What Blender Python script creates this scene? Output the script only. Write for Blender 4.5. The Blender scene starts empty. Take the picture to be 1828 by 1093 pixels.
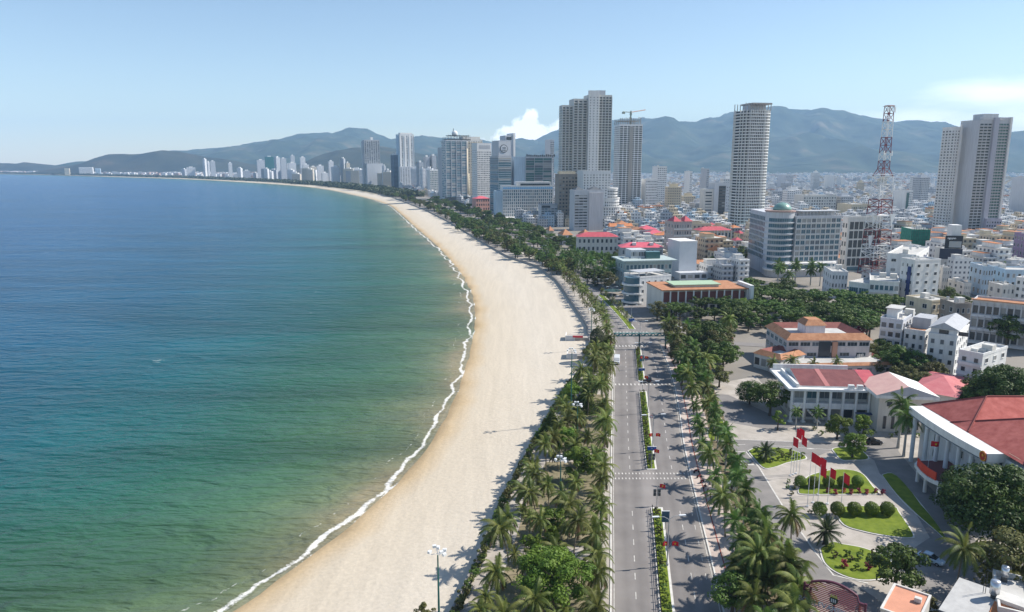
HAZE=0.000062
import bpy, math, random
from mathutils import Vector, Matrix, noise
SC=bpy.context.scene; COL=SC.collection
F=1300.0; CXP=914.0; CYP=546.5; HC=75.0; HOR=294.0
PT=math.atan((CYP-HOR)/F)
def g(px,py,z=0.0):
    "ground point seen at a photograph pixel (used to lay the plan out in metres)"
    v=(py-CYP)/F; u=(px-CXP)/F
    dz=-math.sin(PT)-v*math.cos(PT); dy=math.cos(PT)-v*math.sin(PT)
    t=(z-HC)/dz
    return (u*t,dy*t)
def hgt(px,py,Y):
    "height at ground distance Y that reaches photograph row py"
    v=(py-CYP)/F
    dz=-math.sin(PT)-v*math.cos(PT); dy=math.cos(PT)-v*math.sin(PT)
    return HC+Y*dz/dy
def gx(px,Y,z=0.0):
    "X at column px, distance Y"
    t=Y*math.cos(PT)+(HC-z)*math.sin(PT)
    return (px-CXP)/F*t
rnd=random.Random(11)
# ------------------------------------------------------------ materials
MATS={}
def nt(m): return m.node_tree.nodes, m.node_tree.links
def mat(name,col,rough=.7,var=.0,scale=1.0,metal=0.0,bump=0.0,bscale=3.0,spec=.3,col2=None,detail=4.0,coord='Object',streak=False):
    if name in MATS: return MATS[name]
    m=bpy.data.materials.new(name); m.use_nodes=True
    N,L=nt(m); b=N['Principled BSDF']
    b.inputs['Base Color'].default_value=(*col,1); b.inputs['Roughness'].default_value=rough
    b.inputs['Metallic'].default_value=metal; b.inputs['Specular IOR Level'].default_value=spec
    if var or col2:
        tc=N.new('ShaderNodeTexCoord'); no=N.new('ShaderNodeTexNoise'); no.inputs['Scale'].default_value=scale; no.inputs['Detail'].default_value=detail
        no.inputs['Roughness'].default_value=.62
        if streak:
            mp=N.new('ShaderNodeMapping'); mp.inputs['Scale'].default_value=(6,6,.5); L.new(tc.outputs[coord],mp.inputs['Vector']); L.new(mp.outputs[0],no.inputs['Vector'])
        else: L.new(tc.outputs[coord],no.inputs['Vector'])
        r=N.new('ShaderNodeValToRGB'); c2=col2 or tuple(c*(1+var) for c in col); c1=col if col2 else tuple(c*(1-var) for c in col)
        r.color_ramp.elements[0].position=.33; r.color_ramp.elements[1].position=.67
        r.color_ramp.elements[0].color=(*c1,1); r.color_ramp.elements[1].color=(*c2,1)
        L.new(no.outputs['Fac'],r.inputs['Fac']); L.new(r.outputs['Color'],b.inputs['Base Color'])
    if bump:
        tc=N.new('ShaderNodeTexCoord'); no=N.new('ShaderNodeTexNoise'); no.inputs['Scale'].default_value=bscale; no.inputs['Detail'].default_value=4
        L.new(tc.outputs[coord],no.inputs['Vector'])
        bp=N.new('ShaderNodeBump'); bp.inputs['Strength'].default_value=bump; bp.inputs['Distance'].default_value=.1
        L.new(no.outputs['Fac'],bp.inputs['Height']); L.new(bp.outputs['Normal'],b.inputs['Normal'])
    MATS[name]=m; return m
def leafmat(name,c1,c2,c3=None,trans=.25,attr=None):
    "foliage: tint per clump (vertex colour), per tree (object random) and a little light let through"
    m=bpy.data.materials.new(name); m.use_nodes=True; N,L=nt(m); b=N['Principled BSDF']
    b.inputs['Roughness'].default_value=.55; b.inputs['Specular IOR Level'].default_value=.25
    at=N.new('ShaderNodeAttribute'); at.attribute_name='tint'
    oi=N.new('ShaderNodeObjectInfo')
    mx=N.new('ShaderNodeMix'); mx.data_type='RGBA'; mx.inputs[6].default_value=(*c1,1); mx.inputs[7].default_value=(*c2,1)
    L.new(at.outputs['Fac'],mx.inputs[0])
    hs=N.new('ShaderNodeHueSaturation'); L.new(mx.outputs[2],hs.inputs['Color'])
    mr=N.new('ShaderNodeMapRange'); mr.inputs[3].default_value=.7; mr.inputs[4].default_value=1.3; L.new(oi.outputs['Random'],mr.inputs[0]); L.new(mr.outputs[0],hs.inputs['Value'])
    mr2=N.new('ShaderNodeMapRange'); mr2.inputs[3].default_value=.485; mr2.inputs[4].default_value=.515; L.new(oi.outputs['Random'],mr2.inputs[0]); L.new(mr2.outputs[0],hs.inputs['Hue'])
    L.new(hs.outputs['Color'],b.inputs['Base Color'])
    tr=N.new('ShaderNodeBsdfTranslucent'); L.new(hs.outputs['Color'],tr.inputs['Color'])
    ms=N.new('ShaderNodeMixShader'); ms.inputs[0].default_value=trans
    L.new(b.outputs[0],ms.inputs[1]); L.new(tr.outputs[0],ms.inputs[2]); L.new(ms.outputs[0],N['Material Output'].inputs['Surface'])
    MATS[name]=m; return m
def winmat(name,wall,glass,fh=3.3,bw=3.2,wf=.5,hf=.5,rough=.8):
    "far walls: a grid of window openings laid out in metres on the wall itself"
    m=bpy.data.materials.new(name); m.use_nodes=True; N,L=nt(m); b=N['Principled BSDF']
    tc=N.new('ShaderNodeTexCoord'); sp=N.new('ShaderNodeSeparateXYZ'); L.new(tc.outputs['Object'],sp.inputs[0])
    gn=N.new('ShaderNodeNewGeometry'); sn=N.new('ShaderNodeSeparateXYZ'); 
    vt=N.new('ShaderNodeVectorTransform'); vt.vector_type='NORMAL'; vt.convert_from='WORLD'; vt.convert_to='OBJECT'
    L.new(gn.outputs['Normal'],vt.inputs[0]); L.new(vt.outputs[0],sn.inputs[0])
    def M(op,a,bb=None,c=None):
        n=N.new('ShaderNodeMath'); n.operation=op
        for i,x in enumerate((a,bb,c)):
            if x is None: continue
            if isinstance(x,(int,float)): n.inputs[i].default_value=x
            else: L.new(x,n.inputs[i])
        return n.outputs[0]
    ax=M('ABSOLUTE',sn.outputs[0]); side=M('GREATER_THAN',ax,.5)
    u=M('ADD',M('MULTIPLY',sp.outputs[1],side),M('MULTIPLY',sp.outputs[0],M('SUBTRACT',1.0,side)))
    fu=M('FRACT',M('DIVIDE',u,bw)); fv=M('FRACT',M('DIVIDE',sp.outputs[2],fh))
    iu=M('LESS_THAN',M('ABSOLUTE',M('SUBTRACT',fu,.5)),wf/2); iv=M('LESS_THAN',M('ABSOLUTE',M('SUBTRACT',fv,.5)),hf/2)
    vert=M('LESS_THAN',M('ABSOLUTE',sn.outputs[2]),.5)
    mk=M('MULTIPLY',M('MULTIPLY',iu,iv),vert)
    oi=N.new('ShaderNodeObjectInfo')
    mx=N.new('ShaderNodeMix'); mx.data_type='RGBA'; mx.inputs[7].default_value=(*glass,1)
    if wall is None: L.new(oi.outputs['Color'],mx.inputs[6])
    else: mx.inputs[6].default_value=(*wall,1)
    L.new(mk,mx.inputs[0]); L.new(mx.outputs[2],b.inputs['Base Color'])
    b.inputs['Roughness'].default_value=rough; b.inputs['Specular IOR Level'].default_value=.3
    MATS[name]=m; return m
# ------------------------------------------------------------ mesh builder
class MB:
    def __init__(s): s.v=[]; s.f=[]; s.m=[]; s.t=[]; s.tag=None
    def add(s,vs,fs,mi=0,tint=0.0):
        o=len(s.v); s.v.extend(vs)
        for f in fs: s.f.append(tuple(i+o for i in f)); s.m.append(mi)
        s.t.extend([tint]*len(vs))
    def quad(s,a,b,c,d,mi=0,tint=0.0): s.add([a,b,c,d],[(0,1,2,3)],mi,tint)
    def box(s,x0,x1,y0,y1,z0,z1,mi=0,rz=0.0,c=None):
        vs=[(x,y,z) for z in (z0,z1) for x,y in ((x0,y0),(x1,y0),(x1,y1),(x0,y1))]
        if rz:
            cx,cy=c if c else ((x0+x1)/2,(y0+y1)/2); cs,sn=math.cos(rz),math.sin(rz)
            vs=[(cx+(x-cx)*cs-(y-cy)*sn,cy+(x-cx)*sn+(y-cy)*cs,z) for x,y,z in vs]
        s.add(vs,[(3,2,1,0),(4,5,6,7),(0,1,5,4),(1,2,6,5),(2,3,7,6),(3,0,4,7)],mi)
    def prism(s,poly,z0,z1,mi=0,top=None,bottom=True):
        n=len(poly)
        a=sum(poly[i][0]*poly[(i+1)%n][1]-poly[(i+1)%n][0]*poly[i][1] for i in range(n))
        if a<0: poly=poly[::-1]
        vs=[(x,y,z0) for x,y in poly]+[(x,y,z1) for x,y in poly]
        fs=[(i,(i+1)%n,n+(i+1)%n,n+i) for i in range(n)]
        s.add(vs,fs,mi); o=len(s.v)-2*n
        s.f.append(tuple(o+n+i for i in range(n))); s.m.append(mi if top is None else top)
        if bottom: s.f.append(tuple(o+i for i in reversed(range(n)))); s.m.append(mi)
    def sheet(s,poly,z,mi=0):
        n=len(poly); a=sum(poly[i][0]*poly[(i+1)%n][1]-poly[(i+1)%n][0]*poly[i][1] for i in range(n))
        if a<0: poly=poly[::-1]
        s.add([(x,y,z) for x,y in poly],[tuple(range(n))],mi)
    def tube(s,pts,rs,n=6,mi=0,cap=True):
        rings=[]
        for i,p in enumerate(pts):
            p=Vector(p); d=(Vector(pts[min(i+1,len(pts)-1)])-Vector(pts[max(i-1,0)]))
            if d.length<1e-6: d=Vector((0,0,1))
            d.normalize(); u=d.cross(Vector((0,1,0.01)))
            if u.length<.05: u=d.cross(Vector((1,0,0)))
            u.normalize(); w=d.cross(u); r=rs[i] if isinstance(rs,(list,tuple)) else rs
            rings.append([tuple(p+(u*math.cos(k*2*math.pi/n)+w*math.sin(k*2*math.pi/n))*r) for k in range(n)])
        vs=[v for r in rings for v in r]; fs=[]
        for i in range(len(rings)-1):
            for k in range(n): fs.append((i*n+k,(i+1)*n+k,(i+1)*n+(k+1)%n,i*n+(k+1)%n))
        if cap: fs.append(tuple(range(n))); fs.append(tuple(reversed([(len(rings)-1)*n+k for k in range(n)])))
        s.add(vs,fs,mi)
    def ball(s,c,r,nu=10,nv=6,mi=0,sc=(1,1,1),z0=-1.0):
        vs=[];fs=[]
        for j in range(nv+1):
            ph=-math.pi/2+math.pi*j/nv
            for i in range(nu):
                th=2*math.pi*i/nu
                z=max(math.sin(ph),z0)
                vs.append((c[0]+r*sc[0]*math.cos(ph)*math.cos(th),c[1]+r*sc[1]*math.cos(ph)*math.sin(th),c[2]+r*sc[2]*z))
        for j in range(nv):
            for i in range(nu): fs.append((j*nu+i,j*nu+(i+1)%nu,(j+1)*nu+(i+1)%nu,(j+1)*nu+i))
        s.add(vs,fs,mi)
    def mesh(s,name,mats,smooth=False,tint=False):
        me=bpy.data.meshes.new(name); me.from_pydata(s.v,[],s.f)
        for m in (mats if isinstance(mats,(list,tuple)) else [mats]): me.materials.append(m)
        me.polygons.foreach_set('material_index',s.m)
        if smooth: me.polygons.foreach_set('use_smooth',[True]*len(s.f))
        if tint:
            a=me.attributes.new('tint','FLOAT','POINT'); a.data.foreach_set('value',s.t)
        me.update(); return me
    def build(s,name,mats,parent=None,loc=None,rz=0.0,smooth=False,tint=False):
        return ob(name,s.mesh(name,mats,smooth,tint),parent,loc,rz)
def ob(name,data,parent=None,loc=None,rz=0.0,scale=None):
    o=bpy.data.objects.new(name,data); COL.objects.link(o)
    if parent: o.parent=parent
    if loc is not None: o.location=loc
    if rz: o.rotation_euler=(0,0,rz)
    if scale is not None: o.scale=scale
    return o
def tag(o,label=None,cat=None,group=None,kind=None):
    if label: o['label']=label
    if cat: o['category']=cat
    if group: o['group']=group
    if kind: o['kind']=kind
    return o
def thing(name,label,cat,loc=(0,0,0),rz=0.0,group=None):
    return tag(ob(name,None,None,loc,rz),label,cat,group)
def struct(o): o['kind']='structure'; return o
def catmull(pts,n=12):
    out=[]; P=[pts[0]]+list(pts)+[pts[-1]]
    for i in range(1,len(P)-2):
        p0,p1,p2,p3=P[i-1],P[i],P[i+1],P[i+2]
        for k in range(n):
            t=k/n
            out.append(tuple(.5*((2*p1[j])+(-p0[j]+p2[j])*t+(2*p0[j]-5*p1[j]+4*p2[j]-p3[j])*t*t+(-p0[j]+3*p1[j]-3*p2[j]+p3[j])*t**3) for j in (0,1)))
    out.append(tuple(pts[-1])); return out
def interp_x(line,Y):
    if Y<=line[0][1]: a,b=line[0],line[1]
    elif Y>=line[-1][1]: a,b=line[-2],line[-1]
    else:
        for a,b in zip(line,line[1:]):
            if a[1]<=Y<=b[1]: break
    t=(Y-a[1])/(b[1]-a[1]) if b[1]!=a[1] else 0
    return a[0]+(b[0]-a[0])*t
def seg_dist(line,x,y):
    d=1e18
    for (ax,ay),(bx,by) in zip(line,line[1:]):
        dx,dy=bx-ax,by-ay; l=dx*dx+dy*dy
        t=0 if l==0 else max(0,min(1,((x-ax)*dx+(y-ay)*dy)/l))
        q=(ax+t*dx-x)**2+(ay+t*dy-y)**2
        if q<d: d=q
    return math.sqrt(d)
def inpoly(p,poly):
    x,y=p; c=False; n=len(poly)
    for i in range(n):
        (x1,y1),(x2,y2)=poly[i],poly[(i+1)%n]
        if (y1>y)!=(y2>y) and x<(x2-x1)*(y-y1)/(y2-y1)+x1: c=not c
    return c
# ------------------------------------------------------------ sea, beach, ground
ZS=-3.0
shore_px=[(410,1093),(470,1050),(527,1010),(625,935),(680,887),(752,812),(790,750),(818,690),(838,620),(846,560),(838,520),(815,480),(780,440),(740,405),(710,378),(690,365),(640,350),(560,335),(460,327),(330,320),(200,316),(100,313),(0,311)]
SH=[g(x,y,ZS) for x,y in shore_px]
SH=[(-108,20),(-72,80)]+SH+[(-5200,6700),(-7500,7200)]
SH=catmull(SH,8)
wall_px=[(808,1085),(850,997),(882,916),(905,870),(945,796),(980,739),(1009,688),(1038,633)]
WL=[(-34,20),(-22,70)]+[g(x,y) for x,y in wall_px]+[(32,268),(33,300),g(1047,578),g(1002,512),g(993,500),g(960,475),g(905,457),g(850,425),g(800,395),g(760,375),g(700,352),g(640,340),g(560,331),g(460,324.5),g(330,318.6),g(200,315),g(100,312.3),g(0,310.4),(-5100,6900),(-7400,7420)]
WL=sorted(WL,key=lambda p:p[1])
def rows(y0,y1,fac,mn):
    y=y0;out=[]
    while y<y1: out.append(y); y+=max(mn,abs(y)*fac)
    out.append(y1); return out
def strip_mesh(name,rws,cols_fn,mats,attr_line=None,smooth=True):
    vs=[];fs=[];nc=None
    for Y in rws:
        c=cols_fn(Y); nc=len(c); vs.extend(c)
    for i in range(len(rws)-1):
        for k in range(nc-1): fs.append((i*nc+k,i*nc+k+1,(i+1)*nc+k+1,(i+1)*nc+k))
    me=bpy.data.meshes.new(name); me.from_pydata(vs,[],fs)
    me.materials.append(mats)
    if attr_line:
        a=me.attributes.new('shore','FLOAT','POINT')
        a.data.foreach_set('value',[seg_dist(attr_line,v[0],v[1]) for v in vs])
    if smooth: me.polygons.foreach_set('use_smooth',[True]*len(fs))
    me.update(); return struct(ob(name,me))
# --- sea
def sea_material():
    m=bpy.data.materials.new('sea_water'); m.use_nodes=True; N,L=nt(m); b=N['Principled BSDF']
    at=N.new('ShaderNodeAttribute'); at.attribute_name='shore'
    geo=N.new('ShaderNodeNewGeometry')
    def noise_(scale,detail=3,vec=None,sx=1,sy=1,dist=0.0,rot=0.0):
        mp=N.new('ShaderNodeMapping'); mp.inputs['Scale'].default_value=(sx,sy,1); mp.inputs['Rotation'].default_value=(0,0,rot)
        L.new(vec or geo.outputs['Position'],mp.inputs['Vector'])
        n=N.new('ShaderNodeTexNoise'); n.inputs['Scale'].default_value=scale; n.inputs['Detail'].default_value=detail; n.inputs['Distortion'].default_value=dist
        L.new(mp.outputs[0],n.inputs['Vector']); return n.outputs['Fac']
    def M(op,a,bb=None,c=None,cl=False):
        n=N.new('ShaderNodeMath'); n.operation=op; n.use_clamp=cl
        for i,x in enumerate((a,bb,c)):
            if x is None: continue
            if isinstance(x,(int,float)): n.inputs[i].default_value=x
            else: L.new(x,n.inputs[i])
        return n.outputs[0]
    # the distance from the water's edge sets the depth and so the colour; noise breaks it up
    d=M('ADD',at.outputs['Fac'],M('MULTIPLY',M('SUBTRACT',noise_(.02,3),.5),40))
    lg=M('DIVIDE',M('LOGARITHM',M('ADD',M('MAXIMUM',d,0.0),6.0),10),4.0)   # 6 m ->.19, 100 m ->.5, 1000 m ->.75
    r=N.new('ShaderNodeValToRGB'); cr=r.color_ramp
    stops=[(.19,(.25,.215,.13)),(.30,(.125,.155,.085)),(.38,(.055,.115,.06)),(.455,(.022,.088,.058)),(.516,(.009,.084,.098)),(.578,(.004,.068,.128)),(.665,(.003,.060,.158)),(.9,(.002,.056,.178))]
    cr.elements[0].position=stops[0][0]; cr.elements[0].color=(*stops[0][1],1)
    cr.elements[1].position=stops[-1][0]; cr.elements[1].color=(*stops[-1][1],1)
    for p,c in stops[1:-1]:
        e=cr.elements.new(p); e.color=(*c,1)
    L.new(lg,r.inputs['Fac'])
    # gusts and slicks: broad bands of slightly different water
    st=noise_(.012,5,sx=.35,sy=1.6,dist=1.2,rot=.12)
    mr=N.new('ShaderNodeMapRange'); mr.inputs[1].default_value=.3; mr.inputs[2].default_value=.7; mr.inputs[3].default_value=.72; mr.inputs[4].default_value=1.28; L.new(st,mr.inputs[0])
    hs=N.new('ShaderNodeHueSaturation'); L.new(r.outputs['Color'],hs.inputs['Color']); L.new(mr.outputs[0],hs.inputs['Value'])
    # foam: a broken line at the edge, a second thin breaker, rare white caps
    wob=M('MULTIPLY',M('SUBTRACT',noise_(.05,5),.5),9.5)
    dd=M('ADD',at.outputs['Fac'],wob)
    band1=M('SUBTRACT',1.0,M('DIVIDE',M('ABSOLUTE',M('SUBTRACT',dd,1.9)),2.1),cl=True)
    lace=noise_(.9,5,dist=1.5); patch=noise_(.09,2)
    f1=M('MULTIPLY',band1,M('ADD',lace,M('MULTIPLY',patch,.9)))
    f1=M('MULTIPLY',M('SUBTRACT',f1,.62),4.5,cl=True)
    band2=M('SUBTRACT',1.0,M('DIVIDE',M('ABSOLUTE',M('SUBTRACT',M('ADD',at.outputs['Fac'],M('MULTIPLY',wob,1.6)),6.5)),1.1),cl=True)
    f2=M('MULTIPLY',M('SUBTRACT',M('MULTIPLY',band2,M('MULTIPLY',noise_(.8,4),noise_(.06,2))),.27),9.0,cl=True)
    edge=M('SUBTRACT',1.0,M('DIVIDE',M('ABSOLUTE',M('SUBTRACT',at.outputs['Fac'],.3)),.5),cl=True)
    caps=M('MULTIPLY',M('SUBTRACT',M('MULTIPLY',noise_(.5,4,sx=.5,sy=1.3),noise_(.03,2)),.475),14.0,cl=True)
    fo=M('MAXIMUM',M('MAXIMUM',f1,f2),M('MAXIMUM',M('MULTIPLY',edge,.06),M('MULTIPLY',caps,.6)))
    mx=N.new('ShaderNodeMix'); mx.data_type='RGBA'; mx.inputs[7].default_value=(.82,.80,.76,1)
    L.new(M('MULTIPLY',fo,.8),mx.inputs[0]); L.new(hs.outputs['Color'],mx.inputs[6]); L.new(mx.outputs[2],b.inputs['Base Color'])
    L.new(M('ADD',M('MULTIPLY',fo,.5),.22),b.inputs['Roughness'])
    b.inputs['IOR'].default_value=1.33; b.inputs['Specular IOR Level'].default_value=.18
    # waves: short chop plus a long swell, crests roughly along X
    h=M('ADD',M('MULTIPLY',noise_(.16,3,sx=.45,sy=1.5,rot=.15,dist=.6),1.5),M('MULTIPLY',noise_(.55,4,sx=.5,sy=1.3,rot=.1),.55))
    h=M('ADD',h,M('MULTIPLY',noise_(.05,2,sx=.4,sy=1.2,rot=.3),1.5))
    bp=N.new('ShaderNodeBump'); bp.inputs['Strength'].default_value=1.0; bp.inputs['Distance'].default_value=1.7
    L.new(h,bp.inputs['Height']); L.new(bp.outputs['Normal'],b.inputs['Normal'])
    return m
SEAM=sea_material()
offs=[-3,0,1,2,3,4.5,6,8,11,15,20,28,40,55,75,100,140,200,280,400,600,900,1400,2200,3500,6000,9000]
strip_mesh('water',rows(20,7600,.012,3),lambda Y:[(interp_x(SH,Y)-o,Y,ZS) for o in reversed(offs)],SEAM,SH)
# --- beach
def sand_material():
    m=bpy.data.materials.new('beach_sand'); m.use_nodes=True; N,L=nt(m); b=N['Principled BSDF']
    at=N.new('ShaderNodeAttribute'); at.attribute_name='shore'; geo=N.new('ShaderNodeNewGeometry')
    n1=N.new('ShaderNodeTexNoise'); n1.inputs['Scale'].default_value=.05; n1.inputs['Detail'].default_value=6; L.new(geo.outputs['Position'],n1.inputs['Vector'])
    n2=N.new('ShaderNodeTexNoise'); n2.inputs['Scale'].default_value=1.3; n2.inputs['Detail'].default_value=5; L.new(geo.outputs['Position'],n2.inputs['Vector'])
    ad=N.new('ShaderNodeMath'); ad.operation='MULTIPLY_ADD'; ad.inputs[1].default_value=7.0; L.new(n1.outputs['Fac'],ad.inputs[0]); L.new(at.outputs['Fac'],ad.inputs[2])
    r=N.new('ShaderNodeValToRGB'); cr=r.color_ramp
    mr=N.new('ShaderNodeMapRange'); mr.inputs[1].default_value=3; mr.inputs[2].default_value=33; L.new(ad.outputs[0],mr.inputs[0]); L.new(mr.outputs[0],r.inputs['Fac'])
    cr.elements[0].position=0; cr.elements[0].color=(.30,.215,.12,1); cr.elements[1].position=1; cr.elements[1].color=(.55,.49,.405,1)
    e=cr.elements.new(.11); e.color=(.50,.38,.235,1); e=cr.elements.new(.28); e.color=(.53,.455,.35,1)
    mp=N.new('ShaderNodeMath'); mp.operation='MULTIPLY_ADD'; mp.inputs[1].default_value=.34; mp.inputs[2].default_value=.83; L.new(n2.outputs['Fac'],mp.inputs[0])
    hs=N.new('ShaderNodeHueSaturation'); L.new(r.outputs['Color'],hs.inputs['Color']); L.new(mp.outputs[0],hs.inputs['Value']); L.new(hs.outputs['Color'],b.inputs['Base Color'])
    mpg=N.new('ShaderNodeMapping'); mpg.inputs['Scale'].default_value=(1.0,.07,1); mpg.inputs['Rotation'].default_value=(0,0,.05); L.new(geo.outputs['Position'],mpg.inputs['Vector'])
    nt_=N.new('ShaderNodeTexNoise'); nt_.inputs['Scale'].default_value=.35; nt_.inputs['Detail'].default_value=7; nt_.inputs['Distortion'].default_value=1.0; L.new(mpg.outputs[0],nt_.inputs['Vector'])
    mt=N.new('ShaderNodeMapRange'); mt.inputs[1].default_value=.35; mt.inputs[2].default_value=.65; mt.inputs[3].default_value=.97; mt.inputs[4].default_value=1.06; L.new(nt_.outputs['Fac'],mt.inputs[0])
    mm=N.new('ShaderNodeMath'); mm.operation='MULTIPLY'; L.new(mp.outputs[0],mm.inputs[0]); L.new(mt.outputs[0],mm.inputs[1]); L.new(mm.outputs[0],hs.inputs['Value'])
    b.inputs['Roughness'].default_value=.95; b.inputs['Specular IOR Level'].default_value=.1
    n3=N.new('ShaderNodeTexNoise'); n3.inputs['Scale'].default_value=.8; n3.inputs['Detail'].default_value=6; L.new(geo.outputs['Position'],n3.inputs['Vector'])
    bp=N.new('ShaderNodeBump'); bp.inputs['Strength'].default_value=.5; bp.inputs['Distance'].default_value=.25; L.new(n3.outputs['Fac'],bp.inputs['Height']); L.new(bp.outputs['Normal'],b.inputs['Normal'])
    return m
SAND=sand_material()
def beach_cols(Y):
    s=interp_x(SH,Y); w=interp_x(WL,Y); out=[(s-60,Y,-7.0)]
    for t in (0,.02,.05,.1,.2,.35,.5,.7,.85,1.0):
        z=-3.05+.35*min(1,t*8)+1.5*t
        out.append((s+(w-s)*t,Y,z+(noise.noise((s*.1+t*9,Y*.08,0))*.12 if 0<t<1 else 0)))
    return out
strip_mesh('beach',rows(20,7400,.012,3),beach_cols,SAND,SH)
# --- inland ground, one sheet out to the mountains
GROUND=mat('city_ground',(.20,.185,.165),.95,scale=.02,col2=(.30,.27,.235),detail=8,bump=.2)
def gcols(Y):
    w=interp_x(WL,Y) if Y<7420 else -7400-(Y-7420)*3
    return [(w+o,Y,-.12) for o in (0,6,20,60,150,400,1000,2500,6000,9000,26000)]
strip_mesh('ground',rows(20,7400,.015,4)+[8500,10000,13000,17000],gcols,GROUND,smooth=False)
# --- sea wall in front of the promenade
SEAW=mat('sea_wall_concrete',(.30,.28,.26),.9,var=.18,scale=.6,bump=.3)
mb=MB()
ys=[y for y in rows(20,1900,.02,4)]
P=[(interp_x(WL,y),y) for y in ys]
for (ax,ay),(bx,by) in zip(P,P[1:]):
    mb.quad((ax,ay,-3.2),(ax,ay,.35),(bx,by,.35),(bx,by,-3.2)); mb.quad((ax,ay,.35),(ax+.4,ay,.35),(bx+.4,by,.35),(bx,by,.35)); mb.quad((ax+.4,ay,.35),(ax+.4,ay,-.3),(bx+.4,by,-.3),(bx+.4,by,.35))
tag(mb.build('sea_wall',SEAW),'low grey concrete sea wall between the sand and the palm promenade','wall')
# ------------------------------------------------------------ mountains
def hill_mat(name,c1,c2,c3):
    m=bpy.data.materials.new(name); m.use_nodes=True; N,L=nt(m); b=N['Principled BSDF']; b.inputs['Roughness'].default_value=1; b.inputs['Specular IOR Level'].default_value=.05
    geo=N.new('ShaderNodeNewGeometry'); n=N.new('ShaderNodeTexNoise'); n.inputs['Scale'].default_value=.0025; n.inputs['Detail'].default_value=9; n.inputs['Roughness'].default_value=.65
    L.new(geo.outputs['Position'],n.inputs['Vector']); r=N.new('ShaderNodeValToRGB'); r.color_ramp.elements[0].position=.38; r.color_ramp.elements[0].color=(*c1,1); r.color_ramp.elements[1].position=.68; r.color_ramp.elements[1].color=(*c3,1)
    e=r.color_ramp.elements.new(.55); e.color=(*c2,1); L.new(n.outputs['Fac'],r.inputs['Fac']); L.new(r.outputs['Color'],b.inputs['Base Color'])
    n2=N.new('ShaderNodeTexNoise'); n2.noise_type='RIDGED_MULTIFRACTAL'; n2.inputs['Scale'].default_value=.0035; n2.inputs['Detail'].default_value=7; L.new(geo.outputs['Position'],n2.inputs['Vector']); bp=N.new('ShaderNodeBump'); bp.inputs['Strength'].default_value=1; bp.inputs['Distance'].default_value=110; L.new(n2.outputs['Fac'],bp.inputs['Height']); L.new(bp.outputs['Normal'],b.inputs['Normal'])
    return m
HM1=hill_mat('forest_slope',(.022,.036,.022),(.045,.058,.034),(.12,.10,.065))
HM2=hill_mat('scrub_slope',(.026,.030,.016),(.045,.042,.022),(.12,.085,.05))
def ridge(name,prof,D,front,back,mat_,seed,amp=.25,step=40,fs=.0022):
    "prof: (pixel x, pixel y of the crest); the ridge stands at distance D, foot at D-front"
    pts=sorted((gx(x,D,hgt(x,y,D)),hgt(x,y,D)) for x,y in prof)
    x0,x1=pts[0][0],pts[-1][0]; nx=int((x1-x0)/step); ny=44
    vs=[];fs_=[]
    for j in range(ny+1):
        t=j/ny*2-1                       # -1 front foot, 0 crest, 1 back
        for i in range(nx+1):
            X=x0+(x1-x0)*i/nx
            hh=0
            for a,b in zip(pts,pts[1:]):
                if a[0]<=X<=b[0]:
                    q=(X-a[0])/(b[0]-a[0]); hh=a[1]+(b[1]-a[1])*q; break
            Y=D+(t*front if t<0 else t*back)
            s=max(0,1-abs(t))
            sh=s**1.25*(2-s)**.3
            v=Vector((X*fs,Y*fs,seed))
            rg=noise.fractal(v,1.0,2.1,5)                      # spurs and gullies
            rg2=1-2*abs(noise.noise(Vector((X*fs*.9,Y*fs*.45,seed+3))))
            z=hh*(sh+amp*s*(1-s)*4*(.55*rg+.35*rg2-.15))+hh*.05*noise.noise(Vector((X*.004,Y*.004,seed)))*s+hh*.34*(.5-abs(noise.noise(Vector((X*fs*2.2,Y*fs*1.3,seed+9)))))*s*(1-s)*3+hh*.03*noise.noise(Vector((X*.011,Y*.011,seed)))*s
            vs.append((X*(1+t*0.0),Y,max(z,-2)-1.5*(s==0)))
    n=nx+1
    for j in range(ny):
        for i in range(nx): fs_.append((j*n+i,j*n+i+1,(j+1)*n+i+1,(j+1)*n+i))
    me=bpy.data.meshes.new(name); me.from_pydata(vs,[],fs_); me.materials.append(mat_); me.polygons.foreach_set('use_smooth',[True]*len(fs_)); me.update()
    o=struct(ob(name,me)); return o
ridge('mountain',[(880,302),(930,262),(960,247),(990,233),(1040,222),(1085,216),(1100,213),(1130,214),(1145,210),(1160,215),(1180,220),(1200,222),(1225,219),(1238,223),(1260,213),(1290,206),(1310,200),(1345,200),(1375,199),(1410,195),(1440,203),(1470,204),(1500,209),(1525,205),(1545,212),(1580,216),(1610,222),(1640,231),(1700,243),(1760,246),(1800,243),(1840,246),(1900,240),(2000,256),(2200,280),(2300,300)],11500,5200,2500,HM1,1.3,.42,55,.0009)
ridge('mountain',[(250,297),(300,280),(340,268),(380,265),(420,262),(440,258),(480,252),(520,245),(545,238),(575,237),(600,237),(620,231),(635,228),(655,230),(675,240),(700,249),(730,250),(755,243),(790,246),(850,250),(890,256),(930,247),(955,249),(990,262),(1050,285),(1080,300)],10800,3800,1800,HM1,5.1,.3,50,.0012)
ridge('hill',[(520,312),(560,294),(590,276),(640,264),(680,262),(720,268),(760,276),(800,272),(850,280),(900,296),(960,312)],6500,1300,1100,HM2,8.4,.3,35,.0018)
ridge('hill',[(100,302),(130,296),(150,291),(175,281),(192,275),(220,275),(250,275),(272,272),(290,269),(318,271),(350,277),(380,281),(420,288),(460,296),(520,306),(560,312)],6500,500,1200,HM2,2.2,.25,25,.002)
ridge('hill',[(-160,305),(-90,292),(-40,290),(5,291),(25,293),(45,290),(62,294),(85,296),(105,297),(130,301),(150,306)],7300,500,1200,HM2,6.6,.2,25,.002)
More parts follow.
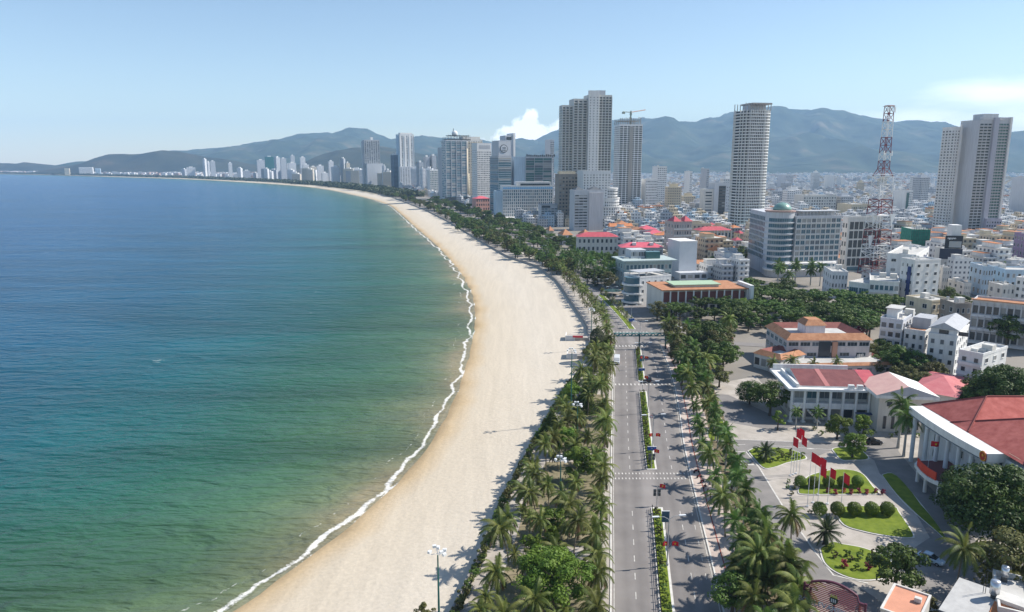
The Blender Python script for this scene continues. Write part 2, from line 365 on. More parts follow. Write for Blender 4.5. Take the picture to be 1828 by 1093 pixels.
# ------------------------------------------------------------ streets and paving
def G_(lst,z=0.0): return [g(x,y,z) for x,y in lst]
ASPH=mat('asphalt',(.20,.185,.178),.9,scale=.12,col2=(.26,.243,.232),detail=9,bump=.15,bscale=2.0,coord='Object')
PAVE=mat('pale_paving',(.34,.305,.265),.9,scale=.25,col2=(.48,.435,.385),detail=8)
PINKP=mat('pink_paving',(.44,.36,.32),.9,scale=.25,col2=(.56,.47,.41),detail=8)
KERB=mat('kerb_stone',(.62,.60,.56),.8,var=.1,scale=.8)
WHITEP=mat('road_paint',(.42,.40,.37),.85,scale=1.2,col2=(.70,.68,.63),detail=9)
GRASS=mat('lawn_grass',(.10,.15,.012),.95,scale=.5,col2=(.19,.24,.025),detail=7,bump=.4,bscale=6)
SOIL=mat('garden_soil',(.10,.085,.05),.95,scale=.3,col2=(.23,.185,.115),detail=8,bump=.4)
DRYG=mat('park_ground',(.10,.10,.045),.95,scale=.15,col2=(.34,.28,.19),detail=9,bump=.4)
def offs_line(line,d):
    out=[]
    for i,(x,y) in enumerate(line):
        a=line[max(i-1,0)]; b=line[min(i+1,len(line)-1)]; dx,dy=b[0]-a[0],b[1]-a[1]; l=math.hypot(dx,dy) or 1
        out.append((x+dy/l*d,y-dx/l*d))
    return out
def ribbon(mb,L1,L2,z,mi=0):
    for a,b,c,d in zip(L1,L1[1:],L2,L2[1:]): mb.quad((*a,z),(*c,z),(*d,z),(*b,z),mi)
def curbline(mb,line,w=.25,h=.15,z=-.1):
    o=offs_line(line,w)
    for a,b,c,d in zip(line,line[1:],o,o[1:]):
        mb.quad((*a,h),(*c,h),(*d,h),(*b,h)); mb.quad((*a,z),(*a,h),(*b,h),(*b,z)); mb.quad((*c,h),(*c,z),(*d,z),(*d,h))
far_off=lambda d:[(interp_x(WL,y)+d,y) for y in (640,700,800,950,1150,1400,1700,2100)]
RL=catmull([(4,20),(11.5,75),(17,112),(24,164),(34,235),(43,296),(46,340),(43,421),(36,507),(24,580)]+far_off(24),6)
RR=catmull([(22,20),(30,75),(36,112),(42,155),(47,189),(52,217),(58.5,260),(64,316),(65,352),(61.5,421),(55,507),(43,580)]+far_off(42),6)
ML=catmull([(12.5,20),(20,75),(25.2,112),(31,151),(36.2,190),(41,223),(50.5,290),(52,300),(54,330),(52.5,380),(50,421)],6)   # median, left side
# the carriageways carry their distance across the road, for wheel tracks and the paler untravelled edge
def road_mat():
    m=ASPH.copy(); m.name='boulevard_asphalt'; N,L=nt(m); b=N['Principled BSDF']; src=b.inputs['Base Color'].links[0].from_socket
    at=N.new('ShaderNodeAttribute'); at.attribute_name='across'; geo=N.new('ShaderNodeNewGeometry')
    r=N.new('ShaderNodeValToRGB'); r.color_ramp.elements[0].position=0; r.color_ramp.elements[0].color=(1.12,1.10,1.06,1); r.color_ramp.elements[1].position=1; r.color_ramp.elements[1].color=(1.15,1.12,1.06,1)
    for p,c in ((.10,.98),(.17,.84),(.24,.95),(.31,.80),(.37,.92),(.42,1.14),(.50,1.2),(.56,1.12),(.62,.82),(.69,.95),(.75,.82),(.84,.98),(.92,.90)): e=r.color_ramp.elements.new(p); e.color=(c,c*.99,c*.98,1)
    n=N.new('ShaderNodeTexNoise'); n.inputs['Scale'].default_value=.5; n.inputs['Detail'].default_value=8; mp=N.new('ShaderNodeMapping'); mp.inputs['Scale'].default_value=(1,.08,1); L.new(geo.outputs['Position'],mp.inputs['Vector']); L.new(mp.outputs[0],n.inputs['Vector'])
    ad=N.new('ShaderNodeMath'); ad.operation='MULTIPLY_ADD'; ad.inputs[1].default_value=.06; L.new(n.outputs['Fac'],ad.inputs[0]); L.new(at.outputs['Fac'],ad.inputs[2])
    L.new(ad.outputs[0],r.inputs['Fac']); mx=N.new('ShaderNodeMix'); mx.data_type='RGBA'; mx.blend_type='MULTIPLY'; mx.inputs[0].default_value=1; L.new(src,mx.inputs[6]); L.new(r.outputs['Color'],mx.inputs[7]); L.new(mx.outputs[2],b.inputs['Base Color']); return m
mb=MB(); K=10
for (a,b_,c,d) in zip(RL,RL[1:],RR,RR[1:]):
    for k in range(K):
        f=lambda P,Q,t:(P[0]+(Q[0]-P[0])*t,P[1]+(Q[1]-P[1])*t,0.0)
        o=len(mb.v); mb.quad(f(a,c,k/K),f(a,c,(k+1)/K),f(b_,d,(k+1)/K),f(b_,d,k/K)); mb.t[o:o+4]=[k/K,(k+1)/K,(k+1)/K,k/K]
ro=struct(mb.build('road',road_mat())); at_=ro.data.attributes.new('across','FLOAT','POINT'); at_.data.foreach_set('value',mb.t)
CL=ML
def along(line,s0,s1,n=None):
    "points of a polyline with y in s0..s1"
    ys=[s0+(s1-s0)*i/(n or max(2,int((s1-s0)/4))) for i in range((n or max(2,int((s1-s0)/4)))+1)]
    return [(interp_x(line,y),y) for y in ys]
# medians (kerb, soil, white right-hand border)
MEDS=[(20,150.5),(171,235),(247,293),(329,421)]
for i,(a,b) in enumerate(MEDS):
    w=2.6 if i<3 else 3.4
    L1=along(ML,a,b); L2=[(x+w,y) for x,y in L1]
    mb=MB(); mb.prism(L1+L2[::-1],-.1,.16,0); struct(mb.build('median_kerb',KERB))
    L3=[(x+.35,y) for x,y in along(ML,a+.5,b-.7)]; L4=[(x+w-.8,y) for x,y in L3]
    mb=MB(); mb.prism(L3+L4[::-1],.1,.21,0); struct(mb.build('median_grass',GRASS))
# lane dashes and lines
mb=MB()
def dash(line,off,y,l=2.2,w=.16):
    x0=interp_x(line,y)+off; x1=interp_x(line,y+l)+off
    mb.quad((x0-w/2,y,.03),(x0+w/2,y,.03),(x1+w/2,y+l,.03),(x1-w/2,y+l,.03))
y=60
while y<420:
    lw=(interp_x(ML,y)-interp_x(RL,y)); rw=interp_x(RR,y)-interp_x(ML,y)-2.6
    if not (152<y<170) and not(236<y<246) and not (294<y<328):
        dash(RL,lw*.52,y); dash(ML,2.6+rw*.47,y); 
        if y<150: dash(ML,2.6+rw*.80,y,2.0,.12)
    y+=6.2
y=430
while y<900: dash(RL,9,y,3,.2); y+=8
for off,line in ((.35,RL),(-.5,RR)):
    L1=[(x+off,y) for x,y in along(line,22,285)]; ribbon(mb,L1,[(x+.13,y) for x,y in L1],.03)
def zebra(yy,x0,x1,l=1.3,w=.5,gap=.95,skew=0.0,z=.035):
    x=x0
    while x<x1:
        yb=yy+(x-x0)*skew; mb.quad((x,yb,z),(x+w,yb,z),(x+w+.06,yb+l,z),(x+.06,yb+l,z)); x+=gap
for yy in (165.5,168.4): zebra(yy,interp_x(RL,yy)+.8,interp_x(RR,yy)-1,.9,.28,.85)
for yy in (242.2,): zebra(yy,interp_x(RL,yy)+.6,interp_x(RR,yy)-1,1.9,.5,1.35)
for yy in (296.5,): zebra(yy,interp_x(RL,yy)+.6,interp_x(RR,yy)-6,2.6,.5,1.35)
for yy in (322,): zebra(yy,interp_x(RL,yy)+.6,interp_x(RR,yy)-2,2.4,.5,1.5)
struct(mb.build('road_marking',WHITEP))
# promenade and beach park ground, right pavement
mb=MB(); pl=along(WL,20,640,150); pr=along(RL,20,640,150)
ribbon(mb,[(x+.4,y) for x,y in pl],[(x-.3,y) for x,y in pr],-.02); struct(mb.build('promenade_paving',PAVE))
mb=MB()
for a,b in ((25,128),(134,176),(182,232),(238,262),(268,288)):
    L1=[(interp_x(WL,y)+6.5,y) for y in [a+(b-a)*i/10 for i in range(11)]]
    L2=[(interp_x(RL,y)-2.8,y) for x,y in L1]
    L1=[(min(p[0],q[0]-1.5),p[1]) for p,q in zip(L1,L2)]
    ribbon(mb,L1,L2,.04)
struct(mb.build('park_lawn',DRYG))
mb=MB(); curbline(mb,along(RL,20,290,60)[::-1],.3,.14); curbline(mb,along(RR,20,300,60),.3,.14); struct(mb.build('kerb',KERB))
RRo=[(x+.3,y) for x,y in along(RR,20,300,70)]
mb=MB(); ribbon(mb,RRo,[(x+7.5,y) for x,y in RRo],.12); struct(mb.build('pavement',PINKP))
mb=MB(); ribbon(mb,[(x+7.5,y) for x,y in RRo],[(x+13+max(0,(150-y))*.05,y) for x,y in RRo],.06); struct(mb.build('verge_ground',SOIL))
# thin red edging line of the pavement
RED=mat('red_brick_edge',(.30,.09,.07),.9)
mb=MB(); ribbon(mb,[(x+1.9,y) for x,y in RRo],[(x+2.15,y) for x,y in RRo],.14); struct(mb.build('pavement_edging',RED))
# --- government compound
comp=[(1262,700),(1300,690),(1500,760),(1640,770),(1828,800),(1828,960),(1700,1000),(1620,1060),(1480,1060),(1330,930),(1285,800)]
mb=MB(); mb.sheet(G_([(1250,690),(1350,672),(1400,735),(1640,760),(1850,770),(1980,1010),(1980,1093),(1300,1093),(1300,900),(1275,790)]),0.0); struct(mb.build('forecourt_paving',PAVE))
INT=mat('drive_asphalt',(.19,.18,.17),.9,scale=.2,col2=(.27,.25,.235),detail=8)
mb=MB()
mb.sheet(G_([(1281,806),(1331,806),(1357,836),(1400,906),(1456,985),(1500,1025),(1600,1093),(1480,1093),(1400,1010),(1340,920),(1297,832)]),.03)
mb.sheet(G_([(1266,787),(1302,784.5),(1500,791),(1560,783),(1602,783),(1604,806),(1620,830),(1560,822),(1530,801),(1485,804),(1442,822),(1425,806),(1397,799.5),(1331,806.2),(1281,806.2)]),.032)
mb.sheet(G_([(1552,800),(1604,806),(1640,850),(1720,930),(1800,1060),(1700,1093),(1630,1040),(1622,985),(1660,960),(1625,900),(1570,845)]),.028)
struct(mb.build('driveway',INT))
mb=MB()
def lines(px,w=.25,z=.06):
    P=G_(px); ribbon(mb,P,offs_line(P,w),z)
lines([(1332,806),(1357,836),(1400,906),(1456,985),(1489,1027),(1550,1041)],.35); lines([(1284,807),(1331,806)],.4)
lines([(1288,823),(1340,823)],.7); lines([(1289,829),(1345,829)],.7); lines([(1285,807),(1299,832)],.3)
lines([(1305,806),(1303,799),(1310,794.5),(1330,793.5)],.25); lines([(1380,796),(1500,804)],.2); lines([(1440,801),(1457,801)],.5); lines([(1310,812),(1315,819)],.3)
lines([(1302,784),(1400,788),(1500,790.5)],.3)
struct(mb.build('driveway_line',WHITEP))
mb=MB(); mg=MB()
LAWNS=[[(1334,806),(1350,799.5),(1378,799),(1410,803),(1432,811),(1441,819),(1430,823),(1405,828),(1380,836),(1360,835)],
 [(1484,803),(1492,800),(1515,799),(1535,803),(1552,820),(1520,823),(1500,821)],
 [(1428,868),(1440,852),(1462,844),(1490,839),(1520,840),(1542,848),(1560,870),(1570,882),(1540,884),(1440,884),(1424,879)],
 [(1488,913),(1500,905),(1590,905),(1606,916),(1632,955),(1622,962),(1580,958),(1540,950),(1505,938)],
 [(1462,980),(1482,968),(1505,972),(1545,980),(1590,1000),(1592,1030),(1540,1038),(1495,1025),(1470,1005)],
 [(1262,770),(1285,745),(1300,784),(1268,786)],
 [(1574,848),(1600,850),(1660,920),(1690,965),(1672,950),(1610,895)]]
def inset(P,d):
    cx=sum(p[0] for p in P)/len(P); cy=sum(p[1] for p in P)/len(P)
    return [(x+(cx-x)*d/math.hypot(cx-x,cy-y),y+(cy-y)*d/math.hypot(cx-x,cy-y)) for x,y in P]
for q in LAWNS:
    P=catmull(G_(q)+[G_(q)[0]],4)[:-1]; mb.prism(P,-.05,.17); mg.prism(inset(P,.35),.1,.24)
struct(mb.build('lawn_kerb',KERB)); struct(mg.build('lawn',GRASS))
# streets inland: cross street behind the park and a few between blocks
mb=MB()
mb.sheet(G_([(1180,603),(1320,611),(1700,632),(1700,640),(1320,617),(1180,612)]),.0)
mb.sheet(G_([(1120,560),(1250,545),(1250,540),(1110,545)]),.01)
mb.sheet(G_([(1300,520),(1320,505),(1290,470),(1270,470)]),.01)
mb.sheet(G_([(1236,700),(1300,705),(1420,760),(1390,770),(1250,745)]),.01)
struct(mb.build('side_street',ASPH))
# ------------------------------------------------------------ buildings
GLASS=mat('dark_glass',(.035,.045,.055),.25,spec=.5)
GLASSB=mat('blue_glass',(.06,.13,.17),.18,spec=.6)
GLASST=mat('teal_glass',(.05,.13,.13),.2,spec=.6)
FRAME=mat('window_frame',(.62,.62,.60),.6)
def W(name,col,var=.11): return mat(name,col,.85,var=var,scale=.12,detail=8,streak=True)
WHITE=W('white_render',(.70,.69,.67)); OFFW=W('off_white_render',(.60,.58,.54)); GREYW=W('grey_render',(.42,.43,.45)); CREAM=W('cream_render',(.60,.52,.38))
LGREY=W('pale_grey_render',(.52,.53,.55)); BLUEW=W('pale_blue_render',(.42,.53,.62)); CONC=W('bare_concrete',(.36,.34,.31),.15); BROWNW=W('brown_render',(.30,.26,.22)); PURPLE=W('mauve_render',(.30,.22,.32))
ROOFG=mat('flat_roof',(.42,.41,.39),.95,scale=.2,col2=(.56,.55,.52)); DARKM=mat('dark_metal',(.06,.065,.07),.5,metal=.3)
TERRA=mat('terracotta_tiles',(.42,.15,.06),.85,scale=.8,col2=(.60,.25,.11),bump=.5,bscale=3)
REDR=mat('red_tin_roof',(.42,.07,.09),.55,scale=.3,col2=(.52,.11,.12)); PINKR=mat('pink_red_roof',(.58,.10,.14),.5,scale=.3,col2=(.66,.15,.18)); MAROON=mat('maroon_roof',(.15,.045,.045),.6,scale=.4,col2=(.21,.07,.065),bump=.6,bscale=2)
STEEL=mat('stainless_steel',(.62,.63,.65),.3,metal=.8); GREENM=mat('green_netting',(.02,.16,.11),.8,scale=.4,col2=(.04,.26,.18)); GREENR=mat('pale_green_roof',(.36,.48,.33),.7,var=.06,scale=.3)
GLASSM=mat('mid_tone_glass',(.10,.12,.14),.3,spec=.5); CURT=mat('curtained_glass',(.30,.30,.29),.5,spec=.4)  # GLASSM is a mid-tone pane, dealt out at random among the windows
_wm={}
def win_mesh(w,h,style,dark=False):
    var=0 if dark else rnd.choice((0,0,0,1,2)); k=(round(w,1),round(h,1),style,var)
    if k in _wm: return _wm[k]
    w,h=k[0],k[1]; mb=MB()
    if style=='plain': mb.box(-w/2,w/2,-.05,.06,0,h,0); me=mb.mesh('window',[GLASS])
    elif style=='blue': mb.box(-w/2,w/2,-.05,.06,0,h,0); me=mb.mesh('window',[GLASSB])
    elif style=='teal': mb.box(-w/2,w/2,-.05,.06,0,h,0); me=mb.mesh('window',[GLASST])
    else:
        f=.09; mb.box(-w/2+f,w/2-f,-.04,.05,f,h-f,0)
        mb.box(-w/2,-w/2+f,-.12,.06,0,h,1); mb.box(w/2-f,w/2,-.12,.06,0,h,1); mb.box(-w/2+f,w/2-f,-.12,.06,0,f,1); mb.box(-w/2+f,w/2-f,-.12,.06,h-f,h,1)
        n=max(1,int(w/1.1))
        for i in range(1,n): x=-w/2+w*i/n; mb.box(x-.03,x+.03,-.09,.055,f,h-f,1)
        mb.box(-w/2-.12,w/2+.12,-.25,-.12,-.1,0,1)
        me=mb.mesh('window',[GLASS if style=='frame' else GLASSB,FRAME])
    if var: me.materials[0]=GLASSM if var==1 else CURT
    _wm[k]=me; return me
class Bd:
    "a building: local x along the front, y into the depth, z up"
    def __init__(s,label,cat,A,B,depth,h,group=None,name='building'):
        s.A=A; s.w=math.hypot(B[0]-A[0],B[1]-A[1]); s.rz=math.atan2(B[1]-A[1],B[0]-A[0]); s.d=depth; s.h=h
        s.root=thing(name,label,cat,(A[0],A[1],-.1),s.rz,group); s.n=0; s.extra=MB(); s.emats=[]; s.parts={}
    def mbox(s,name,m,*b,**k):
        mb=MB(); mb.box(*b); return mb.build(name,m,s.root)
    def body(s,m,h=None,x0=0,x1=None,y0=0,y1=None,z0=0,roof=True,par=.9,rm=None,name='wall'):
        h=h or s.h; x1=s.w if x1 is None else x1; y1=s.d if y1 is None else y1
        s.mbox(name,m,x0,x1,y0,y1,z0,h)
        if roof:
            mb=MB(); t=.25
            mb.box(x0-.1,x1+.1,y0-.1,y0+t,h+.003,h+par); mb.box(x0-.1,x1+.1,y1-t,y1+.1,h+.003,h+par); mb.box(x0-.1,x0+t,y0+t,y1-t,h+.003,h+par); mb.box(x1-t,x1+.1,y0+t,y1-t,h+.003,h+par)
            mb.build('parapet',m,s.root)
            s.mbox('roof',rm or ROOFG,x0+t,x1-t,y0+t,y1-t,h+.004,h+.12)
        return s
    def frame(s,face,ext):
        "origin and axis of a face: returns (ox,oy,ax,ay,rz,length)"
        x0,x1,y0,y1=ext or (0,s.w,0,s.d)
        return {'F':(x0,y0,1,0,0,x1-x0),'R':(x1,y0,0,1,math.pi/2,y1-y0),'B':(x1,y1,-1,0,math.pi,x1-x0),'L':(x0,y1,0,-1,-math.pi/2,y1-y0)}[face]
    def grid(s,face,nf,nc,z0,z1,wf=.55,hf=.5,style='frame',a=0.0,b=1.0,ext=None,bal=0,balm=None,rail=.9,fin=0,skip=0,shift=.5,strip=False,cap=100,rmesh=False):
        ox,oy,ax,ay,rz,Ln=s.frame(face,ext); u0=Ln*a; L_=Ln*(b-a); cw=L_/nc; fh=(z1-z0)/nf; nx,ny=ay,-ax
        w,h=cw*wf,fh*hf
        if strip: w=L_-.6
        for j in range(nf):
            for i in range(1 if strip else nc):
                if skip and rnd.random()<skip: continue
                u=u0+(L_/2 if strip else cw*(i+.5)); z=z0+fh*j+(fh-h)*shift
                x,y=ox+ax*u,oy+ay*u
                if s.n<cap: 
                    o=ob('window',win_mesh(w,h,style,getattr(s,'dark',False)),s.root,(x,y,z),rz); s.n+=1
                else:
                    if style not in s.parts: s.parts[style]=MB()
                    q=s.parts[style]; hw=w/2
                    # one quad per window, 6 cm proud
                    p=[(x+ax*t+nx*.06,y+ay*t+ny*.06) for t in (-hw,hw)]
                    q.quad((*p[0],z),(*p[1],z),(*p[1],z+h),(*p[0],z+h),0 if getattr(s,'dark',False) else rnd.choice((0,0,0,0,1,2)))
        if bal:
            for j in range(nf):
                mb=MB(); z=z0+fh*j
                def bx(u_0,u_1,d0,d1,za,zb):
                    P=[(ox+ax*u_0+nx*d0,oy+ay*u_0+ny*d0),(ox+ax*u_1+nx*d0,oy+ay*u_1+ny*d0),(ox+ax*u_1+nx*d1,oy+ay*u_1+ny*d1),(ox+ax*u_0+nx*d1,oy+ay*u_0+ny*d1)]
                    mb.prism(P,za,zb)
                bx(u0,u0+L_,.0,bal,z-.12,z+.1)
                if rail: bx(u0,u0+L_,bal-.12,bal,z+.1,z+rail)
                mb.build('balcony',balm or WHITE,s.root)
        if fin:
            mb=MB()
            for i in range(nc+1):
                u=u0+cw*i; t=.14
                P=[(ox+ax*(u-t)+nx*0,oy+ay*(u-t)+ny*0),(ox+ax*(u+t),oy+ay*(u+t)),(ox+ax*(u+t)+nx*fin,oy+ay*(u+t)+ny*fin),(ox+ax*(u-t)+nx*fin,oy+ay*(u-t)+ny*fin)]
                mb.prism(P,z0-.12,z1)
            mb.build('facade_fin',balm or WHITE,s.root)
        return s
    def unit(s,x0,x1,y0,y1,z0,z1,m=None,name='roof_room'): s.mbox(name,m or WHITE,x0,x1,y0,y1,z0,z1); return s
    def clutter(s,n=4,z=None,x0=.1,x1=.9):
        z=z or s.h
        for i in range(n):
            x=s.w*rnd.uniform(x0,x1); y=s.d*rnd.uniform(.15,.85); k=rnd.random()
            if k<.45:
                mb=MB(); mb.tube([(x,y,z+.9),(x,y,z+2.3)],.65,8); 
                for dx,dy in ((-.5,-.5),(.5,-.5),(.5,.5),(-.5,.5)): mb.box(x+dx-.05,x+dx+.05,y+dy-.05,y+dy+.05,z+.1,z+.9)
                mb.build('water_tank',STEEL,s.root)
            elif k<.8: mb=MB(); mb.box(x-1,x+1,y-.6,y+.6,z+.1,z+1.1); mb.build('air_conditioner',OFFW,s.root)
            else: mb=MB(); mb.box(x-1.6,x+1.6,y-1.4,y+1.4,z+.1,z+2.6); mb.build('roof_room',OFFW,s.root)
        return s
    def done(s):
        for st,q in s.parts.items():
            if q.v:
                o=q.build('window',[{'plain':GLASS,'frame':GLASS,'blue':GLASSB,'blueframe':GLASSB,'teal':GLASST}[st],GLASSM,CURT],s.root); o['kind']='stuff'
        return s.root
def plan(xa,ya,xb,yb,depth,z=0.0):
    "front corners of a plan whose whole silhouette (with its side faces) spans columns xa..xb; far plans are turned only a little"
    A0=g(xa,ya,z); B0=g(xb,yb,z); rz=math.atan2(B0[1]-A0[1],B0[0]-A0[0])
    if A0[1]<400: return A0,B0
    lim=math.radians(24 if xa<880 else 11); rz=max(-lim,min(lim,rz)); c,s_=math.cos(rz),math.sin(rz); cp,sp=math.cos(PT),math.sin(PT)
    col=lambda P:CXP+F*P[0]/(P[1]*cp+HC*sp)
    pa,pb=xa,xb
    for _ in range(6):
        Ax=(pa-CXP)/F*(A0[1]*cp+HC*sp); k=(pb-CXP)/F; w=(k*(A0[1]*cp+HC*sp)-Ax)/(c-k*s_*cp); w=max(w,4)
        A=(Ax,A0[1]); B=(Ax+w*c,A0[1]+w*s_); C=(B[0]-depth*s_,B[1]+depth*c); D=(A[0]-depth*s_,A[1]+depth*c)
        cs=[col(P) for P in (A,B,C,D)]; pa+=(xa-min(cs))*.8; pb+=(xb-max(cs))*.8
        if pb<pa+ (xb-xa)*.3: pb=pa+(xb-xa)*.3
    return A,B
def PB(label,cat,xa,ya,xb,yb,depth,ytop,name='building',group=None,h=None,z=0.0):
    "building laid out from the two front corners of its plan (column, row of the ground point) and its height"
    A,B=plan(xa,ya,xb,yb,depth,z)
    return Bd(label,cat,A,B,depth,h if h else hgt(xa,ytop,A[1])+.1,group,name)
def hip_roof(mb,x0,x1,y0,y1,z,h,mi=0,ov=.6,ridge_axis='x',gable=False):
    x0-=ov;x1+=ov;y0-=ov;y1+=ov; cx,cy=(x0+x1)/2,(y0+y1)/2
    if ridge_axis=='x':
        r=0 if gable else min((y1-y0)/2,(x1-x0)/2-.01); a=(x0+r,cy,z+h); b=(x1-r,cy,z+h)
        mb.quad((x0,y0,z),(x1,y0,z),b,a,mi); mb.quad((x1,y1,z),(x0,y1,z),a,b,mi)
        mb.add([(x0,y0,z),a,(x0,y1,z)],[(0,1,2)],mi); mb.add([(x1,y0,z),(x1,y1,z),b],[(0,1,2)],mi)
    else:
        r=0 if gable else min((x1-x0)/2,(y1-y0)/2-.01); a=(cx,y0+r,z+h); b=(cx,y1-r,z+h)
        mb.quad((x0,y1,z),(x0,y0,z),a,b,mi); mb.quad((x1,y0,z),(x1,y1,z),b,a,mi)
        mb.add([(x0,y0,z),(x1,y0,z),a],[(0,1,2)],mi); mb.add([(x1,y1,z),(x0,y1,z),b],[(0,1,2)],mi)
    mb.add([(x0,y0,z),(x1,y0,z),(x1,y1,z),(x0,y1,z)],[(3,2,1,0)],mi)
# ------------------------------------------------------------ the skyline
# far strip of high-rises along the bay: one mesh each, windows in the wall
WM_W=winmat('white_tower_wall',(.72,.72,.72),(.16,.18,.22),3.6,3.4,.55,.42)
WM_S=winmat('striped_tower_wall',(.70,.70,.70),(.22,.25,.30),400,3.2,.45,.99)
WM_C=winmat('cream_tower_wall',(.60,.54,.44),(.16,.16,.17),3.6,3.2,.5,.45)
WM_T=winmat('teal_tower_wall',(.03,.17,.16),(.04,.10,.12),3.6,6,.8,.3)
WM_D=winmat('dark_tower_wall',(.14,.18,.24),(.04,.06,.09),3.8,50,.97,.55)
WM_G=winmat('grey_tower_wall',(.45,.47,.50),(.10,.12,.15),3.6,3.5,.65,.5)
WM_GR=winmat('green_tower_wall',(.38,.55,.36),(.16,.20,.16),3.6,3.5,.5,.4)
def FT(label,xa,ya,xb,yb,depth,ytop,m,step=None,gr=None):
    k_=1 if xa<450 else 3.5 if xa<560 else 5.5 if xa<620 else 8; ya-=k_; yb-=k_
    depth=min(depth,28); A,B=plan(xa,ya,xb,yb,depth); w=math.hypot(B[0]-A[0],B[1]-A[1]); rz=math.atan2(B[1]-A[1],B[0]-A[0]); h=hgt(xa,ytop,A[1])
    mb=MB(); k=rnd.random()
    mb.box(0,w,0,depth,0,h,0)
    if step: mb.box(w*step[0],w*step[1],depth*.2,depth*.8,h+.01,h*step[2],0)
    else: mb.box(w*.3,w*.7,depth*.3,depth*.7,h+.01,h+5,1)
    mb.box(-.5,w+.5,-.5,depth+.5,h+.02,h+1.6,1) if False else None
    o=mb.build('tower_block',[m,WHITE],None,(A[0],A[1],-.1),rz); tag(o,label,'tower',gr); return o
FTS=[('slim white tower at the left end of the far bay strip',364,318,371,318,30,284,WM_W),
('blue-grey shaded half of the far paired towers left of the strip',371,318.5,376,318.5,30,289,WM_G),  # the shade on this half is put into its grey wall colour
('white tower right beside the slim pair at the far bay',377,318.2,386,317.2,30,288,WM_S),
('lone narrow white tower between the far pair and the main strip',409,319,416,318.5,30,291,WM_W),
('low wide pale block on the shore left of the lone narrow tower',334,318,350,317.5,40,299,WM_W),
('pale hotel block with blue left end on the far shore',325,317,334,317,30,302,WM_G),
('low white block on the shore right of the lone tower',424,320,434,320,40,300,WM_W),
('long low grey block before the twin white fins on the far strip',434,320.5,448,320,40,305,WM_G),
('twin-finned white tower directly left of the teal tower',460,322,474,320.5,40,286,WM_S),
('dark teal glass tower on the far strip',475,324.5,491,323,60,280,WM_T),
('white tower with grey flank directly right of the teal tower',492,325,502,325.5,40,281,WM_G),
('bright white ribbed tower face right of the teal tower',502,325.5,513,323,40,283,WM_S),
('short white tower half hidden behind the ribbed white tower',513,325,518,324,30,293,WM_W),
('thin white-and-black tower rising above the white cluster',520,323,528,322,40,278,WM_S),
('stout white block below the thin black-and-white tower',516,327,530,326,40,291,WM_W),
('white pointed tower right of the thin black-and-white one',537,325,547,323,40,281,WM_W),
('stepped white block under the pointed white tower',541,328,553,327,40,294,WM_W),
('small green-walled hotel low in the far strip',550,329,562,328,30,309,WM_GR),
('cream block behind the small green hotel',553,326,567,325,40,298,WM_C),
('white hotel with stepped crown right of the cream block',566,330,579,329,40,296,WM_W),
('lower white block leaning right of the stepped-crown hotel',574,332,586,330,40,309,WM_W),
('narrow white tower with square top before the grey-beige tower',587,331,597,330,40,288,WM_W),
('wide white windowed block in front of the narrow square-topped tower',592,334,608,333,40,298,WM_W),
('grey-beige tower with pale crown between white block and tall lattice tower',609,334,618,334,40,283,WM_G),
('beige right half of the grey-beige tower, slightly lower',617,334.5,626,332.5,40,291,WM_C),
('low grey block with roof clutter left of the tall lattice tower',629,336,645,335,50,305,WM_G),
('short white block between tall lattice tower and dark blue tower',683,342,690,340,40,296,WM_W),
('grey block just left of the dark blue tower',688,343,698,342,40,304,WM_G),
('dark blue glass tower left of the tallest white far tower',699,347,712,346,50,277,WM_D),
('grey slab tower right of the tallest white far tower',744,350,757,349,50,290,WM_G),
('pale ribbed tower behind the white grid hotel',757,346,768,345,50,280,WM_G),
('grey tower with ragged roof behind the white grid hotel',768,346,780,345,50,278,WM_G),
('slim white hotel in front of the grey slab tower',750,352,759,350,30,301,WM_W)]
for (lab,xa,ya,xb,yb,dp,yt,m) in FTS: FT(lab,xa,ya,xb,yb,dp,yt,m,gr='distant towers along the bay')
r_=random.Random(77)
for i in range(34):
    px=r_.uniform(448,785); base=(324.5 if px<480 else 324.5+(px-480)*.045 if px<640 else 332+(px-640)*.10)-r_.uniform(.8,2.2); wd=r_.uniform(8,17); wd*=1+(px-450)/500
    FT('pale low block wedged between the high-rises of the far strip',px,base+(1 if px<450 else 3.5 if px<560 else 5.5 if px<620 else 8),px+wd,base+(1 if px<450 else 3.5 if px<560 else 5.5 if px<620 else 8),24,r_.uniform(300,314) if px<640 else r_.uniform(298,318),r_.choice([WM_W,WM_W,WM_G,WM_C]),gr='low pale blocks of the far strip')
# tall lattice-faced tower, far
b=PB('tall pale tower with fine window lattice and white lower front block','tower',650,333,680,331,26,250,'tower_block'); nf=38
b.body(GREYW); b.grid('F',nf,7,8,b.h-2,.62,.6,'plain',fin=.8,balm=WHITE,bal=.8,rail=0)
b.unit(b.w*.45,b.w*.6,5,15,b.h,b.h+10); b.mbox('flank_block',GREYW,-5,-.01,4,24,0,b.h*.97); b.mbox('front_block',LGREY,2,b.w+4,-22,-.9,0,b.h*.5)
b.done()
b=PB('tallest white tower of the far strip with vertical ribs','tower',712,339,741,336,26,240,'tower_block')
b.body(WHITE); b.grid('F',30,3,10,b.h-4,.22,.8,'plain',fin=1.2,balm=WHITE); b.mbox('shaded_flank',BLUEW,-5,-.01,4,24,0,b.h); b.unit(3,b.w-3,5,25,b.h,b.h+5)  # left flank: its shade is put into the pale blue colour
b.mbox('lower_tower',LGREY,-7,b.w*.75,-16,-1.3,0,b.h*.42); b.grid('F',16,5,8,b.h*.42-2,.45,.45,'plain',ext=(-7,b.w*.75,-16,0)); b.done()
b=PB('white grid-fronted hotel low at the tree edge left of the glass hotel','hotel',763,347,790,344,25,304,'hotel')
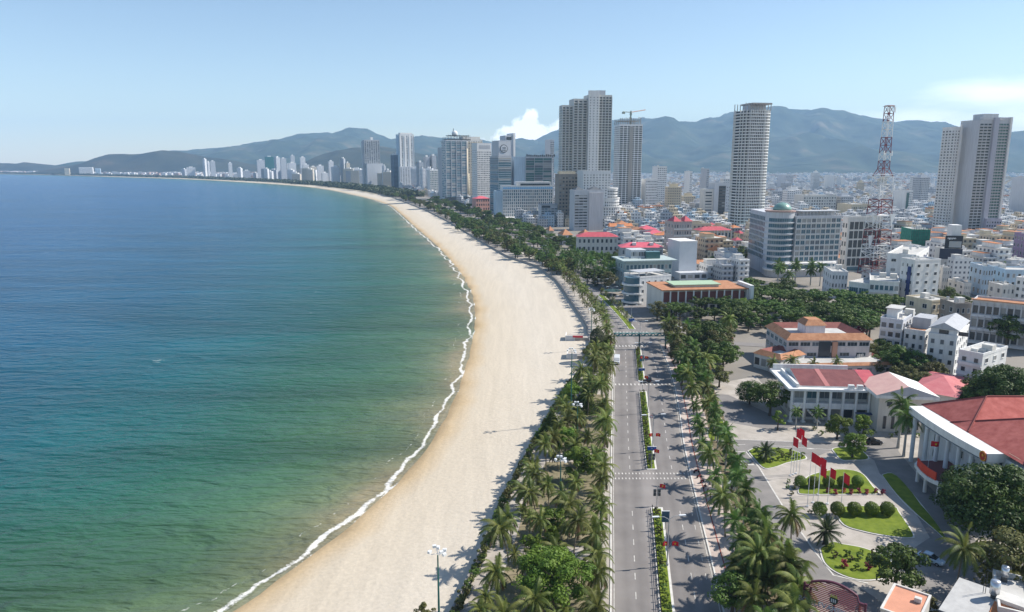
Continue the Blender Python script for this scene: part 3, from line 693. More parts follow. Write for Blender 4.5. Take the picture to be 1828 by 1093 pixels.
b.body(WHITE); b.grid('F',12,8,4,b.h-1,.6,.55,'teal',fin=.7,bal=.7,rail=0); b.grid('R',12,5,4,b.h-1,.6,.45,'plain'); b.done()
# dark slab with an antenna mast
b=PB('narrow dark ribbed office slab with a thin roof mast','tower',783,356,792,355,35,264,'tower_block')
b.body(GREYW); b.grid('F',26,1,4,b.h-1,.8,.55,'blue',strip=True,bal=.5,rail=0,balm=LGREY)
mb=MB(); mb.tube([(3,8,b.h),(3,8,b.h+22)],.35,5); mb.box(-4,14,7.8,8.2,b.h+13,b.h+13.5); mb.build('roof_mast',DARKM,b.root); b.done()
# glass hotel with rooftop crown
b=PB('blue-grey glass hotel with a steel rooftop bar','hotel',790,362,834,359,26,251,'hotel')
b.body(LGREY,h=b.h); nf=34; b.grid('F',nf,4,10,b.h-1,.86,.78,'blue',fin=.9,balm=LGREY); b.grid('L',nf,4,10,b.h-1,.86,.7,'blue'); 
b.mbox('podium',GLASS,-3,b.w+3,-8,-.01,0,11); b.done()
mb=MB(); h=b.h
mb.box(4,b.w+10,2,24,h+1,h+3); 
for i in range(16): x=4+i*3.2; mb.box(x,x+.5,2,2.5,h+3,h+9+3*math.sin(i)); mb.box(x,x+.5,22,22.5,h+3,h+8)
mb.box(8,b.w+8,6,22,h+9,h+10.5); mb.tube([(20,15,h+10),(22,15,h+24)],.7,6); mb.build('roof_frame',DARKM,b.root)
mb=MB(); mb.ball((24,14,h+14),6,14,8); mb.build('roof_dome',WHITE,b.root,smooth=True)
b=PB('cream striped tower with rounded fins beside the glass hotel','tower',817,358,862,355,30,250,'tower_block')
b.body(OFFW); b.grid('F',34,6,10,b.h-2,.55,.5,'plain',a=.3,b=1,bal=.9,rail=.8,balm=CREAM); 
for x,hh in ((6,.99),(10,.86),(3,.55),(13,.45)):
    mb=MB(); mb.tube([(x,-3,0),(x,-3,b.h*hh)],2.1,14); mb.build('rounded_fin',CREAM,b.root,smooth=True)
b.mbox('roof_terrace',OFFW,4,b.w-4,4,26,b.h+.2,b.h+7); b.done()
b=PB('white hotel with a dense grid of small dark windows','hotel',843,372,878,368,26,256,'hotel')
b.body(WHITE); b.grid('F',21,9,22,b.h-13,.62,.42,'plain'); b.mbox('top_band',GREYW,4,b.w-3,-.2,1,b.h-9,b.h-3); b.grid('L',21,5,22,b.h-10,.25,.5,'plain')
b.mbox('entrance_recess',GLASS,4,b.w-6,-.15,1,6,16); b.done()
b=PB('red-roofed pink villa at the foot of the white grid hotel','house',843,378,874,376,18,355,'house')
b.body(mat('pink_render',(.55,.30,.25),.85,var=.1,scale=.3),roof=False); mb=MB(); hip_roof(mb,0,b.w,0,b.d,b.h,4); mb.build('roof',PINKR,b.root); b.grid('F',3,6,1,b.h,.5,.5,'plain'); b.done()
b=PB('grey hotel slab bearing a round emblem below a raised roof frame','hotel',879,376,918,375,30,252,'hotel')
b.body(LGREY); b.grid('F',22,8,6,b.h*.78,.6,.4,'plain'); b.mbox('roof_step',LGREY,12,b.w,0.05,25,b.h,b.h+9); b.mbox('roof_band',GLASS,14,b.w-5,-.3,.4,b.h+2,b.h+7); b.mbox('edge_fin',WHITE,b.w-2,b.w+1.5,-1,28,0,b.h+13)
mb=MB(); mb.tube([(9,-.6,b.h-12),(9,-.05,b.h-12)],6.6,24); mb.build('emblem_disc',DARKM,b.root)
mb=MB(); mb.tube([(9,-.8,b.h-12),(9,-.62,b.h-12)],5.6,24); mb.build('emblem_face',LGREY,b.root)
mb=MB(); 
for k in range(14):
    y=-1; t=k/13; mb.box(9-3+6*t,9-3+6*t+.5,-1.0,-.82,b.h-14.5+4*abs(math.sin(t*9)),b.h-13.4+4*abs(math.sin(t*9)))
mb.box(5.5,12.5,-1.0,-.82,b.h-15.6,b.h-14.9); mb.build('emblem_mark',DARKM,b.root); b.done()
b=PB('blue glass office block curving beside the grey blank wall','office block',875,382,913,380,34,279,'office_block')
b.body(GREYW); b.grid('F',24,1,3,b.h-2,.9,.8,'blue',strip=True,bal=.5,rail=0,balm=BLUEW); b.grid('L',24,1,3,b.h-2,.9,.8,'blue',strip=True,bal=.5,rail=0,balm=BLUEW); b.done()
b=PB('dark glass hotel with white floor lines and a blank blue-grey end wall','hotel',929,381,984,379,40,281,'hotel')
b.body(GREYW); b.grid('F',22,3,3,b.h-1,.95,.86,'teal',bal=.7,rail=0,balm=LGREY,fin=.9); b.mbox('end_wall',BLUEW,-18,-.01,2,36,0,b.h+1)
mb=MB(); 
for i in range(15): x=2+i*3.1; mb.box(x,x+1.8,3,6,b.h+1,b.h+3+2*rnd.random())
mb.build('roof_garden',DARKM,b.root); b.mbox('corner_edge',WHITE,b.w,b.w+1.5,-1.5,1,b.h*.3,b.h*.9); b.done()
b=PB('white hotel with pale blue window columns and arched blue crown band','hotel',893,391,986,386,22,333,'hotel')
b.body(WHITE); ARCH=mat('sky_blue_trim',(.22,.45,.70),.6); b.grid('F',9,24,3,b.h-4.5,.56,.72,'blueframe',fin=.3,bal=.0,balm=WHITE)
mb=MB()
for i in range(24): u=b.w*(i+.5)/24; mb.tube([(u,-.5,b.h-2.6),(u,-.1,b.h-2.6)],1.5,12)
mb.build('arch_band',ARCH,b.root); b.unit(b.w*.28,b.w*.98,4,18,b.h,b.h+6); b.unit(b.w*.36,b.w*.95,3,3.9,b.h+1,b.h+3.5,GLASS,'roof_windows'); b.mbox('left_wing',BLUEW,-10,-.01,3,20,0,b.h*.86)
mb=MB(); mb.tube([(10,-16,0),(10,-16,3)],17,28); mb.build('entrance_pavilion',WHITE,b.root); b.done()
b=PB('small grey office with wavy open roof frame before the blue-trimmed hotel','office block',961,402,995,400,16,367,'office_block')
b.body(LGREY); b.grid('F',7,5,1,b.h-3,.85,.6,'blueframe'); b.mbox('roof_frame',GREYW,-1,b.w+1,-1,15,b.h+.95,b.h+1.5); b.mbox('top_band',GLASS,.5,b.w*.55,-.2,.5,b.h-3,b.h-.5); b.done()
# the great white apartment tower in three volumes
b=PB('tallest triple-volume white apartment tower behind the beige block','apartment tower',1038,396,1087,395,24,172,'apartment_tower'); b.dark=True
bw=b.w; GLAT=mat('tower_lattice',(.70,.70,.69),.8,var=.06,scale=.1)
b.body(OFFW,par=2,name='wall'); nf=44
b.grid('F',nf,4,12,b.h,.66,.55,'plain',a=.45,b=1,fin=1.3,bal=1.3,rail=.0,balm=GLAT)
b.mbox('sunlit_core',WHITE,-1,bw*.42,-3,-.01,8,b.h+7); b.grid('F',nf,3,12,b.h,.28,.35,'plain',ext=(-1,bw*.42,-3,0))  # lit face of the tower: sunlight put into a whiter colour
b.mbox('mid_volume',OFFW,-bw*.62,-1.02,3,26,0,b.h-3); b.grid('F',nf,3,12,b.h-5,.66,.55,'plain',ext=(-bw*.62,-1.02,3,26),fin=1.2,bal=1.2,rail=0,balm=GLAT)
b.mbox('left_volume',OFFW,-bw*1.08,-bw*.62-.02,6,22,0,b.h-11); b.grid('F',nf-2,3,12,b.h-13,.66,.55,'plain',ext=(-bw*1.08,-bw*.62,6,22),fin=1.2,bal=1.2,rail=0,balm=GLAT); b.grid('L',nf-2,4,12,b.h-13,.5,.5,'plain',ext=(-bw*1.08,-bw*.62,6,22),bal=1,rail=0,balm=GLAT)
b.mbox('roof_room',LGREY,bw*.35,bw*.75,4,20,b.h+2,b.h+8); b.done()
b=PB('beige concrete block at the foot of the tallest tower','building',990,402,1030,401,20,312,'building')
b.body(BROWNW); b.grid('F',13,6,3,b.h-2,.55,.45,'plain',bal=.5,rail=0,balm=BROWNW); b.mbox('roof_room',CREAM,1,b.w-2,3,12,b.h+.9,b.h+4); b.done()
b=PB('slim far tower seen just left of the tallest apartment tower','tower',972,372,988,371,40,250,'tower_block')
b.body(LGREY); b.grid('F',30,5,20,b.h-3,.6,.5,'plain',bal=.5,rail=0); b.done()
# stepped white hotel and its grey annexe
b=PB('white stepped hotel with arched ground floor and curved terraces','hotel',1029,405,1088,399,26,306,'hotel')
b.body(WHITE); b.grid('F',16,9,14,b.h-3,.4,.4,'plain'); b.grid('R',16,4,14,b.h-3,.4,.4,'plain')
for i,(r,z0,z1) in enumerate(((17,0,13),(14.5,13,24),(12,24,34),(9.5,34,46))):
    mb=MB(); mb.tube([(b.w+2,8,z0),(b.w+2,8,z1)],r,28); mb.tube([(b.w+2,8,z1),(b.w+2,8,z1+.9)],r+.8,28); mb.build('curved_terrace',WHITE,b.root)
    mb=MB()
    for lv in range(int((z1-z0)/3.4)):
        for k in range(14):
            a=-2.3+k*.22; rr=r+.05; cx,cy=b.w+2+rr*math.cos(a),8+rr*math.sin(a); mb.box(cx-.12,cx+.12,cy-.6,cy+.6,z0+1+lv*3.4,z0+2.7+lv*3.4,0,a)
    mb.build('window',GLASS,b.root)['kind']='stuff'
b.done()
b=PB('grey annexe with balconied bays and a blank pale panel','hotel',1016,412,1076,410,20,341,'hotel')
b.body(LGREY); b.grid('F',12,3,3,b.h-4,.9,.55,'plain',a=.02,b=.45,bal=.8,rail=1,balm=LGREY); b.mbox('blank_panel',W('warm_grey_render',(.56,.53,.53)),b.w*.5,b.w*.98,-1.6,-.01,0,b.h-2)
mb=MB(); hip_roof(mb,2,b.w*.3,2,16,b.h+1,4); hip_roof(mb,b.w*.55,b.w*.95,2,16,b.h+1,4); mb.build('roof_turret',mat('slate_roof',(.10,.11,.12),.7),b.root); b.done()
# concrete tower under construction with a crane
b=PB('concrete residential tower under construction with ragged top','apartment tower',1093,384,1142,380,24,222,'apartment_tower'); b.dark=True
b.body(GLAT,roof=False); nf=40; b.grid('F',nf,6,8,b.h-2,.78,.6,'plain',bal=.5,rail=0,balm=GLAT); b.grid('R',nf,4,8,b.h-2,.4,.5,'plain'); b.grid('L',nf,4,8,b.h-2,.6,.5,'plain',bal=.6,rail=0,balm=GLAT)
b.mbox('recessed_shaft',CONC,b.w*.42,b.w*.58,-.8,-.01,6,b.h-3)
mb=MB()
for i in range(12): x=2+i*(b.w-4)/11; mb.box(x-.5,x+.5,3,4,b.h,b.h+8+rnd.random()*3); mb.box(x-.5,x+.5,28,29,b.h,b.h+8)
mb.box(3,b.w-3,3,29,b.h+5,b.h+5.6); mb.build('unfinished_frame',CONC,b.root); b.done()
tw=(b.root.location.x+18,b.root.location.y+14,b.h)
cr=thing('tower_crane','small tower crane standing on the unfinished concrete tower','crane',(tw[0],tw[1],tw[2]),.3)
CRM=mat('crane_paint',(.22,.26,.22),.6); CRR=mat('crane_jib_paint',(.5,.2,.1),.6)
mb=MB(); mb.box(-.8,.8,-.8,.8,0,20); mb.box(-1.3,1.3,-1.3,1.3,14,17); mb.build('crane_mast',CRM,cr); mb=MB(); mb.tube([(0,0,18),(24,0,22)],.5,4); mb.build('jib',CRR,cr); mb=MB(); mb.tube([(0,0,18),(-13,0,18.5)],.6,4); mb.box(-14,-10,-1.2,1.2,15.5,18.5); mb.build('counterweight',CRM,cr)
# mid-distance towers
for lab,xa,ya,xb,yb,dp,yt,nf,nc,m in [
 ('white slab hotel with rows of square windows right of the construction tower',1143,384,1172,382,20,321,12,8,WHITE),
 ('twin bright white tower with dark slot behind the square-window slab',1162,374,1188,371,24,298,20,5,WHITE),
 ('plain white tower standing alone left of the striped-side tower',1219,372,1232,370,24,307,18,2,WHITE),
 ('white tower with grey louvred front left of the round tower',1248,371,1262,370,24,302,18,3,GREYW),
 ('wide far white twin block seen right of the round tower',1386,346,1414,345,40,313,12,8,LGREY),
 ('slim far white tower left of the lattice mast',1469,350,1477,348,40,314,14,2,WHITE),
 ('white office with green glass stripe right of the lattice mast',1592,392,1625,389,24,341,12,5,WHITE),
 ('tall pale hotel cut by the right picture edge',1797,398,1850,393,30,318,14,9,LGREY),
 ('grey-mauve blank-walled building at the foot of the paired tower',1737,437,1783,438,24,392,6,6,W('grey_mauve_render',(.44,.42,.49))),
 ('long pale four-storey school with window rows behind the domed hotel',1415,392,1490,391,24,350,7,13,OFFW),
 ('cream flat-roofed hall beyond the white glass-roofed hall',1492,398,1552,397,30,366,3,10,CREAM)]:
    b=PB(lab,'tower' if yt<345 and nf>9 else 'building',xa,ya,xb,yb,dp,yt,'tower_block' if nf>9 else 'building'); b.body(m); b.grid('F',nf,nc,3,b.h-1,.5,.45,'plain',cap=60); b.grid('R',nf,4,3,b.h-1,.4,.4,'plain',cap=60); b.clutter(3); 
    if 'green glass' in lab: b.mbox('glass_stripe',GLASST,0.5,b.w*.42,-.5,-.01,4,b.h-3)
    b.done()
b=PB('grey office with dark balcony panel and white side left of the round tower','office block',1262,395,1300,391,18,328,'office_block')
b.body(LGREY); b.mbox('dark_panel',mat('dark_panel',(.09,.085,.08),.6),b.w*.28,b.w*.72,-.3,-.01,6,b.h-3); b.grid('F',10,2,6,b.h-3,.85,.3,'plain',a=.28,b=.72,ext=(0,b.w,-.35,0)); b.grid('F',10,2,6,b.h-3,.35,.4,'plain',a=.76,b=1); b.mbox('left_wing',OFFW,-13,-.01,3,16,0,b.h*.86); b.grid('F',9,1,5,b.h*.8,.7,.45,'plain',ext=(-13,0,3,16)); b.done()
# the round-cornered tower
A,B=plan(1292,420,1368,417,30); Yc=A[1]+17
b=Bd('tall round-cornered tower ringed by pale balcony slabs','apartment tower',(A[0],A[1]),(B[0],B[1]),30,hgt(1309,190,A[1]),None,'apartment_tower')
def rrect(x0,x1,y0,y1,r,n=6):
    P=[]
    for cx,cy,a0 in ((x1-r,y0+r,-90),(x1-r,y1-r,0),(x0+r,y1-r,90),(x0+r,y0+r,180)):
        for k in range(n+1): a=math.radians(a0+90*k/n); P.append((cx+r*math.cos(a),cy+r*math.sin(a)))
    return P
w_=b.w; mb=MB(); mb.prism(rrect(1.6,w_-1.6,1.6,28.4,9),0,b.h-4); mb.build('wall',GREYW,b.root)
SLB=mat('balcony_slab',(.70,.71,.69),.8,var=.05,scale=.2); nf=40
P=rrect(0,w_,0,30,10,8); Pi=rrect(1.5,w_-1.5,1.5,28.5,9,8)
for j in range(nf):
    z=6+(b.h-10)*j/nf; mb=MB(); mb.prism(P,z,z+.35)
    for i in range(len(P)):
        if i%1==0:
            (ax,ay),(bx,by)=P[i],P[(i+1)%len(P)]
            if ay<18 or by<18: mb.quad((ax,ay,z+.35),(bx,by,z+.35),(bx,by,z+1.05),(ax,ay,z+1.05))
    mb.build('balcony',SLB,b.root)
mb=MB(); fh=(b.h-10)/nf
for i in range(9): x=9+(w_-18)*i/8; mb.box(x-.18,x+.18,.15,1.6,5,b.h-3)
for i,(x,y) in enumerate(P):
    if (y<26) and i%2==0: 
        xi,yi=Pi[i]; a=math.atan2(yi-y,xi-x)-math.pi/2; mb.box((x+xi)/2-.15,(x+xi)/2+.15,(y+yi)/2-.8,(y+yi)/2+.8,5,b.h-3,0,a)
mb.build('balcony_divider',SLB,b.root)
for j in range(nf):
    for i in range(8):
        x=9+(w_-18)*(i+.5)/8
        if b.n<100 and j>=nf-13: ob('window',win_mesh((w_-18)/8*.7,2.2,'plain'),b.root,(x,1.56,6.6+fh*j)); b.n+=1
        else:
            q=b.parts.setdefault('plain',MB()); hw=(w_-18)/16*.7; q.quad((x-hw,1.5,6.6+fh*j),(x+hw,1.5,6.6+fh*j),(x+hw,1.5,8.8+fh*j),(x-hw,1.5,8.8+fh*j))
    for i,(px_,py_) in enumerate(Pi):
        (qx,qy)=Pi[(i+1)%len(Pi)]
        if py_<26 and (px_<8 or px_>w_-8) and i%2==0:
            dx,dy=qx-px_,qy-py_; l=math.hypot(dx,dy) or 1; nx,ny=dy/l*.08,-dx/l*.08; q=b.parts.setdefault('plain',MB()); z=6.6+fh*j
            q.quad((px_+nx,py_+ny,z),(qx+nx,qy+ny,z),(qx+nx,qy+ny,z+2.2),(px_+nx,py_+ny,z+2.2))
mb=MB(); h=b.h
for i in range(10): x=3+(w_-6)*i/9; mb.box(x-.3,x+.3,2,2.6,h-4,h+4); mb.box(x-.3,x+.3,26,26.6,h-4,h+4)
mb.box(w_*.3,w_-2,1.8,27,h+2.5,h+4.2); mb.build('roof_pergola',W('weathered_concrete',(.40,.37,.35)),b.root); b.mbox('roof_room',LGREY,10,w_-6,8,22,h-4,h+2)
mb=MB(); mb.prism(rrect(-6,w_+8,-9,34,8),0,5.5); mb.build('podium',mat('green_podium',(.20,.38,.32),.7,var=.1,scale=.2),b.root); b.done()
# paired tower at the right
b=PB('tall dark-fronted tower with grey shaft and sunlit white edge at the right','apartment tower',1691,436,1776,435,26,214,'apartment_tower'); b.dark=True
b.body(W('front_shade_grey',(.50,.51,.53)),par=.2); nf=38; SG=MATS['front_shade_grey']  # shade on the front is put into this grey
b.grid('F',nf,3,8,b.h-3,.8,.6,'plain',a=0,b=.40,bal=1,rail=.7,balm=SG); b.grid('F',nf,4,8,b.h-3,.86,.68,'teal',a=.60,b=.97,bal=1,rail=.7,balm=GREYW,fin=0)
b.mbox('shaft',W('shaft_grey_render',(.42,.42,.47)),b.w*.42,b.w*.58,-2.6,-.01,0,b.h+2); b.mbox('edge_fin',WHITE,b.w*.97,b.w+1,-1.8,28,0,b.h+2.5); b.grid('R',nf,6,8,b.h-3,.45,.5,'plain',bal=.8,rail=0)  # white fin carries the sunlight of the bright right side in its colour
b.mbox('roof_beam',LGREY,-1,b.w,-1.2,.4,b.h+1,b.h+2.2); b.mbox('roof_room',LGREY,b.w*.3,b.w*.8,8,22,b.h+.3,b.h+6); b.done()
b=PB('white lower twin of the dark-fronted tower, left of it','apartment tower',1661,433,1696,431,16,228,'apartment_tower')
b.body(WHITE); b.grid('F',36,3,8,b.h-2,.4,.42,'plain'); b.mbox('corner_rib',WHITE,b.w*.62,b.w*.8,-1.2,-.01,0,b.h+3); b.grid('L',36,4,8,b.h-2,.5,.45,'plain',bal=.7,rail=0); b.done()
# ------------------------------------------------------------ domed hotel
b=PB('pale blue-grey hotel with a green glass dome and rounded corner','hotel',1384,492,1493,486,22,388,'hotel')
HB=W('blue_grey_render',(.54,.55,.58)); zt=b.h; nf=8; z0=9.5
b.body(HB,z0=0); b.grid('F',nf,9,z0,zt-.5,.84,.72,'blueframe',fin=.35,bal=.6,rail=0,balm=WHITE,cap=100)
cx,cy,R_=-7.2,9,9.5
mb=MB(); mb.tube([(cx,cy,0),(cx,cy,zt+3.3)],R_,32); mb.build('rounded_corner',HB,b.root)
for j in range(nf):
    z=z0+(zt-z0)*j/nf
    mb=MB(); vs=[]; 
    for k in range(14):
        a0=-2.9+k*.16; a1=a0+.15; r=R_+.12
        mb.quad((cx+r*math.cos(a0),cy+r*math.sin(a0),z+.7),(cx+r*math.cos(a1),cy+r*math.sin(a1),z+.7),(cx+r*math.cos(a1),cy+r*math.sin(a1),z+3.1),(cx+r*math.cos(a0),cy+r*math.sin(a0),z+3.1))
    mb.build('curved_window',GLASSB,b.root)
    mb=MB(); mb.tube([(cx,cy,z-.15),(cx,cy,z+.55)],R_+.9,32); mb.build('balcony',LGREY,b.root)
mb=MB()
for k in range(15):
    a0=-2.95+k*.165; x,y=cx+(R_-.2)*math.cos(a0),cy+(R_-.2)*math.sin(a0); mb.box(x-.25,x+.25,y-.25,y+.25,zt-.2,zt+3.9,0,a0)
mb.build('crown_column',LGREY,b.root)
mb=MB(); mb.tube([(cx,cy,zt+3.4),(cx,cy,zt+4.3)],R_+.6,32); mb.build('crown_ring',mat('brick_ring',(.36,.25,.22),.8),b.root)
mb=MB(); mb.ball((cx+2,cy+1,zt+4.3),6.2,24,12,0,(1,1,.85),0.0); mb.build('dome',mat('green_dome_glass',(.20,.34,.29),.35,spec=.6),b.root,smooth=True)
# left wing runs back from the corner
ang=math.radians(87)-b.rz; L_=46
def wing(u0,u1,z0,z1,off0,off1):
    dx,dy=math.cos(ang),math.sin(ang); nx,ny=math.sin(ang),-math.cos(ang)
    ox,oy=cx-R_+.8,cy
    return [(ox+dx*u0-0*nx+nx*off0,oy+dy*u0+ny*off0),(ox+dx*u1+nx*off0,oy+dy*u1+ny*off0),(ox+dx*u1+nx*off1,oy+dy*u1+ny*off1),(ox+dx*u0+nx*off1,oy+dy*u0+ny*off1)]
mb=MB(); mb.prism(wing(2,L_,0,0,0,20),0,zt+2.5); mb.build('left_wing',HB,b.root)
mf=MB()
for j in range(nf):
    z=z0+(zt-z0)*j/nf; mw=MB()
    mw.prism(wing(2.8,L_-.8,0,0,-.12,.1),z+.6,z+3.3); mw.build('window_band',GLASSB,b.root)
    mf.prism(wing(2,L_,0,0,-.35,0),z-.15,z+.2)
for i in range(12): u=2.6+i*3.6; mf.prism(wing(u-.15,u+.15,0,0,-.3,0),z0,zt)
mf.build('wing_frame',LGREY,b.root)
mb=MB(); mb.prism(rrect(-19,b.w*.98,-7,12,9),0,4.2); mb.build('podium',LGREY,b.root)
mb=MB(); mb.prism(rrect(-20.5,b.w*.98,-8.5,12,10),4.25,5.3); mb.prism(rrect(-18,b.w*.98,-6,12,9),8.2,9.3); mb.build('podium_terrace',WHITE,b.root)
mb=MB(); mb.prism(rrect(-17,b.w*.97,-4.5,12,9),5.35,8.15); mb.build('terrace_glazing',GLASSB,b.root)
mb=MB()
for i in range(11): x=6+i*(b.w-8)/10; mb.box(x-.2,x+.2,1.4,1.8,zt+.9,zt+3.6)
mb.box(4,b.w,1.2,10,zt+3.6,zt+4.1); mb.build('roof_pergola',LGREY,b.root); b.mbox('roof_rooms',HB,5,b.w-1,6,18,zt+.2,zt+3.5); b.clutter(6); b.done()
b=PB('white-framed office with tall black window panels','office block',1497,486,1567,484,6,390,'office_block'); b.dark=True
b.body(OFFW); b.grid('F',5,7,4,b.h-2,.82,.82,'plain',a=.05,b=1); b.grid('L',5,2,4,b.h-2,.5,.5,'plain'); b.mbox('entrance_band',GLASSB,2,b.w*.5,-.25,-.01,1,3.8); b.clutter(4); b.done()
# ------------------------------------------------------------ lattice mast
X,Y=g(1561,517); zb=9.0; ht=hgt(1584,188,Y)-zb
m=thing('lattice_mast','red and white lattice telecom mast with narrow upper shaft','mast',(X,Y+3,zb),.2)
MR=mat('mast_red',(.20,.02,.025),.6); MW=mat('mast_white',(.80,.79,.77),.6)
def half(z):
    t=z/ht
    return 6.3-(6.3-3.9)*(t/.60) if t<.60 else (2.3-.5*(t-.6)/.4)
nseg=22; segs=[]
for i in range(nseg):
    z0,z1=ht*i/nseg,ht*(i+1)/nseg; wide=(z0+z1)/2/ht<.6
    red={0:1,1:1,4:1,5:1,8:1,9:1,12:0}.get(i,0) if wide else (1 if i in (13,14,16,17,20,21) else 0)
    mb=MB(); a,b_=half(z0+.01),half(z1-.01); r=.27 if wide else .24
    c0=[(-a,-a,z0),(a,-a,z0),(a,a,z0),(-a,a,z0)]; c1=[(-b_,-b_,z1),(b_,-b_,z1),(b_,b_,z1),(-b_,b_,z1)]
    for k in range(4):
        n=(k+1)%4
        mb.tube([c0[k],c1[k]],r,4); mb.tube([c0[k],c1[n]],r*.45,4); mb.tube([c0[n],c1[k]],r*.45,4); mb.tube([c1[k],c1[n]],r*.6,4)
    mb.build('mast_section',MR if red else MW,m)
mb=MB()
for z in (ht*.6,ht*.995,ht*.36): q=half(z-.1)+.7; mb.box(-q,q,-q,q,z,z+.25)
mb.build('platform',MW,m)
for z,dx,dy in ((ht*.20,-8,-3),(ht*.33,-7,-3),(ht*.33,3,-6)):
    mb=MB(); mb.add([(dx,dy,z+4),(dx+1.2,dy,z-3),(dx+4,dy,z+4),(dx+.1,dy+.6,z+4),(dx+1.2,dy+.6,z-3),(dx+4,dy+.6,z+4)],[(0,1,2),(5,4,3),(0,3,4,1),(1,4,5,2),(2,5,3,0)]); mb.tube([(dx+2,dy+.3,z+3),(dx+4,dy+3,z+1)],.15,4); mb.build('horn_antenna',MW,m)
for z in (ht*.97,ht*.72,ht*.52): 
    mb=MB(); q=half(z)+.5; mb.tube([(q,-q,z-1),(q,-q,z+2)],.25,5); mb.tube([(-q,-q,z-1),(-q,-q,z+2)],.25,5); mb.build('panel_antenna',MW,m)
# ------------------------------------------------------------ mid-distance houses and halls
def roofed(lab,xa,ya,xb,yb,dp,yt,wm,rm,nf,nc,rh=3.5,axis='x',cat='house',name='house',gable=False,style='frame',ov=.7,cols=False,bal=0,wf=.5,hf=.5,group=None):
    b=PB(lab,cat,xa,ya,xb,yb,dp,yt,name,group); b.mbox('wall',wm,0,b.w,0,b.d,0,b.h)
    mb=MB(); hip_roof(mb,0,b.w,0,b.d,b.h+.02,rh,ov=ov,ridge_axis=axis,gable=gable); mb.build('roof',rm,b.root)
    mb=MB(); mb.box(-ov,b.w+ov,-ov,-ov+.2,b.h-.25,b.h); mb.box(b.w+ov-.2,b.w+ov,-ov+.2,b.d+ov,b.h-.25,b.h); mb.build('eave',OFFW,b.root)
    if nf: b.grid('F',nf,nc,.6,b.h-.3,wf,hf,style,bal=bal); b.grid('R',nf,max(2,int(b.d/5)),.6,b.h-.3,.4,hf,style); b.grid('L',nf,max(2,int(b.d/5)),.6,b.h-.3,.4,hf,style)
    if cols:
        for i in range(nc+1): mb=MB(); x=b.w*i/nc; mb.box(x-.25,x+.25,-.6,-.1,0,b.h-.3); mb.build('column',WHITE,b.root)
    return b
def flat(lab,xa,ya,xb,yb,dp,yt,wm,nf,nc,cat='house',name='house',rm=None,wf=.5,hf=.5,style='frame',bal=0,cl=3,group=None,fin=0,rnc=None):
    b=PB(lab,cat,xa,ya,xb,yb,dp,yt,name,group); b.body(wm,rm=rm)
    b.grid('F',nf,nc,.4,b.h-.2,wf,hf,style,bal=bal,fin=fin); 
    b.grid('R',nf,rnc or max(2,int(b.d/5)),.4,b.h-.2,.35,hf,style); b.grid('L',nf,rnc or max(2,int(b.d/5)),.4,b.h-.2,.35,hf,style)
    b.clutter(cl); return b
ORG=mat('orange_tiles',(.36,.155,.075),.8,scale=.6,col2=(.50,.25,.135),bump=.5,bscale=3)
for a in [
 ('orange hip-roofed pavilion nearest the palms, left of a pair',975,432,988,431,14,412,CREAM,ORG,1,3,4),
 ('grey-walled house with steep orange hip roof left of its twin',996,438,1022,436,18,420,LGREY,ORG,3,4,5),
 ('second grey-walled house with orange hip roof beside its twin',1032,436,1056,434,18,420,LGREY,ORG,3,4,5),
 ('long hall with red metal roof and grey walls behind the palm grove',1028,465,1102,465,14,423,OFFW,REDR,3,9,3.2),
 ('big orange-roofed temple-like hall behind the red-roofed school',1086,428,1132,424,22,406,OFFW,ORG,2,6,6),
 ('small orange hip roof squeezed right of the temple-like hall',1107,446,1124,446,12,434,OFFW,ORG,1,3,3.5),
 ('house with bright pink-red roof, rear one of the stepped pair',1134,436,1172,434,16,410,LGREY,PINKR,3,5,3.5),
 ('house with bright pink-red roof, front one of the stepped pair',1148,446,1186,445,12,418,LGREY,PINKR,3,4,3.2),
 ('wide two-storey school with pinkish-red roof and white pilasters',1236,446,1304,444,14,412,CREAM,REDR,2,9,3.0),
 ('small cream house with red roof against the domed hotel',1309,440,1326,438,12,417,CREAM,REDR,3,3,2.5),
 ('cream villa with terracotta hip roof among trees left of the domed hotel',1262,478,1295,472,16,450,CREAM,TERRA,2,5,4),
 ('little kiosk with terracotta roof beside the white curved block',1126,538,1150,537,7,527,CREAM,TERRA,1,2,2)]:
    kw={}
    if 'school with pinkish' in a[0]: kw=dict(cols=True,cat='school',name='school')
    b=roofed(*a[:11],rh=a[11],**kw); b.done()
# pink-roofed slab with teal dormers behind the teal building
b=roofed('long building with pink-red metal roof and small dormers',1103,490,1182,490,14,442,GREYW,PINKR,3,10,rh=3.0,cat='building',name='building'); 
for i in range(3): b.mbox('dormer',WHITE,8+i*12,10.5+i*12,2,5,b.h+1.2,b.h+3)
b.done()
b=flat('pinkish balconied apartment block with two small tiled roofs',1184,470,1232,466,18,398,W('pinkish_render',(.50,.42,.40)),6,7,cat='apartment block',name='apartment_block',bal=.8)
mb=MB(); hip_roof(mb,0,b.w*.38,0,12,b.h+.95,4); hip_roof(mb,b.w*.6,b.w,0,12,b.h+.95,4); mb.build('tiled_roof',REDR,b.root); b.done()
b=flat('plain windowless white cube building with thin corrugated roof',1190,497,1242,489,20,434,mat('white_cladding',(.64,.65,.66),.6,var=.04,scale=.3),1,1,cat='building',name='building',wf=.01,hf=.01,cl=0)
b.mbox('white_roof',WHITE,-.3,b.w+.3,-.3,b.d+.3,b.h+.95,b.h+1.15); b.mbox('low_annexe',LGREY,-3,b.w+4,-9,-.3,0,5); b.grid('F',1,4,.5,4.5,.7,.6,'plain',ext=(-3,b.w+4,-9,0)); b.done()
TEALR=W('teal_grey_render',(.33,.42,.43))
b=flat('teal-grey office with broad flat overhanging roof and glass corner',1098,515,1198,512,20,470,TEALR,3,12,cat='office block',name='office_block',style='blueframe',wf=.75,hf=.6,cl=2)
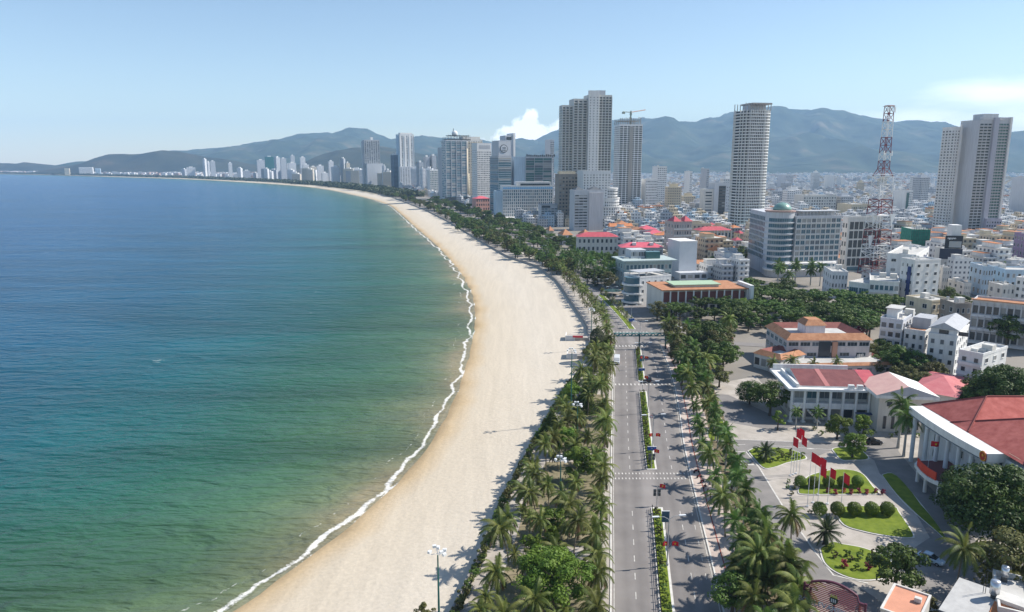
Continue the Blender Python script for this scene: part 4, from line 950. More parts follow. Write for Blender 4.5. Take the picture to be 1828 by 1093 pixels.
b.mbox('roof_overhang',W('pale_teal',(.40,.47,.46)),-2.5,b.w+2.5,-2.5,b.d+1,b.h+.95,b.h+1.7); b.mbox('upper_storey',LGREY,6,b.w-14,8,b.d-1,b.h+1.75,b.h+7); b.grid('F',1,10,b.h+1.8,b.h+7,.7,.5,'plain',ext=(6,b.w-14,8,b.d-1))
b.mbox('round_lantern',GLASST,b.w-15,b.w-6,5,10,b.h+1.76,b.h+6); b.done()
# white curved block beside it
b=flat('white three-storey block with curved balconied end by the road',1141,545,1196,540,16,497,WHITE,3,5,cat='building',name='building',wf=.3,hf=.4,cl=2)
for j in range(3):
    mb=MB(); z=1+j*b.h/3.1; mb.tube([(0,6,z),(0,6,z+.9)],6.5,24); mb.build('curved_balcony',WHITE,b.root)
mb=MB(); mb.tube([(0,6,0),(0,6,b.h)],5.2,24); mb.build('curved_end',GLASSB,b.root); b.mbox('roof_canopy',GREYW,1,b.w-2,3,13,b.h+2.5,b.h+2.8)
for x,y in ((1.5,3.5),(b.w-2.5,3.5),(1.5,12.5),(b.w-2.5,12.5)): b.mbox('canopy_post',LGREY,x,x+.3,y,y+.3,b.h+.1,b.h+2.5)
b.done()
# long two-storey hall with orange terraces and a pale green roof
b=PB('long hall with terracotta terraces and a pale green central roof','building',1182,566,1332,562,26,520,'building')
b.mbox('wall',OFFW,0,b.w,2,b.d,0,b.h); b.mbox('terrace_roof',ORG,-.5,b.w+.5,0,b.d+.5,b.h+.01,b.h+.5); b.mbox('green_roof',GREENR,b.w*.17,b.w*.74,6,19,b.h+1.6,b.h+2.0); b.mbox('clerestory',OFFW,b.w*.2,b.w*.72,7,18,b.h+.51,b.h+1.6)
b.mbox('upper_gallery',mat('dark_maroon',(.20,.07,.06),.8),1,b.w-1,1.6,2,b.h*.55,b.h*.93); b.grid('F',2,14,.4,b.h-.4,.75,.6,'plain',ext=(0,b.w,2,b.d))  # dark maroon strip along the upper storey front
for i in range(12): x=b.w*i/11; b.mbox('column',WHITE,x-.3,x+.3,.2,.8,0,b.h)
b.mbox('end_pylon',WHITE,b.w+.6,b.w+2.4,-2,14,0,b.h+2.2); b.done()
for a,k in [
 (('white villa with blue window walls left of the mast building',1467,532,1510,534,22,487,WHITE,3,5),dict()),
 (('white curved-front wing with long ribbon windows under the mast',1512,548,1566,556,26,505,WHITE,2,3),dict(wf=.9,hf=.45,style='blueframe')),
 (('rounded white institute block carrying the lattice mast',1548,556,1600,560,30,503,WHITE,3,6),dict(wf=.8,hf=.5,style='blueframe',bal=1.0)),
 (('white slab with blue stair strip and sunlit side right of the mast',1600,552,1624,558,16,463,WHITE,6,3),dict(wf=.3,hf=.4)),
 (('brilliant white balconied slab facing right beside the blue stair strip',1626,545,1650,522,14,458,WHITE,5,4),dict(wf=.35,hf=.3)),
 (('white sloped-roof hall with dark louvres right of the mast',1596,520,1624,516,14,441,WHITE,4,3),dict()),
 (('white shop house with dark top storey at the mast foot',1536,520,1572,515,18,488,LGREY,4,5),dict())]:
    b=flat(*a,cat='building',name='building',**k)
    if 'blue stair' in a[0]: b.mbox('stair_glazing',mat('deep_blue_glass',(.03,.05,.16),.25),b.w*.55,b.w*.8,-.3,-.01,2,b.h-3)
    if 'terrace' or 1: pass
    b.done()
# green-netted building
b=PB('building wrapped in dark green scaffold netting','building',1603,474,1654,478,24,410,'building')
b.body(GREENM,par=.3); mb=MB()
for i in range(9): x=b.w*i/8; mb.box(x-.1,x+.1,-.4,-.2,0,b.h+1.5)
for j in range(9): z=1+b.h*j/9; mb.box(0,b.w,-.42,-.25,z,z+.15)
mb.build('scaffold_frame',mat('scaffold_pole',(.05,.12,.10),.6),b.root); b.mbox('lighter_netting',mat('light_green_netting',(.20,.50,.38),.8),b.w+.1,b.w+1,2,16,0,b.h*.8); b.clutter(4); b.done()
# dark-topped shop with a rooftop sign
b=PB('white commercial building with black upper panels and rooftop lettering','shop',1664,492,1712,494,18,447,'shop')
b.body(OFFW); b.grid('F',2,4,1,b.h*.62,.5,.5,'frame'); b.mbox('dark_panel',mat('blue_black_panel',(.035,.04,.065),.5),-3,b.w+.2,-.4,-.01,b.h*.66,b.h+1.2)
b.mbox('roof_billboard',mat('black_sheet',(.03,.03,.035),.5),0,b.w,.6,1.0,b.h+1.25,b.h+10); b.mbox('billboard_poster',mat('grey_poster',(.34,.37,.38),.6,scale=.3,col2=(.42,.39,.36)),b.w*.24,b.w*.94,.42,.59,b.h+2,b.h+6.2); b.mbox('white_box_room',WHITE,b.w*.42,b.w*.95,3,12,b.h+1.3,b.h+17)
b.done()
def text_mesh(txt,size,ext=.04,bold=0.0):
    cu=bpy.data.curves.new('lettering','FONT'); cu.body=txt; cu.size=size; cu.extrude=ext; cu.offset=bold; cu.align_x='CENTER'; cu.align_y='CENTER'
    o=bpy.data.objects.new('tmp',cu); COL.objects.link(o); dg=bpy.context.evaluated_depsgraph_get(); me=bpy.data.meshes.new_from_object(o.evaluated_get(dg)); bpy.data.objects.remove(o); bpy.data.curves.remove(cu); return me
SIGNW=mat('sign_white',(.8,.8,.8),.5)
me=text_mesh('nguyen',b.w*.17,.1,.04); me.materials.append(SIGNW); o=ob('lettering',me,b.root,(b.w*.36,.45,b.h+8.3)); o.rotation_euler=(math.pi/2,0,0)
# mauve house, blue houses and the block of low white houses at the right edge
for a,k in [
 (('mauve painted apartment house at the right picture edge',1803,487,1850,490,20,421,PURPLE,5,5),dict()),
 (('light blue three-storey house with balcony bay, left one at the right edge',1726,530,1768,532,18,478,BLUEW,3,4),dict()),
 (('light blue long house with white roof terrace near the right edge',1768,530,1850,534,16,484,BLUEW,3,6),dict()),
 (('narrow white stair-towered house in front of the light blue long house',1808,545,1828,548,12,497,WHITE,4,2),dict()),
 (('white arched villa right of the small flat roofs',1786,545,1808,545,12,512,OFFW,2,3),dict()),
 (('cream apartment block edge behind the rooftop-lettered building',1722,480,1748,480,16,452,OFFW,3,3),dict()),
 (('white house with broad balconies under the rooftop-lettered building',1656,520,1676,520,14,480,OFFW,3,3),dict()),
 (('low pale roofs cluster house beside the round-crowned trees',1690,530,1722,530,16,508,OFFW,2,4),dict()),
 (('cream flat-roofed house with green tarpaulin neighbour behind the tube houses',1658,590,1696,586,14,540,CREAM,3,4),dict()),
 (('brown-walled low house with rust roof behind the tube houses',1700,600,1728,600,12,545,BROWNW,3,3),dict())]:
    b=flat(*a,**k); b.done()
# long arcaded orange-edged building at the right
b=PB('long grey three-storey building with orange roof edge behind the big trees','building',1728,612,1880,632,12,538,'building')
b.body(LGREY,rm=ORG); b.grid('F',3,12,.5,b.h-.3,.75,.55,'plain',bal=1.2,rail=1,balm=LGREY,fin=1.2); b.mbox('orange_edge',ORG,-.6,b.w+.6,-1.6,.1,b.h+.9,b.h+1.3); b.done()
# three tube houses with sunlit right sides
for a,k in [
 (('tall pale blue tube house with raised front gable, left of the row',1566,634,1605,640,20,570,W('cool_white_render',(.60,.62,.66)),4,3),dict(wf=.7,hf=.6,bal=.5)),
 (('lower white tube house with red roof terrace in the row middle',1609,640,1646,646,18,590,WHITE,3,3),dict(wf=.5,hf=.5)),
 (('white tube house with broad grey sloping roof and arched attic windows',1650,668,1700,676,26,598,WHITE,4,3),dict(wf=.45,hf=.5)),
 (('white tube house half hidden by the dark crowned tree, right of the row',1703,702,1745,712,18,628,WHITE,4,2),dict(wf=.4,hf=.45,bal=.8))]:
    b=flat(*a,cat='tube house',name='tube_house',**k)
    if 'raised front' in a[0]: b.mbox('gable_block',WHITE,1,b.w-3,4,12,b.h+.2,b.h+4); b.mbox('roof_slab',ROOFG,.5,b.w-2,3.5,12.5,b.h+4.01,b.h+4.3)
    if 'red roof' in a[0]: b.mbox('red_terrace',ORG,1,b.w-1,1,6,b.h+.2,b.h+.4); b.mbox('rear_room',GREYW,1,b.w,7,17,b.h+.2,b.h+4.5)
    if 'sloping' in a[0]:
        b.mbox('attic',WHITE,0.3,b.w-.3,1,22,b.h+.13,b.h+2.6); mb=MB(); hip_roof(mb,0,b.w,1,23,b.h+2.62,2.4,ov=.5,gable=True,ridge_axis='y'); mb.build('sloping_roof',W('zinc_roof',(.42,.43,.45)),b.root)
        for i in range(2): b.mbox('attic_window',GLASS,3+i*6,6+i*6,.85,1.2,b.h+.9,b.h+2.3)
    b.done()
# generic low city: nearest houses one by one, the rest as a mass
HW=[('white',WHITE),('cream',CREAM),('grey',LGREY),('off-white',OFFW),('pale blue',BLUEW),('concrete grey',CONC)]
NAMED=[]
for o in list(COL.objects):
    if o.parent is None and o.get('category') and (o.type=='EMPTY') and o.location.y>250: NAMED.append(o.location.copy())
boxes=[]
for o in [o for o in COL.objects if o.parent is None and o.get('category') and o.location.y>240]:
    if o.type=='EMPTY':
        m4=Matrix.Translation(o.location)@Matrix.Rotation(o.rotation_euler.z,4,'Z'); xs=[];ys=[]
        for c in o.children:
            if c.name.split('.')[0] in('wall','left_wing','podium','left_volume','mid_volume','end_wall') and c.data:
                for v in c.bound_box:
                    q=m4@Vector(v); xs.append(q.x); ys.append(q.y)
        if xs: boxes.append((min(xs)-5,max(xs)+5,min(ys)-6,max(ys)+4))
def free(x,y,r=5):
    for a,b_,c,d in boxes:
        if a-r<x<b_+r and c-r<y<d+r: return False
    return True
TREEZONE=[G_([(1375,488),(1680,488),(1690,560),(1375,560)]),G_([(1090,603),(1200,604),(1330,520),(1480,525),(1560,570),(1620,640),(1330,640),(1180,615)])]
cells=[]
y=480
while y<5200:
    st=14 if y<1200 else (20 if y<2200 else 34)
    x=max(interp_x(RR,min(y,2100))+ (60 if y<2100 else 60),interp_x(WL,y)+80)
    x=max(x,gx(1090,y)) if y<900 else x
    xm=gx(1860,y)
    if y>2500: x=max(x,gx(420,y))
    while x<xm:
        cx_=x+rnd.uniform(-3,3); cy_=y+rnd.uniform(-4,4)
        if rnd.random()<.90 and free(cx_,cy_): cells.append((cx_,cy_))
        x+=st*rnd.uniform(.75,1.15)*.85
    y+=st*1.25
cells=[c for c in cells if not any(inpoly(c,t) for t in TREEZONE)]
cells.sort(key=lambda c:c[1])
WMC=[winmat('white_house_wall',(.70,.69,.67),(.12,.13,.15),3.4,3.0,.45,.42),winmat('cream_house_wall',(.56,.48,.36),(.12,.12,.12),3.4,3.0,.45,.42),winmat('grey_house_wall',(.44,.45,.46),(.10,.11,.13),3.4,3.0,.5,.42),winmat('blue_house_wall',(.40,.50,.58),(.10,.12,.14),3.4,3.0,.45,.42)]
WMN=['white','cream','grey','pale blue']
def house_mesh(k,w,d,h,rt):
    mb=MB(); mb.box(-w/2,w/2,-d/2,d/2,0,h,0)
    t=.2
    if rt==0:
        mb.box(-w/2,w/2,-d/2,-d/2+t,h+.002,h+.9,1); mb.box(-w/2,w/2,d/2-t,d/2,h+.002,h+.9,1); mb.box(-w/2,-w/2+t,-d/2+t,d/2-t,h+.002,h+.9,1); mb.box(w/2-t,w/2,-d/2+t,d/2-t,h+.002,h+.9,1); mb.box(-w/2+t,w/2-t,-d/2+t,d/2-t,h+.003,h+.1,2)
        mb.box(-w*.3,w*.35,d*.05,d*.4,h+.11,h+3.0,1); mb.box(-w*.35,w*.4,d*.03,d*.42,h+3.01,h+3.2,2); mb.tube([(w*.2,-d*.2,h+1),(w*.2,-d*.2,h+2.4)],.6,7,3); mb.box(w*.2-.5,w*.2+.5,-d*.2-.5,-d*.2+.5,h+.1,h+.95,1)
    elif rt==1: hip_roof(mb,-w/2,w/2,-d/2,d/2,h+.01,2.6,4,ov=.5)
    elif rt==2: hip_roof(mb,-w/2,w/2,-d/2,d/2,h+.01,2.2,4,ov=.4,gable=True,ridge_axis='y')
    else:
        mb.box(-w/2-.2,w/2+.2,-d/2-.6,d/2,h+.01,h+.3,2); mb.box(-w*.4,w*.1,-d*.3,d*.3,h+.31,h+2.8,1); mb.box(-w*.45,w*.15,-d*.33,d*.33,h+2.81,h+3.0,4)
    for j in range(1,int(h/3.4)+1): mb.box(-w/2+.3,w/2-.3,-d/2-.9,-d/2-.001,j*3.4-.3,j*3.4+.55,1)
    return mb.mesh('house',[WMC[k],[WHITE,CREAM,LGREY,BLUEW][k],ROOFG,STEEL,(TERRA,REDR,ORG)[rnd.randrange(3)]])
protos=[]
for i in range(26):
    k=rnd.choices([0,1,2,3],[6,1.6,3,.9])[0]; protos.append((k,house_mesh(k,rnd.uniform(6,11),rnd.uniform(11,17),rnd.choice([6.8,7,10.2,10.2,13.6,13.6,17]),rnd.choices([0,1,2,3],[7,.6,.5,1.6])[0])))
MR=[]
for i in range(34):
    x,y=rnd.choice([c for c in cells if 1000<c[1]<2600 and gx(1150,c[1])<c[0]<gx(1640,c[1])]); k=rnd.choice([0,0,0,1,2,2]); w_=rnd.uniform(12,20); d_=rnd.uniform(14,22); h_=rnd.choice([22,27,31,36,44,54])
    mb=MB(); mb.box(-w_/2,w_/2,-d_/2,d_/2,0,h_,0); mb.box(-w_/2-.2,w_/2+.2,-d_/2-.2,d_/2+.2,h_+.01,h_+1,1); mb.box(-w_*.25,w_*.3,-d_*.2,d_*.3,h_+1.01,h_+5,1); mb.box(-w_*.1,w_*.15,-d_*.1,d_*.1,h_+5.01,h_+7,2)
    for q in range(1,int(h_/3.4)): mb.box(-w_/2+w_*.1,-w_/2+w_*.45,-d_/2-1.1,-d_/2-.001,q*3.4-.3,q*3.4+.5,1)
    o=mb.build('midrise_block',[WMC[k],[WHITE,CREAM,LGREY,BLUEW][k],ROOFG],None,(x,y,-.1),rnd.uniform(-.1,.25)); tag(o,f'{WMN[k]} mid-rise block standing above the dense low city','apartment block',f'{WMN[k]} mid-rise blocks of the city')
near=cells[:290]
for (x,y) in near:
    k,me=rnd.choice(protos); o=ob('house',me,None,(x,y,-.1),rnd.choice([0,0,math.pi/2,0])+rnd.uniform(-.12,.12)+.1,(1.3,1.3,1.15) if rnd.random()<.4 else None)
    tag(o,f'{WMN[k]} low house packed in the dense city behind the domed hotel','house',f'{WMN[k]} low houses of the dense city')
mass=[MB() for _ in range(4)]
for (x,y) in cells[290:]:
    k=rnd.choices([0,1,2,3],[6.5,1.6,3,.6])[0]; h=rnd.choice([7,7,10,10,14,14,17,24 if rnd.random()<.12 else 10]); w_=rnd.uniform(7,13)*(1 if y<2200 else 1.6); d_=rnd.uniform(9,16)*(1 if y<2200 else 1.4)
    r=rnd.uniform(-.15,.25)
    q=mass[k]; q.box(x-w_/2,x+w_/2,y-d_/2,y+d_/2,-.1,h,0,r); q.box(x-w_*.3,x+w_*.2,y-d_*.2,y+d_*.3,h+.01,h+3,0,r)
    if rnd.random()<.09: q.box(x-w_/2-.3,x+w_/2+.3,y-d_/2-.3,y+d_/2+.3,h+.02,h+.8,1,r)
ms=MB()
for k,q in enumerate(mass):
    o=len(ms.v); ms.v+=q.v; ms.f+=[tuple(i+o for i in f) for f in q.f]; ms.m+=[m_*4+k if m_==0 else 4 for m_ in q.m]; ms.t+=q.t
o=ms.build('distant_city',WMC+[TERRA]); o['kind']='stuff'
# far shore town on the left and behind the bay
ms=MB()
for i in range(1500):
    px=rnd.uniform(-60,520); Y0=None
    x_,y_=g(px,310 if px<100 else 310+ (px-100)*.022,0)
    x=x_; y=y_+rnd.uniform(40,900)
    xw=interp_x(WL,y)
    if px<100: y=rnd.uniform(6250,7200); x=gx(px,y); 
    if x<interp_x(WL,min(y,7400))+35: continue
    w_=rnd.uniform(12,36); d_=rnd.uniform(10,25); h=rnd.choice([7,9,12,15,18]); ms.box(x-w_/2,x+w_/2,y-d_/2,y+d_/2,-.1,h,rnd.choice([0,0,0,1]))
o=ms.build('far_shore_town',[mat('far_white',(.62,.61,.60),.9),mat('far_roofs',(.42,.30,.25),.9)]); o['kind']='stuff'
b=PB('wide white hotel on the far left shore under the hill','hotel',142,313,168,312,60,299,'hotel'); b.body(WHITE); b.grid('F',7,20,6,b.h-6,.6,.5,'plain',cap=30); b.done()
b=PB('cream block on the far left shore left of the wide white hotel','building',116,313,126,312.6,40,301,'building'); b.body(CREAM); b.grid('F',6,6,6,b.h-6,.5,.5,'plain',cap=20); b.done()
b=PB('small glassy blue block right of the wide white far hotel','building',171,313.4,181,313,40,301,'building'); b.body(BLUEW); b.grid('F',6,5,6,b.h-6,.6,.6,'blue',cap=20); b.done()
# ------------------------------------------------------------ compound buildings
def mansard(b,x0,x1,y0,y1,z,d,h,m,inner=None,name='mansard_roof'):
    mb=MB(); o=[(x0,y0),(x1,y0),(x1,y1),(x0,y1)]; i=[(x0+d,y0+d),(x1-d,y0+d),(x1-d,y1-d),(x0+d,y1-d)]; j=[(x0+2*d,y0+2*d),(x1-2*d,y0+2*d),(x1-2*d,y1-2*d),(x0+2*d,y1-2*d)]
    for k in range(4):
        n=(k+1)%4; mb.quad((*o[k],z),(*o[n],z),(*i[n],z+h),(*i[k],z+h),0)
        if inner: mb.quad((*i[k],z+h),(*i[n],z+h),(*j[n],z+.3),(*j[k],z+.3),1)
    if inner: mb.quad(*[(*p,z+.3) for p in j],2)
    else: mb.quad(*[(*p,z+h) for p in i],0)
    return mb.build(name,[m,inner or m,ROOFG],b.root)
INR=mat('inner_red_roof',(.20,.07,.06),.8,scale=.5,col2=(.28,.10,.08))
PKW=W('pink_white_render',(.58,.52,.50))
b=PB('pinkish two-storey office with orange mansard roof ring and small roof pavilion','office building',1403,655,1549,655,23,607,'office_building')
b.mbox('wall',PKW,0,b.w,0,b.d,0,b.h); b.grid('F',1,7,b.h-3.2,b.h-.6,.86,.62,'frame',shift=.8); b.grid('F',1,5,3.6,6.4,.6,.55,'frame'); b.grid('L',2,5,3,b.h-.4,.7,.5,'blueframe')
mansard(b,-.8,b.w+.8,-.8,b.d+.8,b.h+.02,2.6,2.2,ORG,INR)
b.mbox('entrance_glazing',GLASS,b.w*.38,b.w*.52,-.4,-.01,2,b.h-.6); b.mbox('entrance_pier',mat('orange_render',(.50,.27,.18),.85),b.w*.54,b.w*.6,-.8,-.01,0,b.h-.6)
b.mbox('roof_pavilion',WHITE,b.w*.30,b.w*.54,7,15,b.h+.4,b.h+4); mansard(b,b.w*.28,b.w*.56,6.5,15.5,b.h+4.02,1.9,2.0,ORG); b.done()
b=PB('low terrace wing with orange tiled edge in front of the pinkish office','terrace wing',1385,672,1594,668,19,655,'terrace_wing',h=3.6)
b.mbox('wall',PKW,0,b.w,0,b.d-4,0,b.h); mansard(b,-.5,b.w+.5,-.5,b.d-4,b.h+.02,1.2,1.0,ORG,INR); 
for i in range(9): x=b.w*.80+i*.8; b.mbox('balustrade_post',WHITE,x,x+.3,9+i*.3,9.3+i*.3,b.h+.4,b.h+1.6)
b.grid('F',1,12,.4,3.2,.5,.5,'plain'); b.done()
b=PB('small annexe with folded orange roofs at the left end of the pinkish office','annexe',1345,655,1392,668,14,632,'annexe',h=5.5)
b.mbox('wall',WHITE,0,b.w,0,b.d,0,b.h); mansard(b,-.5,b.w+.5,-.5,b.d+.5,b.h+.02,2.0,1.6,ORG,INR); b.grid('F',1,4,.5,5,.7,.6,'plain'); b.grid('L',1,3,.5,5,.6,.6,'plain'); b.done()
# conference house with maroon roof
b=PB('white two-storey conference house with columns and maroon metal roof','conference hall',1408,753,1552,757,19,692,'conference_hall')
h=b.h; b.mbox('wall',OFFW,1.5,b.w,2.6,b.d,0,h-.9); b.mbox('roof_slab',WHITE,-.8,b.w+.2,-.6,b.d+2,h-.88,h-.2); 
b.mbox('upper_gallery',WHITE,0,b.w,.2,2.59,h*.40,h*.56)
mb=MB(); mb.quad((3,1.5,h+.2),(b.w-1,1.5,h+.2),(b.w-1,12.5,h+2.4),(3,12.5,h+2.4),0); mb.quad((3,12.5,h+2.4),(b.w-1,12.5,h+2.4),(b.w-1,19,h+.6),(3,19,h+.6),0)
mb.quad((3,1.5,-.19+h),(b.w-1,1.5,-.19+h),(b.w-1,1.5,h+.2),(3,1.5,h+.2),1); mb.add([(3,1.5,h-.19),(3,19,h-.19),(3,19,h+.6),(3,12.5,h+2.4),(3,1.5,h+.2)],[(4,3,2,1,0)],1); mb.build('maroon_roof',[MAROON,WHITE],b.root)
mb=MB()
mb.quad((b.w*.44,1.45,h+.26),(b.w*.50,1.45,h+.26),(b.w*.50,12.4,h+2.47),(b.w*.44,12.4,h+2.47)); mb.build('roof_stripe',mat('faded_red_roof',(.42,.16,.15),.7),b.root)
mb=MB(); mb.quad((b.w-.98,1.45,h+.26),(b.w+3.5,1.45,h+.26),(b.w+3.5,12.4,h+2.47),(b.w-.98,12.4,h+2.47)); mb.quad((b.w-.98,12.4,h+2.47),(b.w+3.5,12.4,h+2.47),(b.w+3.5,19,h+.66),(b.w-.98,19,h+.66)); mb.build('end_roof',REDR,b.root)
for x in (2.2,): b.mbox('roof_upstand',WHITE,x-.5,x+.2,.8,18,h-.18,h+.9)
b.mbox('rear_parapet',WHITE,0,b.w,20,20.6,h-.18,h+1.6)
for i in range(7):
    x=.4+i*(b.w-1)/6; mb=MB(); mb.tube([(x,.1,0),(x,.1,h-.9)],.38,12); mb.box(x-.6,x+.6,-.5,.7,0,.5); mb.build('column',WHITE,b.root,smooth=False)
b.grid('F',1,6,h*.6,h-1.2,.82,.8,'blueframe',ext=(1.5,b.w,2.6,b.d)); b.grid('F',1,6,.6,h*.38,.7,.8,'plain',ext=(1.5,b.w,2.6,b.d)); b.grid('L',2,4,.5,h-1,.5,.5,'plain',ext=(1.5,b.w,2.6,b.d))
b.mbox('entrance_awning',mat('blue_awning',(.04,.07,.16),.5),b.w*.80,b.w*1.0,-2.2,-.7,h*.34,h*.36)
mb=MB(); 
for i in range(8): mb.box(5+i*.45,5.46+i*.45,-2,.0,h*.38-.45*(i+1),h*.38-.45*i)
mb.build('stair',OFFW,b.root)
for x in (b.w-6,b.w-3.5): mb=MB(); mb.box(x-.8,x+.8,-.1,.9,h-.19,h+1.1); mb.build('air_conditioner',WHITE,b.root)
b.done()
b=PB('cream gabled pavilion with tall slit windows joined to the conference house','pavilion',1564,770,1658,774,14,703,'pavilion')
h=b.h; b.mbox('wall',CREAM if 0 else W('warm_white_render',(.60,.56,.50)),0,b.w,0,b.d,0,h-1); b.mbox('cornice',WHITE,-1.3,b.w+1.3,-1.3,b.d,h-.99,h-.1)
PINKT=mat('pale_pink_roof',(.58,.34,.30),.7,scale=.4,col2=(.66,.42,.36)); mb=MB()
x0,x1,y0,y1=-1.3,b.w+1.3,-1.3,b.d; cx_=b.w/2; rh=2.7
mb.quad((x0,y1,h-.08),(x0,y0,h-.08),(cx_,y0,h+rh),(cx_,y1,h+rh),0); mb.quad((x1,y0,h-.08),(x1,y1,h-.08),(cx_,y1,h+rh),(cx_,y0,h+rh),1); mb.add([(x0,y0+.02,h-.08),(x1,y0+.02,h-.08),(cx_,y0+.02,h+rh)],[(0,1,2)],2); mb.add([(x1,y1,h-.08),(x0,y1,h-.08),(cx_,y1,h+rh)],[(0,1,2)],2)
mb.build('gable_roof',[PINKT,WHITE,GREYW],b.root)  # right slope is white: sunlit gloss put into the colour
for i in range(5): x=1.6+i*2.2; b.mbox('slit_window',GLASS,x,x+.8,-.12,.1,1,h*.42); 
b.mbox('attic_window',GLASS,2.2,3.6,-.12,.1,h*.68,h*.80); b.done()
b=PB('long single-storey hall with plain red metal roof behind the gabled pavilion','hall',1628,728,1702,742,26,712,'hall',h=6)
b.mbox('wall',OFFW,0,b.w,0,b.d,0,b.h); mb=MB(); hip_roof(mb,0,b.w,0,b.d,b.h+.02,2.6,ov=.8,ridge_axis='x'); mb.build('roof',mat('rose_tin_roof',(.48,.13,.14),.6,scale=.3,col2=(.55,.19,.19)),b.root); b.done()
# state office with red tiled roof; its colonnade faces the sea
hh=13.2
root=thing('state_office','white state office with curved colonnade and big red tiled roof','office building',(102.6,145,-.1))
class _B: pass
s=Bd('x','x',(0,0),(1,0),1,hh); bpy.data.objects.remove(s.root); s.root=root; s.w=44; s.d=34; s.h=hh
s.mbox('wall',W('cool_white_facade',(.60,.62,.64)),3.2,44,-3,34,0,hh)
TILE=mat('red_clay_tiles',(.36,.085,.07),.85,scale=.5,col2=(.50,.15,.125),bump=.2)
N_,L_N=nt(TILE); wv=N_.new('ShaderNodeTexWave'); wv.wave_type='BANDS'; wv.bands_direction='Y'; wv.inputs['Scale'].default_value=1.6; wv.inputs['Distortion'].default_value=1.5
tcx=N_.new('ShaderNodeTexCoord'); L_N.new(tcx.outputs['Object'],wv.inputs['Vector']); bpx=N_.new('ShaderNodeBump'); bpx.inputs['Strength'].default_value=.35; bpx.inputs['Distance'].default_value=.3; L_N.new(wv.outputs['Fac'],bpx.inputs['Height']); L_N.new(bpx.outputs['Normal'],N_['Principled BSDF'].inputs['Normal'])
mb=MB(); hip_roof(mb,3.2,32,15,34,hh+1.2,5.4,ov=.3); mb.build('roof',TILE,root)
mb=MB(); hip_roof(mb,3.0,42,-4,21,hh+1.15,5.8,ov=.3,ridge_axis='x'); mb.build('roof',TILE,root)
mb=MB(); hip_roof(mb,24,46,-9,12,hh+1.1,6.0,ov=.5,ridge_axis='y'); mb.build('roof',TILE,root)
RIDGE=mat('dark_ridge_tiles',(.20,.05,.045),.8)
mb=MB(); mb.tube([(12.7,24.5,hh+6.6),(22.5,24.5,hh+6.6)],.25,6); mb.tube([(15.5,8.5,hh+6.95),(29.5,8.5,hh+6.95)],.25,6)
for a,c in (((2.7,-4.3,hh+1.2),(15.5,8.5,hh+6.95)),((2.7,21.3,hh+1.2),(15.5,8.5,hh+6.95)),((2.9,34.3,hh+1.25),(12.7,24.5,hh+6.6)),((2.9,14.7,hh+1.25),(12.7,24.5,hh+6.6)),((42.3,-4.3,hh+1.2),(29.5,8.5,hh+6.95))): mb.tube([a,c],.22,5)
mb.build('ridge_cap',RIDGE,root)
def arcx(y): return -1.0+ (y-17)**2/260.0
ys_=[2+i*1.75 for i in range(19)]
mb=MB(); inner=[(arcx(y)+3.4+.8,y) for y in ys_]; outer=[(arcx(y)-.7,y) for y in ys_]
for a,c,d,e in zip(outer,outer[1:],inner,inner[1:]):
    mb.quad((*a,hh-.6),(*c,hh-.6),(*c,hh+1.1),(*a,hh+1.1)) ; mb.quad((*a,hh+1.1),(*c,hh+1.1),(*e,hh+1.1),(*d,hh+1.1)); mb.quad((*a,hh-.9),(*d,hh-.9),(*e,hh-.9),(*c,hh-.9)); mb.quad((*d,hh-.9),(*d,hh+1.1),(*e,hh+1.1),(*e,hh-.9))
mb.quad((*outer[0],hh-.9),(*outer[0],hh+1.1),(*inner[0],hh+1.1),(*inner[0],hh-.9)); mb.quad((*outer[-1],hh-.9),(*inner[-1],hh-.9),(*inner[-1],hh+1.1),(*outer[-1],hh+1.1))
mb.build('curved_fascia',WHITE,root)
for y in (3.4,7.6,11.8,16,20.2,25,31.5):
    mb=MB(); x=arcx(y)+.3; mb.tube([(x,y,0),(x,y,hh-.9)],.5,14); mb.build('column',W('column_white',(.62,.65,.68)),root)
for j in range(3):
    for y in (3,7.5,12,16.5,21.5,27): o=ob('window',win_mesh(1.3,1.9,'frame'),root,(3.15,y,3.2+4.0*j),-math.pi/2)
mb=MB(); P=[(-6.6,8.2),(-7.6,11),(-7.3,15),(-6.2,19),(-4.2,21.0),(3.1,21.0),(3.1,7.4),(-4.2,7.4)]; mb.prism(P,4.0,4.9); mb.build('entrance_canopy',WHITE,root)
mb=MB(); mb.prism(inset(P,.7),4.91,5.0); mb.build('canopy_floor',mat('maroon_paving',(.16,.06,.06),.8),root)
for x,y in ((-6.0,8.9),(-6.4,13.5),(-5.0,19.2)): mb=MB(); mb.tube([(x,y,0),(x,y,4)],.4,10); mb.build('canopy_post',WHITE,root)
SR=mat('banner_red',(.62,.06,.03),.6,var=.12,scale=.7)
mb=MB(); B_=[(-7.0,9.0),(-7.4,11.5),(-7.2,14.5),(-6.5,17.5)]
for a,c in zip(B_,B_[1:]): mb.prism([a,c,(c[0]+.25,c[1]),(a[0]+.25,a[1])],5.05,6.9)
mb.build('red_banner_board',SR,root)
s.mbox('roof_box',CREAM,3.4,9,-2,1.5,hh+1.12,hh+1.5)
mb=MB(); mb.tube([(arcx(3)-.85,3,hh+.2),(arcx(3)-.72,3,hh+.2)],1.15,20); mb.build('state_emblem',mat('emblem_red',(.45,.03,.02),.5),root)
GOLD=mat('emblem_gold',(.75,.45,.05),.4)
